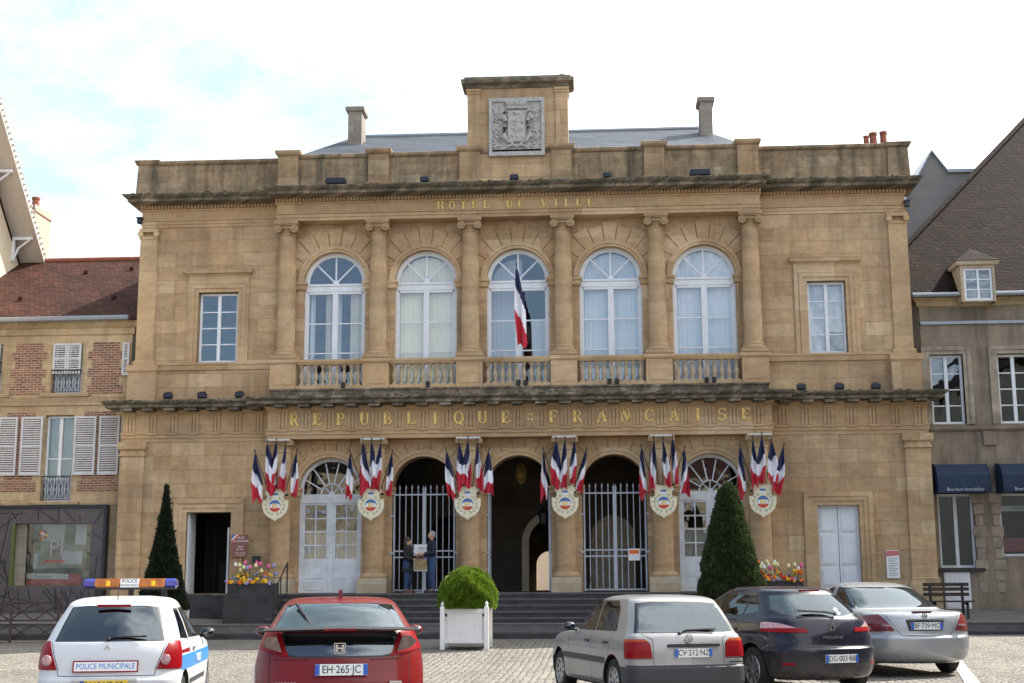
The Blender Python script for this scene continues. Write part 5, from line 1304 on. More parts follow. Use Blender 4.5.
# ------------------------------------------------------------------ tall cream house with a raking gable, far left
gh = thing('cream_gable_house', 'tall cream rendered house with a bracketed gable roof at the left edge', 'house', (0,0,0))
XG = -18.15; yr_, zr_ = .2, 18.7; k45 = .993
b = MB(); b.prism([(-7.5, 0), (8.4, 0), (8.4, zr_-(8.4-yr_)*k45-.35), (yr_, zr_-.35), (-7.5, zr_-(7.7)*k45-.35)][::-1], XG-9, XG, ax='x')
b.build('gable_wall', M['cream'], gh)
for sg in (1, -1):
    b = MB(); n = 1
    y1 = yr_+sg*8.9; z1 = zr_-8.9*k45
    def slab(x0, x1, dz0, dz1, mb, ya=yr_, yb=y1):
        za = zr_-abs(ya-yr_)*k45; zb_ = zr_-abs(yb-yr_)*k45
        mb.prism([(ya, za+dz0), (yb, zb_+dz0), (yb, zb_+dz1), (ya, za+dz1)], x0, x1, ax='x')
    slab(XG-9.2, XG+.80, .05, .22, b); b.build('roof_slope', M['tile_red'], gh)
    b = MB(); slab(XG-.05, XG+.80, -.02, .045, b); b.build('soffit', M['soffit'], gh)
    b = MB(); slab(XG+.80, XG+.86, -.06, .24, b)
    L_ = 8.9*sqrt(1+k45**2)
    for k in range(58):
        y_ = yr_+sg*(8.9*(k+.5)/58); z_ = zr_-abs(y_-yr_)*k45; n0 = len(b.v); b.lathe([(.03,0),(.05,.02),(.05,.16),(.03,.18)], 0, 0, 8); b.xform(Matrix.Translation((XG+.76,y_,z_+.17)) @ Matrix.Rotation(pi/2, 4, 'Y'), n0)
    b.build('verge_tiles', M['soffit'], gh)
    for k in range(5):
        y_ = yr_+sg*(1.1+k*1.9); z_ = zr_-abs(y_-yr_)*k45
        b = MB(); b.box(XG, XG+.72, y_-.05, y_+.05, z_-.2, z_-.1); b.box(XG, XG+.09, y_-.05, y_+.05, z_-.95, z_-.2); b.tube([(XG+.05,y_,z_-.9),(XG+.22,y_,z_-.5),(XG+.62,y_,z_-.2)], .04, 6)
        b.build('bracket', M['white'], gh)
# distant brick chimney between the two roofs
def chim(px, lab, x, y, z0, z1, w_, d_, mat, pots):
    t = thing('far_chimney', lab, 'chimney', (x, y, z0)); h = z1-z0
    b = MB(); b.ringloft(-w_/2, w_/2, -d_/2, d_/2, [(0,0),(h-.3,0),(h-.28,.05),(h-.18,.06),(h-.16,.02),(h,.02)]); b.build('shaft', mat, t)
    for x_ in pots: b = MB(); b.lathe([(.16,h),(.14,h+.4),(.17,h+.42),(.17,h+.5)], x_, 0, 10); b.build('chimney_pot', M['clay'], t, smooth=True)
M['pinkbrick'] = plain('pale_pink_brick', (.45,.32,.25), .9, var=.15, vs=8)
chim(0, 'pale brick chimney with one red pot behind the left gable', -20.15, 11.5, 9, 16.6, .55, 1.6, M['pinkbrick'], (-.05,))
for x, y, zt_ in ((-17.95, 13, 14.65),):
    b = MB(); b.lathe([(.16,9.0),(.15,zt_-.1),(.19,zt_-.08),(.19,zt_)], x, y, 10); tag(b.build('far_chimney_pot', M['clay'], smooth=True), 'small red chimney pot peeping over the red tile ridge', 'chimney pot')
b = MB(); b.tube([(-14.0,8,9.5),(-14.0,8,14.6)], .02, 6)
for z_, l_ in ((14.5,.35),(14.2,.28),(13.95,.2)): b.tube([(-14.0-l_,8,z_),(-14.0+l_,8,z_+.08)], .014, 5)
tag(b.build('roof_antenna', M['iron']), 'thin television antenna behind the red tile roof', 'antenna')
# ------------------------------------------------------------------ right-hand grey house
rh = thing('grey_rendered_house', 'grey rendered house with steep brown tile roof and blue awnings right of the town hall', 'house', (0,0,0))
RX0, RX1 = 12.08, 27
ops = [(12.78, .98, 6.18, 8.27, False), (14.75, .98, 6.18, 8.27, False), (12.80, 1.05, 1.98, 4.14, False), (14.75, 1.4, 2.3, 4.14, False), (12.69, .74, .6, 1.88, False), (17.0, .98, 6.18, 8.27, False), (17.0, 1.4, 2.3, 4.14, False)]
b = MB(); b.wall(RX0, RX1, .3, 10.0, FY, FY+.3, [o for o in ops if o[0] != 12.69]+[])
b.build('facade_wall', M['render'], rh)
b = MB(); b.box(11.74, RX0, FY, FY+.3, 7.1, 10.0); b.box(RX0, RX0+.3, FY+.3, 12, .3, 10); b.box(RX1-.3, RX1, FY+.3, 12, .3, 10); b.box(RX0+.3, RX1-.3, 11.7, 12, .3, 10); b.box(RX0+.3, RX1-.3, FY+.3, 11.7, 4.9, 5.1); b.box(RX0+.3, RX1-.3, FY+.3, 11.7, 9.9, 10); b.box(RX0+.3, RX1-.3, FY+3.3, FY+3.4, .3, 9.9)
b.build('house_core', M['plaster'], rh)
tp = 1.25; ez, ey = 10.05, .12
zr = 21.0; H2 = Vector((20.89, 8.88, 21.0)); H0 = Vector((11.75, 1.362, 11.603))
r = MB(); r.add([(11.75,ey,ez), (RX1,ey,ez), (RX1,H2.y,zr), tuple(H2), tuple(H0), (11.75,24,ez), (RX1,24,ez), (11.75, ey, ez-.12), (RX1,ey,ez-.12)],
      [(0,1,2,3,4), (4,3,5), (3,2,6,5), (7,8,1,0), (0,4,5)])
ro = r.build('tiled_roof', M['tile_brown'], rh)
b = MB(); b.tube([tuple(H0), tuple(H2)], .10, 8); b.build('hip_tiles', M['tile_brown'], ro)
b = MB(); b.tube([(11.8,ey-.08,10.0),(RX1,ey-.08,10.05)], .075, 8); b.build('gutter', M['zinc'], rh)
b = MB(); b.ringloft(RX0, RX1, FY, FY+.2, [(9.72,.0),(9.74,.08),(9.85,.12),(9.98,.25),(10.0,.25)]); b.build('eaves_cornice', M['house_stone'], rh)
b = MB(); b.box(RX0, RX1, FY-.07, FY+.05, 9.18, 9.27); b.build('blue_grey_band', M['zinc'], rh)
b = MB(); b.ringloft(RX0, RX1, FY, FY+.2, [(5.95,.0),(5.97,.05),(6.03,.1),(6.1,.1),(6.11,0)]); 
for x in (13.9, 16.0): b.box(x-.2, x+.2, FY-.10, FY+.05, 5.55, 5.95)
b.build('string_ledge', M['render'], rh)
sr = MB()
for cx_, w_, z0_, z1_ in ((12.78,.98,6.18,8.27),(14.75,.98,6.18,8.27),(17.0,.98,6.18,8.27)):
    x0_, x1_ = cx_-w_/2, cx_+w_/2
    for d, y_ in ((0,.0),(.12,.03)):
        sr.box(x0_-d-.12, x0_-d, FY-.03-y_, FY+.1, z0_, z1_+d); sr.box(x1_+d, x1_+d+.12, FY-.03-y_, FY+.1, z0_, z1_+d); sr.box(x0_-d-.12, x1_+d+.12, FY-.032-y_, FY+.1, z1_+d, z1_+d+.12)
for x in (13.45, 13.95, 15.55):
    for k in range(10): z = 1.3+k*.32; w_ = .10+.08*((k*7) % 3)/2; sr.box(x-w_, x+w_, FY-.012, FY+.05, z, z+.27)
sr.buildby('window_surround', M['wornstone'], rh, lambda x, y, z: (z > 5.5, round((x-12.78)/2) if z > 5.5 else round(x, 1), 0 if z > 5.5 else round(z, 1)))
for cx_ in (12.78, 14.75, 17.0): rect_window(cx_, .96, 6.19, 8.26, FY+.14, 4, rh, M['white'], gm='glass_door')
rect_window(12.80, 1.03, 1.99, 4.13, FY+.14, 1, rh, M['white_old'], gm='glass_door')
for cx_ in (14.75, 17.0):
    o = rect_window(cx_, 1.38, 2.31, 4.13, FY+.14, 1, rh, M['white_old'], leaf=1, gm='glass_door')
    b = MB(); b.box(cx_-.6, cx_+.55, FY+.22, FY+.25, 3.62, 3.78, 0); b.box(cx_-.6, cx_+.55, FY+.22, FY+.25, 2.45, 2.85, 1); b.build('window_posters', [M['s_white'], M['pinkred']], o)
    text('AGENCE', .13, M['greyprint'], o, FRONT(cx_-.05, FY+.215, 3.7), .002)
b = MB(); b.box(12.2, 13.5, FY-.12, FY+.1, 1.88, 1.98); b.build('window_sill', M['lava'], rh)
b = MB(); b.box(12.33, 13.07, FY-.05, FY+.02, .82, 1.86); 
for k in range(5): b.box(12.36+k*.14, 12.36+k*.14+.12, FY-.065, FY-.04, .86, 1.82)
b.build('basement_door', M['white'], rh)
M['awning'] = plain('dark_blue_awning_canvas', (.010,.026,.060), .8, var=.15, vs=3)
M['lgrey2'] = plain('faded_white_lettering', (.42,.48,.55), .6)
def awning(x0, x1, z0, z1, writing):
    b = MB(); pr_ = [(FY-.02, z1), (FY-.40, z1-.02), (FY-.62, z1-.14), (FY-.76, z1-.36), (FY-.80, z0+.16), (FY-.80, z0), (FY-.02, z0)]
    n = 4
    b.prism(pr_[::-1], x0, x1, ax='x'); o = b.build('awning', M['awning'], rh)
    r_ = MB()
    for k in (0, n): x = x0+(x1-x0)*k/n; r_.tube([(x, y-.006, z+.004) for y, z in pr_[:6]], .012, 5)
    r_.build('awning_ribs', M['awning'], o)
    if writing: text(writing, .135, M['lgrey2'], o, FRONT((x0+x1)/2+.02, FY-.806, z0+.085), .002, sx=.95)
awning(12.14, 13.62, 4.12, 4.98, 'Bourbon Immobilier'); awning(13.98, 15.6, 4.12, 4.98, 'Bourbon Immobilier'); awning(16.2, 17.8, 4.12, 4.98, '')
# dormer
dm = MB(); dm.wall(13.52, 14.52, 9.98, 11.1, .42, .62, [(14.03, .84, 10.02, 11.0, False)]); dm.box(13.5, 13.6, .62, 1.6, 9.98, 11.1); dm.box(14.44, 14.54, .62, 1.6, 9.98, 11.1); dm.ringloft(13.5, 14.54, .42, 1.5, [(11.08,.02),(11.1,.08),(11.2,.12),(11.22,.1)])
dmo = dm.build('dormer', M['lowstone'], rh)
b = MB(); b.add([(13.38,.28,11.22),(14.66,.28,11.22),(14.66,1.9,11.22),(13.38,1.9,11.22),(14.02,.95,11.72),(14.02,2.0,11.72)], [(0,1,4),(1,2,5,4),(3,0,4,5),(0,3,2,1)]); b.build('dormer_roof', M['tile_brown'], dmo)
f = MB(); x0_, x1_, y_ = 13.62, 14.44, .46
for a in ((x0_, x0_+.06, 10.03, 11.0), (x1_-.06, x1_, 10.03, 11.0), (14.0, 14.06, 10.03, 11.0)): f.box(a[0], a[1], y_, y_+.06, a[2], a[3])
for z in (10.03, 10.94): f.box(x0_+.06, x1_-.06, y_+.001, y_+.059, z, z+.06)
for z in (10.36, 10.66): f.box(x0_+.06, x1_-.06, y_+.01, y_+.05, z-.015, z+.015)
f.build('dormer_window', M['white'], dmo)
g = MB(); g.add([(x0_,y_+.03,10.03),(x1_,y_+.03,10.03),(x1_,y_+.03,11),(x0_,y_+.03,11)], [(0,1,2,3)]); g.build('pane', M['glass'], dmo)
dmo.location = (-.32, -.52, -.24)
# grey gable behind
t = thing('grey_gable_house', 'plain grey rendered gable rising behind, between the town hall and the brown roof', 'house', (0,0,0))
b = MB(); b.prism([(12.4,0),(19.5,0),(19.5,16.48),(15.44,16.5),(14.89,17.3),(12.4,12.9)], 13.0, 17.0); b.xform(Matrix.Translation((-.196,0,-.131)) @ Matrix.Diagonal((1.0816,1,1.0816,1)))
E_off = 0
b.build('gable_wall', M['greyrend'], t)
b = MB(); P = lambda x, z: (x*1.0816-.196, z*1.0816-.131)
b.bar(P(12.4,12.94), P(14.89,17.34), .05, 12.9, 17.1, 0); b.bar(P(14.89,17.34), P(15.44,16.54), .05, 12.902, 17.1, 0); b.bar(P(15.44,16.54), P(19.5,16.52), .14, 12.904, 17.1, 0)
b.build('zinc_flashing', M['zinc'], t)
# side house closing the square on the right (out of the photo's frame, its shade falls on the cobbles)
t = thing('unseen_side_house', 'unseen plain rendered house shading the right side of the square', 'house', (0,0,0))
b = MB(); b.box(19.5, 30, -40, -6, -.2, 10.5); b.build('house_wall', M['cream'], t)
b = MB(); b.prism([(19.1,10.5),(30.4,10.5),(24.7,15.0)][::-1], -40.3, -5.7); b.build('tiled_roof', M['tile_brown'], t)
# houses closing the square opposite the town hall, behind the viewer
rnd = random.Random(31); x = -46; M['house_a'] = plain('ochre_house_render', (.50,.38,.24), .9, var=.08, vs=1); M['house_b'] = plain('pinkish_house_render', (.52,.40,.33), .9, var=.08, vs=1)
OPL = ['cream', 'ochre', 'pink-beige', 'narrow cream', 'wide ochre', 'pale pink']
for k in range(6):
    w_ = [14,17,13,11,18,15][k]; h = [10.5,12.5,9.5,13,11,12][k]; Yo = -86
    t = thing('terraced_house', f'{OPL[k]} rendered house closing the far side of the square opposite the town hall', 'house', (x, Yo, 0), group='houses opposite the town hall')
    mt = [M['cream'], M['house_a'], M['house_b']][k % 3]; nwin = int(w_/2.8); ops_ = []
    for q in range(nwin):
        for r_ in range(3): ops_.append((w_*(q+.5)/nwin, 1.2, .9+r_*3.4, 2.9+r_*3.4, False))
    b = MB(); b.wall(0, w_, -.3, h, -.4, 0, [o for o in ops_ if o[3] < h-.5]); b.box(.02, w_-.02, -10, -.6, -.3, h-.1); b.build('house_wall', mt, t)
    b = MB(); b.add([(0,.5,h),(w_,.5,h),(w_,-5,h+4.2),(0,-5,h+4.2),(w_,-10.5,h),(0,-10.5,h)], [(0,1,2,3),(3,2,4,5),(0,3,5),(1,4,2),(0,5,4,1)]); b.build('tiled_roof', M['tile_brown'] if k % 2 else M['tile_red'], t)
    b = MB()
    for o in ops_:
        if o[3] < h-.5: b.box(o[0]-.6, o[0]+.6, -.5, -.45, o[2], o[3])
    b.buildby('window', M['panelblue'], t, lambda x, y, z: (round(x, 1), round(z, 1)))
    x += w_
# courtyard behind the passage
t = thing('courtyard_wall', 'pale wall and white door seen through the inner arch of the passage', 'wall', (0,0,0))
b = MB(); b.box(-5, 8, 21, 21.3, 0, 7.5); b.build('wall', M['s_white'], t)
# ------------------------------------------------------------------ cars
def paint(name, c, metal=.0, rough=.28, coat=1.0):
    m, nt, p = newmat(name); p.inputs['Base Color'].default_value = (*c, 1); setin(p, Roughness=rough, Metallic=metal)
    p.inputs['Coat Weight'].default_value = coat; p.inputs['Coat Roughness'].default_value = .03; p.inputs['Specular IOR Level'].default_value = .25; p.inputs['Coat IOR'].default_value = 1.4
    v = mapped(nt); fn = noise(nt, v, 60, 2); cc_ = mixc(nt, c, tuple(x*.95 for x in c), ramp(nt, [(.4,(0,0,0)),(.6,(1,1,1))], fn)); nt.links.new(cc_, p.inputs['Base Color'])
    # road dust clinging low down
    sp = N(nt, 'ShaderNodeSeparateXYZ'); nt.links.new(v, sp.inputs[0]); mr = N(nt, 'ShaderNodeMapRange'); nt.links.new(sp.outputs[2], mr.inputs[0]); setin(mr, From_Min=.62, From_Max=.18, To_Min=0, To_Max=.75)
    mu_ = N(nt, 'ShaderNodeMath', operation='MULTIPLY'); nt.links.new(mr.outputs[0], mu_.inputs[0]); nt.links.new(ramp(nt, [(.3,(.1,.1,.1)),(.7,(1,1,1))], noise(nt, v, 4, 6, .7)), mu_.inputs[1])
    nt.links.new(mixc(nt, cc_, (.16,.14,.11), mu_.outputs[0]), p.inputs['Base Color'])
    nt.links.new(ramp(nt, [(.3,(rough*.8,)*3),(.7,(rough*1.3,)*3)], noise(nt, v, 3, 4)), p.inputs['Roughness']); return m
M['gap'] = plain('dark_shut_line', (.004,.004,.004), .9); M['trim'] = plain('black_car_trim', (.018,.018,.02), .45); M['gtrim'] = plain('dark_grey_bumper_plastic', (.035,.038,.045), .55, var=.1)
M['tyre'] = plain('tyre_rubber', (.018,.018,.018), .85); M['rim'] = plain('silver_wheel_rim', (.45,.46,.48), .3, metal=.8); M['chrome'] = plain('chrome', (.75,.75,.77), .12, metal=1)
M['mirr'] = plain('mirror_glass', (.10,.11,.12), .08, metal=1); M['seat'] = plain('dark_seat_cloth', (.03,.032,.038), .9); M['lred'] = plain('red_lamp_lens', (.23,.004,.008), .3, coat=.1, spec=.15); M['lor'] = plain('orange_lamp_lens', (.36,.06,.006), .25, coat=.25, spec=.3)
M['lclr'] = plain('clear_lamp_lens', (.42,.34,.31), .2, coat=.4, var=.3, vs=25); M['lpink'] = plain('pinkish_clear_lens', (.45,.27,.28), .2, coat=.5, var=.4, vs=25); M['plate'] = plain('plate_white', (.72,.74,.74), .4); M['platey'] = plain('plate_yellow', (.72,.48,.03), .4); M['blk'] = plain('black_print', (.01,.01,.012), .5); M['pblue'] = plain('plate_blue', (.02,.10,.45), .4)
M['darkred'] = plain('dark_red_lens', (.16,.006,.01), .12, coat=1)
M['smoke'] = plain('smoked_lamp_lens', (.13,.085,.08), .15, coat=.5, var=.4, vs=22)
def pchip(xs, ys, x):
    n = len(xs)
    if x <= xs[0]: return ys[0]
    if x >= xs[-1]: return ys[-1]
    h = [xs[i+1]-xs[i] for i in range(n-1)]; d = [(ys[i+1]-ys[i])/h[i] for i in range(n-1)]
    m = [d[0]]+[0 if d[i-1]*d[i] <= 0 else 2*d[i-1]*d[i]/(d[i-1]+d[i]) for i in range(1, n-1)]+[d[-1]]
    i = max(k for k in range(n-1) if xs[k] <= x); t = (x-xs[i])/h[i]
    return (2*t**3-3*t**2+1)*ys[i]+(t**3-2*t**2+t)*h[i]*m[i]+(3*t**2-2*t**3)*ys[i+1]+(t**3-t**2)*h[i]*m[i+1]
def car_mesh(rows, bulge, tapR, tapF, nz=6):
    # rows: (z, yRear, yFront, halfwidth, cornerRadiusRear); index-parametrised so that steps (bonnet, boot) are possible
    pts = []; n = len(rows); idx = list(range(n))
    levels = [i+k/nz for i in range(n-1) for k in range(nz)]+[n-1]
    V = []; F = []; ring = None
    def half(yr, yf, w, cr, z):
        o = []; cf = min(.35, w*.6); cr = min(cr, w*.8)
        for k in range(9): o.append(((w-cr)*k/8, yr))
        for k in range(1, 9): a = pi/2*k/8; o.append((w-cr+cr*sin(a), yr+cr-cr*cos(a)))
        for k in range(1, 29): o.append((w, yr+cr+(yf-cf-yr-cr)*k/28))
        for k in range(1, 9): a = pi/2*k/8; o.append((w-cf+cf*cos(a), yf-cf+cf*sin(a)))
        for k in range(1, 9): o.append(((w-cf)*(1-k/8), yf))
        res = []
        for x, y in o:
            u = (x/w)**2 if w else 0; s_ = max(0, 1-(y-yr)/1.2); q_ = max(0, 1-(yf-y)/1.2)
            res.append((x*(1-tapR*s_**2-tapF*q_**2), y+bulge*u*s_-.12*u*q_))
        return res
    for L_ in levels:
        z, yr, yf, w, cr = [pchip(idx, [r[j] for r in rows], L_) for j in range(5)]
        h = half(yr, yf, w, cr, z); full = [(x, y) for x, y in h]+[(-x, y) for x, y in h[-2:0:-1]]
        if ring is None: ring = len(full)
        V += [(x, y, z) for x, y in full]
    nl = len(levels)
    for j in range(nl-1):
        for k in range(ring): F.append((j*ring+k, j*ring+(k+1) % ring, (j+1)*ring+(k+1) % ring, (j+1)*ring+k))
    # bottom cap and top cap as strips of quads
    m = ring//2
    for base, rev in ((0, True), ((nl-1)*ring, False)):
        for k in range(m):
            a, b_, c_, d_ = base+k, base+k+1, base+(ring-k-1) % ring, base+(ring-k) % ring
            f = [a, b_, c_, d_]
            f = [f[i] for i in range(4) if f[i] not in f[:i]]
            if len(f) >= 3: F.append(tuple(f[::-1]) if rev else tuple(f))
    return V, F
def pt_in(poly, x, y):
    r = False; j = len(poly)-1
    for i in range(len(poly)):
        a, b_ = poly[i], poly[j]
        if (a[1] > y) != (b_[1] > y) and x < (b_[0]-a[0])*(y-a[1])/(b_[1]-a[1])+a[0]: r = not r
        j = i
    return r
class Car:
    def __init__(s, lab, loc, heading, rows, W, pm, bulge=.12, tapR=.03, tapF=.08, wheels=None, wr=.3):
        s.t = thing('parked_car', lab, 'car', loc, heading); s.pm = pm; s.wr = wr; s.W = W
        V, F = car_mesh(rows, bulge, tapR, tapF)
        me = bpy.data.meshes.new('body'); me.from_pydata(V, [], F); o = bpy.data.objects.new('body', me); COL.objects.link(o)
        b = bmesh.new(); b.from_mesh(me); bmesh.ops.remove_doubles(b, verts=b.verts, dist=1e-4); bmesh.ops.recalc_face_normals(b, faces=b.faces); b.to_mesh(me); b.free()
        me0 = bpy.data.meshes.new('tmp'); b = bmesh.new(); b.from_mesh(me); bmesh.ops.triangulate(b, faces=b.faces); b.normal_update(); b.verts.ensure_lookup_table()
        s.on = [v.normal.copy() for v in b.verts]; s.oc = [v.co.copy() for v in b.verts]; s.ot = [tuple(v.index for v in f.verts) for f in b.faces]; b.free()
        s.bvh = BVHTree.FromPolygons(s.oc, s.ot); s.ncache = {}
        cutters = []
        for y in wheels:
            for sg in (-1, 1):
                c = MB(); n0 = 0; c.lathe([(wr+.055, -.16), (wr+.055, .16)], 0, 0, 40); c.xform(Matrix.Translation((sg*(W-.12), y, wr)) @ Matrix.Rotation(pi/2, 4, 'Y'))
                co = c.build('cut', M['trim']); bb = bmesh.new(); bb.from_mesh(co.data); bmesh.ops.recalc_face_normals(bb, faces=bb.faces); bb.to_mesh(co.data); bb.free(); cutters.append(co); md = o.modifiers.new('c', 'BOOLEAN'); md.object = co; md.operation = 'DIFFERENCE'; md.solver = 'EXACT'
        m2 = evalmesh(o, 'body'); 
        for c in cutters+[o]: bpy.data.objects.remove(c)
        s.bm = bmesh.new(); s.bm.from_mesh(m2); s.mats = [pm, M['trim'], M['gap']]; s.parts = []
        # wheel-well faces are dark
        for f in s.bm.faces:
            f.material_index = 0
            c = f.calc_center_median()
            for y in wheels:
                if abs((c.y-y)**2+(c.z-wr)**2-(wr+.055)**2) < .004 and abs(c.x) > W-.30 and (abs(f.normal.x) < .3): f.material_index = 1
                if (c.y-y)**2+(c.z-wr)**2 < (wr+.05)**2 and abs(abs(c.x)-(W-.28)) < .02: f.material_index = 1
        for y in wheels:
            for sg in (-1, 1): s.wheel(sg, y)
    def normals(s, me):     # shade every cut panel with the normals of the uncut body surface
        out = [None]*len(me.loops)
        for p in me.polygons:
            for li in p.loop_indices:
                co = me.vertices[me.loops[li].vertex_index].co; k = (round(co.x, 5), round(co.y, 5), round(co.z, 5)); n = s.ncache.get(k)
                if n is None:
                    loc, nn, ti, d_ = s.bvh.find_nearest(co); a, b_, c_ = s.ot[ti]; A, B_, C_ = s.oc[a], s.oc[b_], s.oc[c_]
                    v0, v1, v2 = B_-A, C_-A, loc-A; d00, d01, d11, d20, d21 = v0.dot(v0), v0.dot(v1), v1.dot(v1), v2.dot(v0), v2.dot(v1); den = d00*d11-d01*d01
                    if abs(den) < 1e-14: n = nn
                    else: v = (d11*d20-d01*d21)/den; w_ = (d00*d21-d01*d20)/den; n = (s.on[a]*(1-v-w_)+s.on[b_]*v+s.on[c_]*w_).normalized()
                    s.ncache[k] = n
                out[li] = tuple(n if n.dot(p.normal) > .72 else p.normal)
        me.normals_split_custom_set(out)
    def slot(s, m):
        if m not in s.mats: s.mats.append(m)
        return s.mats.index(m)
    def faces(s, view, poly):
        us = [p[0] for p in poly]; zs = [p[1] for p in poly]; a, b_, c_, d_ = min(us), max(us), min(zs), max(zs); out = []
        for f in s.bm.faces:
            nn = f.normal
            if view == 'rear' and not (nn.y < -.12): continue
            if view == 'left' and not (nn.x < -.2): continue
            if view == 'right' and not (nn.x > .2): continue
            if view == 'top' and not (nn.z > .5): continue
            u = [(v.co.x if view in ('rear', 'top') else v.co.y) for v in f.verts]; z = [(v.co.y if view == 'top' else v.co.z) for v in f.verts]
            if max(u) < a-1e-6 or min(u) > b_+1e-6 or max(z) < c_-1e-6 or min(z) > d_+1e-6: continue
            if view == 'rear' and min(v.co.y for v in f.verts) > 1.9: continue
            out.append(f)
        return out
    def region(s, view, poly, mat=None, part=None, proud=0, only=None):
        n = len(poly)
        for i in range(n):
            p, q = poly[i], poly[(i+1) % n]; fs = s.faces(view, poly)
            if not fs: return None
            d = (q[0]-p[0], q[1]-p[1])
            if view == 'rear': co, no = (p[0], 0, p[1]), (-d[1], 0, d[0])
            elif view == 'top': co, no = (p[0], p[1], 0), (-d[1], d[0], 0)
            else: co, no = (0, p[0], p[1]), (0, -d[1], d[0])
            ed = list({e for f in fs for e in f.edges}); ve = list({v for f in fs for v in f.verts})
            bmesh.ops.bisect_plane(s.bm, geom=fs+ed+ve, plane_co=co, plane_no=no, dist=1e-5)
        s.bm.normal_update()
        sel = []
        for f in s.faces(view, poly):
            c = f.calc_center_median(); u = c.x if view in ('rear', 'top') else c.y; z = c.y if view == 'top' else c.z
            if pt_in(poly, u, z) and (only is None or f.material_index in only): sel.append(f)
        if part:
            return s.take(sel, part, mat, proud)
        mi = s.slot(mat)
        for f in sel: f.material_index = mi
    def take(s, sel, name, mat, proud=0):
        if not sel: return None
        idx = {}; vs = []; fs = []
        for f in sel:
            g = []
            for v in f.verts:
                if v not in idx: idx[v] = len(vs); vs.append((v.co.copy(), v.normal.copy()))
                g.append(idx[v])
            fs.append(g)
        bmesh.ops.delete(s.bm, geom=sel, context='FACES')
        if proud:
            nv = len(vs); V = [c for c, n in vs]+[c+n*proud for c, n in vs]; cnt = {}
            for g in fs:
                for i in range(len(g)): a, b_ = g[i], g[(i+1) % len(g)]; cnt[(a, b_)] = 1
            F = [tuple(i+nv for i in g) for g in fs]
            for (a, b_) in list(cnt):
                if (b_, a) not in cnt: F.append((a, b_, b_+nv, a+nv))
        else: V = [c for c, n in vs]; F = [tuple(g) for g in fs]
        me = bpy.data.meshes.new(name); me.from_pydata([tuple(v) for v in V], [], F); me.materials.append(mat)
        me.polygons.foreach_set('use_smooth', [True]*len(me.polygons)); me.update(); s.normals(me)
        o = bpy.data.objects.new(name, me); COL.objects.link(o); o.parent = s.t; return o
    def zband(s, z0, z1, mat):
        for z in (z0, z1): bmesh.ops.bisect_plane(s.bm, geom=s.bm.faces[:]+s.bm.edges[:]+s.bm.verts[:], plane_co=(0,0,z), plane_no=(0,0,1), dist=1e-5)
        mi = s.slot(mat)
        for f in s.bm.faces:
            if z0 < f.calc_center_median().z < z1 and f.material_index == 0: f.material_index = mi
    def line(s, view, pts, w_=.008, mat=None):
        for a, b_ in zip(pts, pts[1:]):
            dx_, dz = b_[0]-a[0], b_[1]-a[1]; l = math.hypot(dx_, dz); nx_, nz_ = -dz/l*w_/2, dx_/l*w_/2
            s.region(view, [(a[0]+nx_,a[1]+nz_),(a[0]-nx_,a[1]-nz_),(b_[0]-nx_,b_[1]-nz_),(b_[0]+nx_,b_[1]+nz_)], mat or M['gap'], only=[0])
    def window(s, view, poly, name='window', gl='carglass', rub=.022):
        cx_ = sum(p[0] for p in poly)/len(poly); cz_ = sum(p[1] for p in poly)/len(poly)
        out = []
        for p in poly: d = Vector((p[0]-cx_, p[1]-cz_)); d2 = d+d.normalized()*rub*1.4; out.append((cx_+d2.x, cz_+d2.y))
        s.region(view, out, M['trim']); return s.region(view, poly, M[gl], part=name)
    def finish(s):
        me = bpy.data.meshes.new('body')
        for m in s.mats: me.materials.append(m)
        s.bm.to_mesh(me); s.bm.free()
        me.polygons.foreach_set('use_smooth', [True]*len(me.polygons)); me.update(); s.normals(me)
        o = bpy.data.objects.new('body', me); COL.objects.link(o); o.parent = s.t; s.body = o
    def mb(s, f, name, mat, parent=None, smooth=False): b = MB(); f(b); return b.build(name, mat, parent or s.t, smooth=smooth)
    def wheel(s, sg, y):
        r = s.wr; t = MB(); t.lathe([(r*.62,-.09),(r*.9,-.10),(r*.985,-.075),(r,-.03),(r,.03),(r*.985,.075),(r*.9,.10),(r*.62,.09)], 0, 0, 32, cap=False)
        X_ = Matrix.Rotation(sg*pi/2, 4, 'Y'); t.xform(X_); o = t.build('wheel', M['tyre'], s.t, smooth=True, loc=(sg*(s.W-.125), y, r))
        q = MB(); q.lathe([(r*.64,.085),(r*.62,.10),(r*.57,.095),(r*.55,.05)], 0, 0, 32, cap=False); q.lathe([(.0,.07),(.05,.072),(.06,.055),(r*.56,.03)], 0, 0, 32, cap=False)
        for k in range(9):
            a = 2*pi*k/9; n0 = len(q.v); q.prism([(.04,-.018),(r*.58,-.030),(r*.58,.030),(.04,.018)], .045, .085, ax='z'); q.xform(Matrix.Rotation(a, 4, 'Z'), n0)
        q.xform(X_); q.build('rim', M['rim'], o, smooth=True, angle=30)
        d = MB(); d.lathe([(r*.63,-.02),(r*.63,.028),(0.0,.028)], 0, 0, 24, cap=False); d.xform(X_); d.build('brake_backing', M['blk'], o)
    def plate(s, txt, x, y, z, tilt=0, mat='plate', w_=.52, h=.11, blue=True, blue2=True):
        p = s.mb(lambda b: b.box(-w_/2, w_/2, -.008, .012, -h/2, h/2), 'number_plate', M[mat]); p.location = (x, y, z); p.rotation_euler = (-tilt, 0, 0)
        if blue: s.mb(lambda b: b.box(-w_/2, -w_/2+.045, -.0095, .0, -h/2+.002, h/2-.002), 'blue_band', M['pblue'], p)
        if blue2: s.mb(lambda b: b.box(w_/2-.045, w_/2, -.0095, .0, -h/2+.002, h/2-.002), 'blue_band', M['pblue'], p)
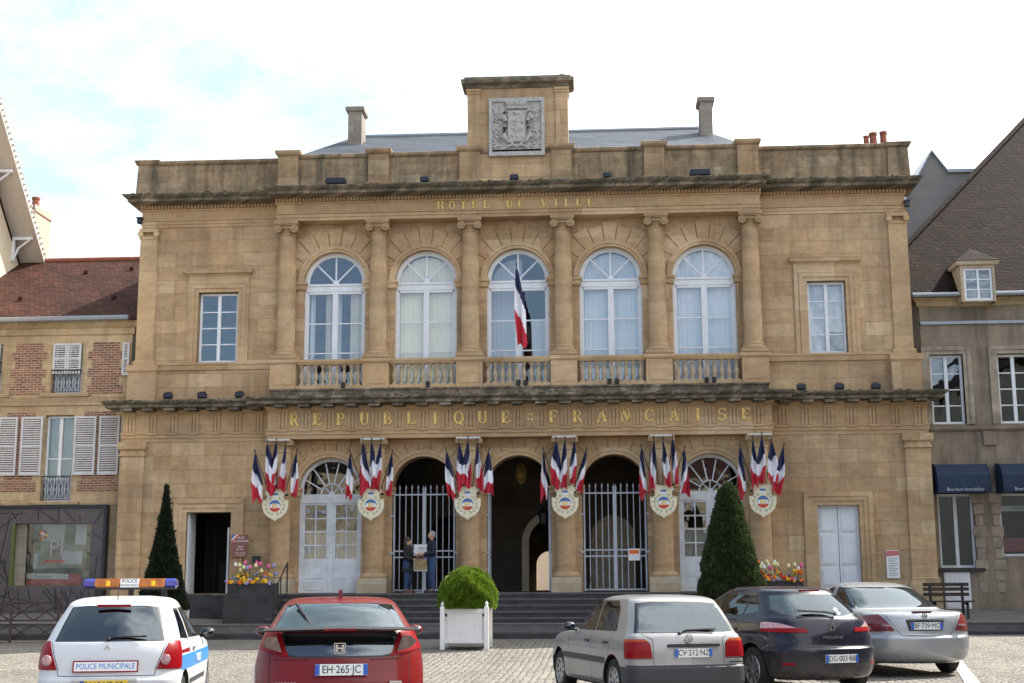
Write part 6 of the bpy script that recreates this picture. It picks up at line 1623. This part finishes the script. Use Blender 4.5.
        text(txt, h*.98, M['blk'], p, FRONT(0, -.0105, 0), .001, 'plate_number', sx=.86); return p
    def cabin(s, w_, yb, yf, zb, zs, rows_=((1.15,), (2.1,))):
        s.mb(lambda b: b.box(-w_, w_, yb, yf, zb-.25, zb-.02), 'cabin_floor', M['seat'])
        for (y,) in rows_:
            for x in (-.36, .36):
                def f(b, x=x, y=y): b.ringloft(x-.23, x+.23, y, y+.14, [(zb-.3,.0),(zs-.22,.0),(zs-.16,-.04),(zs-.14,-.08)]); b.box(x-.01-.06,x-.045,y+.05,y+.07,zs-.16,zs-.1); b.box(x+.045,x+.06,y+.05,y+.07,zs-.16,zs-.1); b.ringloft(x-.12, x+.12, y+.01, y+.11, [(zs-.1,-.02),(zs-.06,.0),(zs+.03,.0),(zs+.06,-.03)])
                s.mb(f, 'seat', M['seat'], smooth=True)
    def mirror(s, sg, y, z, mat, w0=None):
        W_ = w0 or s.W
        def f(b):
            b.ball((sg*(W_+.10), y, z), (.095,.07,.06), 12, 8); b.tube([(sg*(W_-.06), y+.03, z-.06), (sg*(W_+.06), y+.01, z-.04)], .025, 6)
        o = s.mb(f, 'door_mirror', mat, smooth=True)
        s.mb(lambda b: b.ball((sg*(W_+.10), y-.056, z), (.072,.018,.044), 12, 6), 'mirror_glass', M['mirr'], o, smooth=True)
    def handle(s, sg, y, z, x, mat):
        s.mb(lambda b: b.ringloft(-.08, .08, -.015, .015, [(-.014,0),(-.01,.008),(.01,.008),(.014,0)]), 'door_handle', mat).matrix_local = Matrix.Translation((sg*x, y, z)) @ Matrix.Rotation(pi/2, 4, 'Z')
    def wiper(s, pts, r=.012): return s.mb(lambda b: (b.tube(pts, r, 6), b.ball(pts[0], .025, 8, 6)), 'rear_wiper', M['blk'])
def place(px, depth, dx=0):
    P = Vector(CAMP)+(F_*FPX+R_*(px-512)-U_*(640-341.5))/FPX*depth
    return (P.x, P.y, gz(P.x, P.y))
H_ = lambda deg: radians(deg)   # heading: 0 faces the town hall, positive turns towards the left

# ---------- police hatchback (white)
PW = paint('white_car_paint', (.62,.635,.67), 0, .4, .4)
M['livery'] = plain('police_blue_stripe', (.03,.22,.62), .35); M['ambr'] = plain('amber_beacon_lens', (.42,.13,.02), .2, coat=.4, var=.3, vs=14); M['bluelens'] = plain('blue_beacon_lens', (.02,.03,.28), .12, coat=1)
W = .815
rows = [(.19,.12,3.66,.70,.18),(.22,.05,3.73,.77,.2),(.36,.0,3.77,.81,.22),(.54,.0,3.77,.82,.22),(.60,.05,3.76,.82,.2),(.72,.07,3.70,.82,.2),(.86,.10,3.5,.81,.2),(.95,.14,2.95,.785,.2),(.99,.17,2.75,.765,.2),(1.16,.29,2.45,.70,.2),(1.32,.43,2.15,.625,.2),(1.40,.52,2.0,.59,.22),(1.45,.72,1.85,.51,.3),(1.475,1.0,1.7,.3,.25)]
c = Car('white police hatchback with amber and blue light bar on its roof', place(106, 15.2), H_(10), rows, W, PW, .13, .05, .08, (.66, 3.12), .29)
c.window('rear', [(-.585,.985),(.585,.985),(.47,1.345),(.3,1.358),(-.3,1.358),(-.47,1.345)], 'rear_window', 'reargass')
for v, sg in (('left', -1), ('right', 1)):
    c.window(v, [(.62,1.0),(1.08,.985),(1.12,1.31),(.86,1.30)], 'rear_side_window')
    c.window(v, [(1.20,.985),(2.45,.965),(2.06,1.27),(1.9,1.315),(1.24,1.325)], 'door_window')
    c.line(v, [(1.15,.28),(1.15,.95),(1.17,1.36)]); c.line(v, [(2.42,.3),(2.5,.95)]); c.line(v, [(1.15,.27),(2.42,.27)])
    c.region(v, [(.38,.63),(3.3,.63),(3.3,.80),(.38,.80)], M['livery'])
    c.region(v, [(.42,.82),(1.05,.82),(1.0,.87),(.42,.86)], M['lred'])
    c.region(v, [(1.0,.44),(2.55,.44),(2.55,.50),(1.0,.50)], M['gtrim'])
for sg in (-1, 1):
    X = lambda a: sg*a
    pl_ = [(X(.83),.665),(X(.545),.665),(X(.60),.80),(X(.665),.975),(X(.75),.965),(X(.83),.86)]
    if sg > 0: pl_ = pl_[::-1]
    c.region('rear', pl_, M['lred'], part='tail_light', proud=.012)
    c.line('rear', [(X(.53),.66),(X(.585),.80),(X(.64),.965)])
c.line('rear', [(-.53,.60),(.53,.60)]); c.line('rear', [(-.53,.60),(-.545,.66)]); c.line('rear', [(.53,.60),(.545,.66)])
c.finish()
for sg in (-1, 1): c.mb(lambda b: b.ball((sg*.655,.082,.775), (.055,.014,.06), 16, 8), 'reversing_lens', M['lpink'], smooth=True)
c.mb(lambda b: b.box(-.19,.19,.405,.44,1.355,1.385), 'third_brake_light', M['lred'])
c.cabin(.66, .35, 2.7, .95, 1.15, ((1.0,), (1.9,)))
t_ = c.mb(lambda b: b.box(-.36,.36,-.003,.0,-.065,.065), 'police_sticker', M['lred']); t_.location = (0.0,.045,.705); t_.rotation_euler = (-.12,0,0)
c.mb(lambda b: b.box(-.345,.345,-.005,.0,-.05,.05), 'sticker_field', M['s_white'], t_); text('POLICE MUNICIPALE', .088, M['livery'], t_, FRONT(0,-.0065,0), .001, sx=.80)
c.plate('3168 VF 03', .0, -.012, .50, 0, 'platey', .52, .11, True, False)
c.mb(lambda b: b.box(-.36,.36,-.004,.03,.55,.575), 'plate_lamp_bar', PW)
c.mb(lambda b: (b.bar((0,.935),(.035,.895),.014,.105,.125), b.bar((.035,.895),(0,.855),.014,.105,.125), b.bar((0,.855),(-.035,.895),.014,.105,.125), b.bar((-.035,.895),(0,.935),.014,.105,.125)), 'badge', M['chrome'])
c.mirror(1, 2.42, 1.0, M['trim'], .76); c.mirror(-1, 2.42, 1.0, M['trim'], .76); 
for sg in (-1, 1): c.handle(sg, 1.35, .86, .825, PW)
c.wiper([(.0,.165,1.0),(.05,.175,1.02),(.42,.19,1.03)]); c.mb(lambda b: b.tube([(0,.62,1.42),(0,.72,1.62)], .006, 6), 'aerial', M['blk'])
rt = Matrix.Rotation(pi/2, 4, 'Z')
tt = text('POLICE', .13, M['s_white'], c.t, Matrix.Translation((.832,1.75,.715)) @ Matrix.Rotation(pi/2, 4, 'Z') @ Matrix.Rotation(pi/2, 4, 'X'), .004)
lb_ = thing('roof_light_bar', 'x', 'x'); lb_.parent = c.t; lb_.location = (0,1.55,1.55); lb_.scale = (.88,1,.9)
for k_ in ('label', 'category'): del lb_[k_]
lb_.name = 'light_bar'
def f(b): b.ringloft(-.30-.0,.30,-.12,.12,[(0,.0),(.03,.02),(.11,.02),(.14,.0)])
b = MB(); b.ringloft(-.46,-.13,-.10,.12,[(.03,0),(.05,.02),(.12,.02),(.15,0)]); b.ringloft(.13,.46,-.10,.12,[(.03,0),(.05,.02),(.12,.02),(.15,0)]); b.build('amber_lens', M['ambr'], lb_, smooth=True)
b = MB(); b.ringloft(-.62,-.48,-.08,.10,[(.03,0),(.05,.02),(.12,.02),(.15,-.02)]); b.ringloft(.48,.62,-.08,.10,[(.03,0),(.05,.02),(.12,.02),(.15,-.02)]); b.build('blue_lens', M['bluelens'], lb_, smooth=True)
b = MB(); b.box(-.62,.62,-.1,.12,.0,.03); b.box(-.5,-.42,-.03,.03,-.14,0); b.box(.42,.5,-.03,.03,-.14,0); b.box(-.03,.03,-.03,.03,-.14,0); b.build('mounting_bar', M['trim'], lb_)
b = MB(); b.box(-.125,.125,-.135,.12,.032,.148); pb_ = b.build('name_panel', M['s_white'], lb_); 
text('POLICE', .065, M['blk'], lb_, FRONT(0,-.137,.115), .001); text('MUNICIPALE', .042, M['blk'], lb_, FRONT(0,-.137,.058), .001)
b = MB(); b.lathe([(.03,.05),(.03,.12)], -.30, -.135, 10); b.lathe([(.03,.05),(.03,.12)], .32, -.135, 10); b.build('beacon_bulb', M['fl_yellow'], lb_)

# ---------- red hatchback
RD = paint('deep_red_metallic_paint', (.17,.004,.005), 0, .3, .45)
W = .885
rows = [(.20,.12,4.15,.72,.2),(.24,.04,4.22,.82,.25),(.40,.0,4.28,.875,.28),(.60,.0,4.29,.885,.3),(.74,.03,4.25,.885,.3),(.88,.06,4.05,.87,.3),(.99,.10,3.55,.835,.28),(1.06,.15,3.3,.805,.25),(1.13,.18,3.1,.775,.25),(1.22,.36,2.85,.72,.25),(1.34,.62,2.5,.65,.25),(1.41,.86,2.3,.60,.25),(1.45,1.15,2.15,.52,.3),(1.465,1.45,2.0,.3,.3)]
c = Car('shiny red hatchback with black rear spoiler between the police car and the box ball planter', place(340, 13.5), H_(10.9), rows, W, RD, .16, .05, .08, (.82, 3.40), .32)
c.window('rear', [(-.655,1.165),(.655,1.165),(.545,1.385),(.35,1.40),(-.35,1.40),(-.545,1.385)], 'rear_window', 'reargass', .012)
c.region('rear', [(-.66,1.12),(-.58,.90),(-.45,.875),(.45,.875),(.58,.90),(.66,1.12)], M['trim']); c.region('rear', [(-.575,1.09),(-.52,.915),(-.42,.895),(.42,.895),(.52,.915),(.575,1.09)], M['reargass'], part='lower_rear_window')
for v, sg in (('left', -1), ('right', 1)):
    c.window(v, [(.95,1.1),(1.85,1.06),(1.85,1.36),(1.45,1.375),(1.15,1.3)], 'rear_door_window'); c.window(v, [(1.93,1.05),(3.05,1.0),(2.5,1.33),(1.93,1.37)], 'front_door_window')
    c.line(v, [(1.88,.3),(1.88,1.05)]); c.line(v, [(2.95,.3),(3.05,.98)]); c.line(v, [(1.2,.75),(1.1,1.05)])
for sg in (-1, 1):
    X = lambda a: sg*a
    def P_(l): return l if sg < 0 else l[::-1]
    c.region('rear', P_([(X(.88),1.13),(X(.86),.96),(X(.70),.92),(X(.50),.885),(X(.53),.94),(X(.60),1.12)]), M['lred'], part='tail_light', proud=.014)
    c.line('rear', [(X(.70),.92),(X(.70),.62),(X(.62),.50)]); c.line('rear', [(X(.66),.86),(X(.30),.855)])
c.line('rear', [(-.62,.50),(.62,.50)])
c.region('rear', [(-.43,.84),(-.36,.64),(.36,.64),(.43,.84)], RD)
c.region('rear', [(-.70,.36),(.70,.36),(.66,.24),(-.66,.24)], M['trim'])
c.finish()
for sg in (-1, 1):
    c.mb(lambda b: b.prism([(sg*.72,1.085),(sg*.775,1.03),(sg*.72,.975),(sg*.575,.93),(sg*.63,1.09)][::(1 if sg < 0 else -1)], .10, .14), 'light_inner_lens', M['smoke'])
sp_b = MB(); n = 16; vs_p = []
for k in range(n+1):
    x = -.76+1.52*k/n; u = abs(x)/.76; vs_p += [(x,.10+.10*u*u,1.135-.0*u),(x,.02+.12*u*u,1.165-.02*u),(x,.20+.07*u*u,1.185-.02*u),(x,.24+.07*u*u,1.13)]
sp_b.add(vs_p, [(4*k+i, 4*k+(i+1) % 4, 4*k+4+(i+1) % 4, 4*k+4+i) for k in range(n) for i in range(4)]+[(0,1,2,3)]); sp_b.build('rear_spoiler', M['trim'], c.t, smooth=True, angle=50)
c.mb(lambda b: b.box(-.16,.16,.012,.03,1.145,1.16), 'third_brake_light', M['lred'])
c.plate('EH·265·JC', .02, -.012, .765, .08)
def hb(b): 
    b.bar((-.032,1.005),(-.026,.935),.016,.055,.075); b.bar((.032,1.005),(.026,.935),.016,.055,.075); b.box(-.03,.03,.055,.073,.963,.977); b.box(-.05,.05,.06,.07,.918,.925); b.box(-.053,.053,.06,.07,1.015,1.022); b.bar((-.055,1.02),(-.048,.92),.007,.06,.07); b.bar((.055,1.02),(.048,.92),.007,.06,.07); pass
c.mb(hb, 'badge', M['chrome'])
c.mb(lambda b: b.box(.50,.62,.005,.03,.63,.65), 'model_badge', M['chrome']); c.mb(lambda b: [b.box(-.63+i*.03,-.61+i*.03,.005,.03,.625,.645) for i in range(7)], 'model_badge', M['chrome'])
c.cabin(.7, .45, 3.0, 1.0, 1.22); c.mirror(1, 2.75, 1.06, RD, .80); c.mirror(-1, 2.75, 1.06, RD, .80)
c.wiper([(-.30,.37,1.19),(-.36,.50,1.28),(-.46,.78,1.40)], .018); c.mb(lambda b: b.prism([(1.2,1.45),(1.36,1.46),(1.22,1.54)], -.02, .02, ax='x'), 'fin_aerial', RD)

# ---------- silver-grey older hatchback
SG = paint('silver_beige_metallic_paint', (.33,.325,.33), .3, .35, .6)
W = .85
rows = [(.20,.10,3.92,.74,.14),(.24,.03,3.98,.82,.16),(.34,.0,4.0,.85,.16),(.50,.0,4.02,.85,.16),(.53,.05,4.0,.845,.14),(.70,.06,3.95,.848,.13),(.84,.09,3.7,.835,.13),(.905,.12,3.1,.81,.12),(.935,.15,2.85,.785,.12),(1.12,.27,2.6,.72,.12),(1.30,.42,2.25,.655,.13),(1.365,.50,2.1,.62,.15),(1.405,.66,1.95,.54,.22),(1.425,.95,1.8,.34,.3)]
c = Car('silver grey older hatchback with black bumper and square red lights', place(691, 17.6), H_(18.5), rows, W, SG, .08, .03, .08, (.74, 3.21), .30)
c.zband(.2, .51, M['gtrim'])
c.region('rear', [(-.83,.51),(.83,.51),(.83,.535),(-.83,.535)], M['gtrim'])
# bumper wraps only the ends: paint the sides back below the doors
for v in ('left', 'right'): c.region(v, [(.96,.24),(2.95,.24),(2.95,.52),(.96,.52)], SG)
c.window('rear', [(-.675,.95),(.675,.95),(.55,1.315),(.35,1.33),(-.35,1.33),(-.55,1.315)], 'rear_window', 'reargass')
for v, sg in (('left', -1), ('right', 1)):
    c.window(v, [(.74,.965),(1.55,.955),(1.55,1.335),(1.0,1.33),(.86,1.24)], 'rear_door_window'); c.window(v, [(1.63,.95),(2.78,.935),(2.36,1.22),(2.16,1.32),(1.63,1.335)], 'front_door_window')
    c.line(v, [(1.61,.28),(1.61,1.34)]); c.line(v, [(2.62,.3),(2.70,.93)]); c.line(v, [(.90,.63),(.80,.94)]); c.line(v, [(1.0,.28),(2.62,.28)])
    c.region(v, [(1.02,.52),(2.98,.52),(2.98,.60),(1.02,.60)], M['trim'])
for sg in (-1, 1):
    X = lambda a: sg*a
    def P_(l): return l if sg < 0 else l[::-1]
    c.region('rear', P_([(X(.83),.625),(X(.51),.625),(X(.525),.80),(X(.55),.83),(X(.83),.825)]), M['lred'], part='tail_light', proud=.012)
    c.region('rear', P_([(X(.83),.826),(X(.55),.831),(X(.59),.862),(X(.82),.862)]), M['lor'], part='indicator_light', proud=.012)
    c.line('rear', [(X(.49),.53),(X(.49),.86),(X(.62),.93)]); c.line('rear', [(X(.50),.615),(X(.84),.615)])
c.finish()
c.plate('CV·212·NZ', .05, .045, .685, .05); c.mb(lambda b: b.box(-.30,.42,.035,.07,.765,.80), 'boot_handle', M['trim'])
def vwb(b):
    archring(b, 0, .865, .045, .055, .055, .085, None, 16); b2_ = [(-.03,.90),(-.012,.85),(0,.87),(.012,.85),(.03,.90)]
    archring(b, 0, .865, -.045, -.055, .0551, .085, None, 16)
    for a_, q_ in (((-.022,.905),(0,.875)), ((.022,.905),(0,.875)), ((-.04,.88),(-.018,.828)), ((.04,.88),(.018,.828)), ((-.018,.828),(0,.862)), ((.018,.828),(0,.862))): b.bar(a_, q_, .008, .06, .085)
c.mb(vwb, 'badge', M['chrome'])
c.mb(lambda b: [b.box(.56+i*.03,.58+i*.03,.045,.06,.555,.575) for i in range(7)], 'model_badge', M['trim'])
c.cabin(.69, .35, 2.75, .92, 1.14, ((1.0,), (1.95,))); c.mirror(-1, 2.45, .98, M['trim'], .80); c.mirror(1, 2.45, .98, M['trim'], .80)
for y_ in (1.0, 1.78): 
    for sg in (-1, 1): c.handle(sg, y_, .80, .85, M['trim'])
c.wiper([(-.10,.145,.935),(.0,.165,.975),(.42,.175,.985)]); c.mb(lambda b: b.tube([(-.52,2.95,.92),(-.56,2.4,1.75)], .005, 5), 'aerial', M['blk'])
# ---------- dark blue hatchback
BK = paint('blue_black_metallic_paint', (.006,.007,.020), 0, .25, .5)
W = .90
rows = [(.20,.14,4.15,.72,.25),(.24,.06,4.22,.83,.3),(.40,.0,4.28,.885,.32),(.60,.0,4.29,.90,.33),(.66,.05,4.28,.90,.32),(.80,.08,4.15,.90,.32),(.93,.13,3.75,.87,.32),(1.02,.18,3.3,.82,.3),(1.07,.24,3.1,.79,.3),(1.2,.38,2.8,.71,.28),(1.34,.56,2.45,.64,.28),(1.415,.66,2.25,.60,.28),(1.455,.85,2.1,.52,.3),(1.47,1.2,1.9,.3,.3)]
c = Car('glossy dark blue hatchback with boomerang lights between the two silver cars', place(837, 18.6), H_(24), rows, W, BK, .20, .06, .08, (.82, 3.46), .32)
c.window('rear', [(-.60,1.10),(-.30,1.055),(.30,1.055),(.60,1.10),(.66,1.16),(.55,1.34),(.30,1.36),(-.30,1.36),(-.55,1.34),(-.66,1.16)], 'rear_window', 'reargass', .014)
for v, sg in (('left', -1), ('right', 1)):
    c.window(v, [(.82,1.12),(1.15,1.08),(1.17,1.33),(1.0,1.28)], 'quarter_window'); c.window(v, [(1.21,1.075),(1.95,1.05),(1.95,1.365),(1.23,1.345)], 'rear_door_window'); c.window(v, [(2.03,1.05),(3.05,1.0),(2.55,1.30),(2.03,1.37)], 'front_door_window')
    c.line(v, [(1.99,.3),(1.99,1.05)]); c.line(v, [(2.98,.3),(3.05,.98)]); c.line(v, [(1.25,.62),(1.12,1.04)]); c.line(v, [(1.3,.3),(2.98,.3)])
    c.region(v, [(.10,.84),(.48,.85),(.56,.88),(.35,.90),(.10,.90)][::1], M['lred'], part='tail_light', proud=.01)
for sg in (-1, 1):
    X = lambda a: sg*a
    def P_(l): return l if sg < 0 else l[::-1]
    c.region('rear', P_([(X(.92),.855),(X(.38),.84),(X(.37),.87),(X(.50),.893),(X(.92),.893)]), M['lred'], part='tail_light', proud=.014)
    c.region('rear', P_([(X(.92),.895),(X(.50),.895),(X(.70),.965),(X(.80),.98),(X(.92),.93)]), M['lpink'], part='clear_lens', proud=.014)
    c.line('rear', [(X(.62),.64),(X(.66),.84)]); c.line('rear', [(X(.60),1.05),(X(.62),.96)])
    c.region('rear', P_([(X(.74),.405),(X(.60),.405),(X(.60),.44),(X(.74),.44)]), M['lred'], part='reflector', proud=.004)
c.line('rear', [(-.62,.64),(.62,.64)])
c.finish()
c.plate('DG·003·BB', .06, -.012, .49)
c.mb(lambda b: (b.bar((0,.965),(.04,.90),.016,.10,.125), b.bar((.04,.90),(0,.835),.016,.1001,.125), b.bar((0,.835),(-.04,.90),.016,.1002,.125), b.bar((-.04,.90),(0,.965),.016,.1003,.125)), 'badge', M['chrome'])
text('MEGANE', .055, M['chrome'], c.t, FRONT(-.02,.058,.775), .004, 'model_badge', sx=1.5)
c.cabin(.7, .5, 3.0, 1.02, 1.2); c.mirror(-1, 2.7, 1.06, BK); c.mirror(1, 2.7, 1.06, BK)
for y_ in (1.3, 2.12):
    for sg in (-1, 1): c.handle(sg, y_, .88, .895, BK)
c.wiper([(.12,.21,1.09),(.0,.235,1.115),(-.42,.30,1.14)], .016); c.mb(lambda b: b.tube([(0,1.0,1.45),(0,.93,1.62)], .006, 6), 'aerial', M['blk'])
c.mb(lambda b: b.box(-.16,.16,.64,.68,1.40,1.42), 'third_brake_light', M['lred'])
# ---------- silver saloon
SL = paint('bright_silver_metallic_paint', (.38,.40,.43), .4, .3, .7)
W = .91
rows = [(.20,.16,4.65,.74,.25),(.25,.06,4.74,.84,.3),(.42,.0,4.80,.90,.32),(.58,.0,4.81,.91,.32),(.64,.05,4.80,.91,.3),(.78,.07,4.65,.91,.3),(.90,.10,4.25,.89,.3),(.965,.15,3.85,.86,.3),(.99,.24,3.6,.82,.3),(1.005,.62,3.4,.78,.3),(1.06,.82,3.3,.745,.28),(1.22,1.18,3.0,.68,.25),(1.36,1.52,2.75,.62,.25),(1.41,1.75,2.6,.57,.3),(1.44,2.0,2.5,.46,.3),(1.45,2.15,2.4,.25,.2)]
c = Car('silver saloon with dark red corner lights, rightmost of the parked cars', place(929, 20.9), H_(12.5), rows, W, SL, .20, .06, .08, (1.05, 3.9), .32)
c.window('rear', [(-.66,1.05),(.66,1.05),(.57,1.33),(.42,1.365),(-.42,1.365),(-.57,1.33)], 'rear_window', 'reargass', .014)
for v, sg in (('left', -1), ('right', 1)):
    c.window(v, [(1.15,1.05),(1.95,1.03),(2.0,1.36),(1.65,1.33)], 'rear_door_window'); c.window(v, [(2.2,1.03),(3.25,1.0),(2.85,1.28),(2.2,1.36)], 'front_door_window')
    c.line(v, [(2.1,.3),(2.1,1.03)]); c.line(v, [(1.4,.6),(1.25,1.0)])
for sg in (-1, 1):
    X = lambda a: sg*a
    def P_(l): return l if sg < 0 else l[::-1]
    c.region('rear', P_([(X(.86),.69),(X(.49),.70),(X(.60),.86),(X(.68),.945),(X(.86),.93)]), M['darkred'], part='tail_light', proud=.012)
    c.line('rear', [(X(.45),.695),(X(.60),.935)])
c.line('rear', [(-.40,.63),(.40,.63)]); c.line('rear', [(-.45,.695),(-.40,.63)]); c.line('rear', [(.45,.695),(.40,.63)])
c.region('rear', [(-.32,.87),(-.28,.70),(.28,.70),(.32,.87)], M['gtrim'])
c.finish()
for sg in (-1, 1): c.mb(lambda b: b.bar((sg*.56,.785),(sg*.68,.785),.024,.115,.2), 'reversing_lens', M['lpink'])
c.plate('BF·739·MG', .0, .045, .775, .06); c.mb(lambda b: b.box(-.30,.30,.045,.08,.865,.885), 'boot_strip', M['chrome'])
c.mb(lambda b: b.box(-.16,.16,.16,.22,.985,1.0), 'third_brake_light', M['darkred'])
def star(b):
    for a_ in (90, 210, 330): b.bar((0,.93),(.035*cos(radians(a_)),.93+.035*sin(radians(a_))),.009,.09,.12)
    archring(b, 0, .93, .035, .042, .09, .12, None, 12); archring(b, 0, .93, -.035, -.042, .0901, .12, None, 12)
c.mb(star, 'badge', M['chrome'])
c.cabin(.7, 1.0, 3.2, 1.0, 1.2, ((1.65,), (2.45,))); c.mirror(-1, 3.0, 1.04, SL); c.mirror(1, 3.0, 1.04, SL)
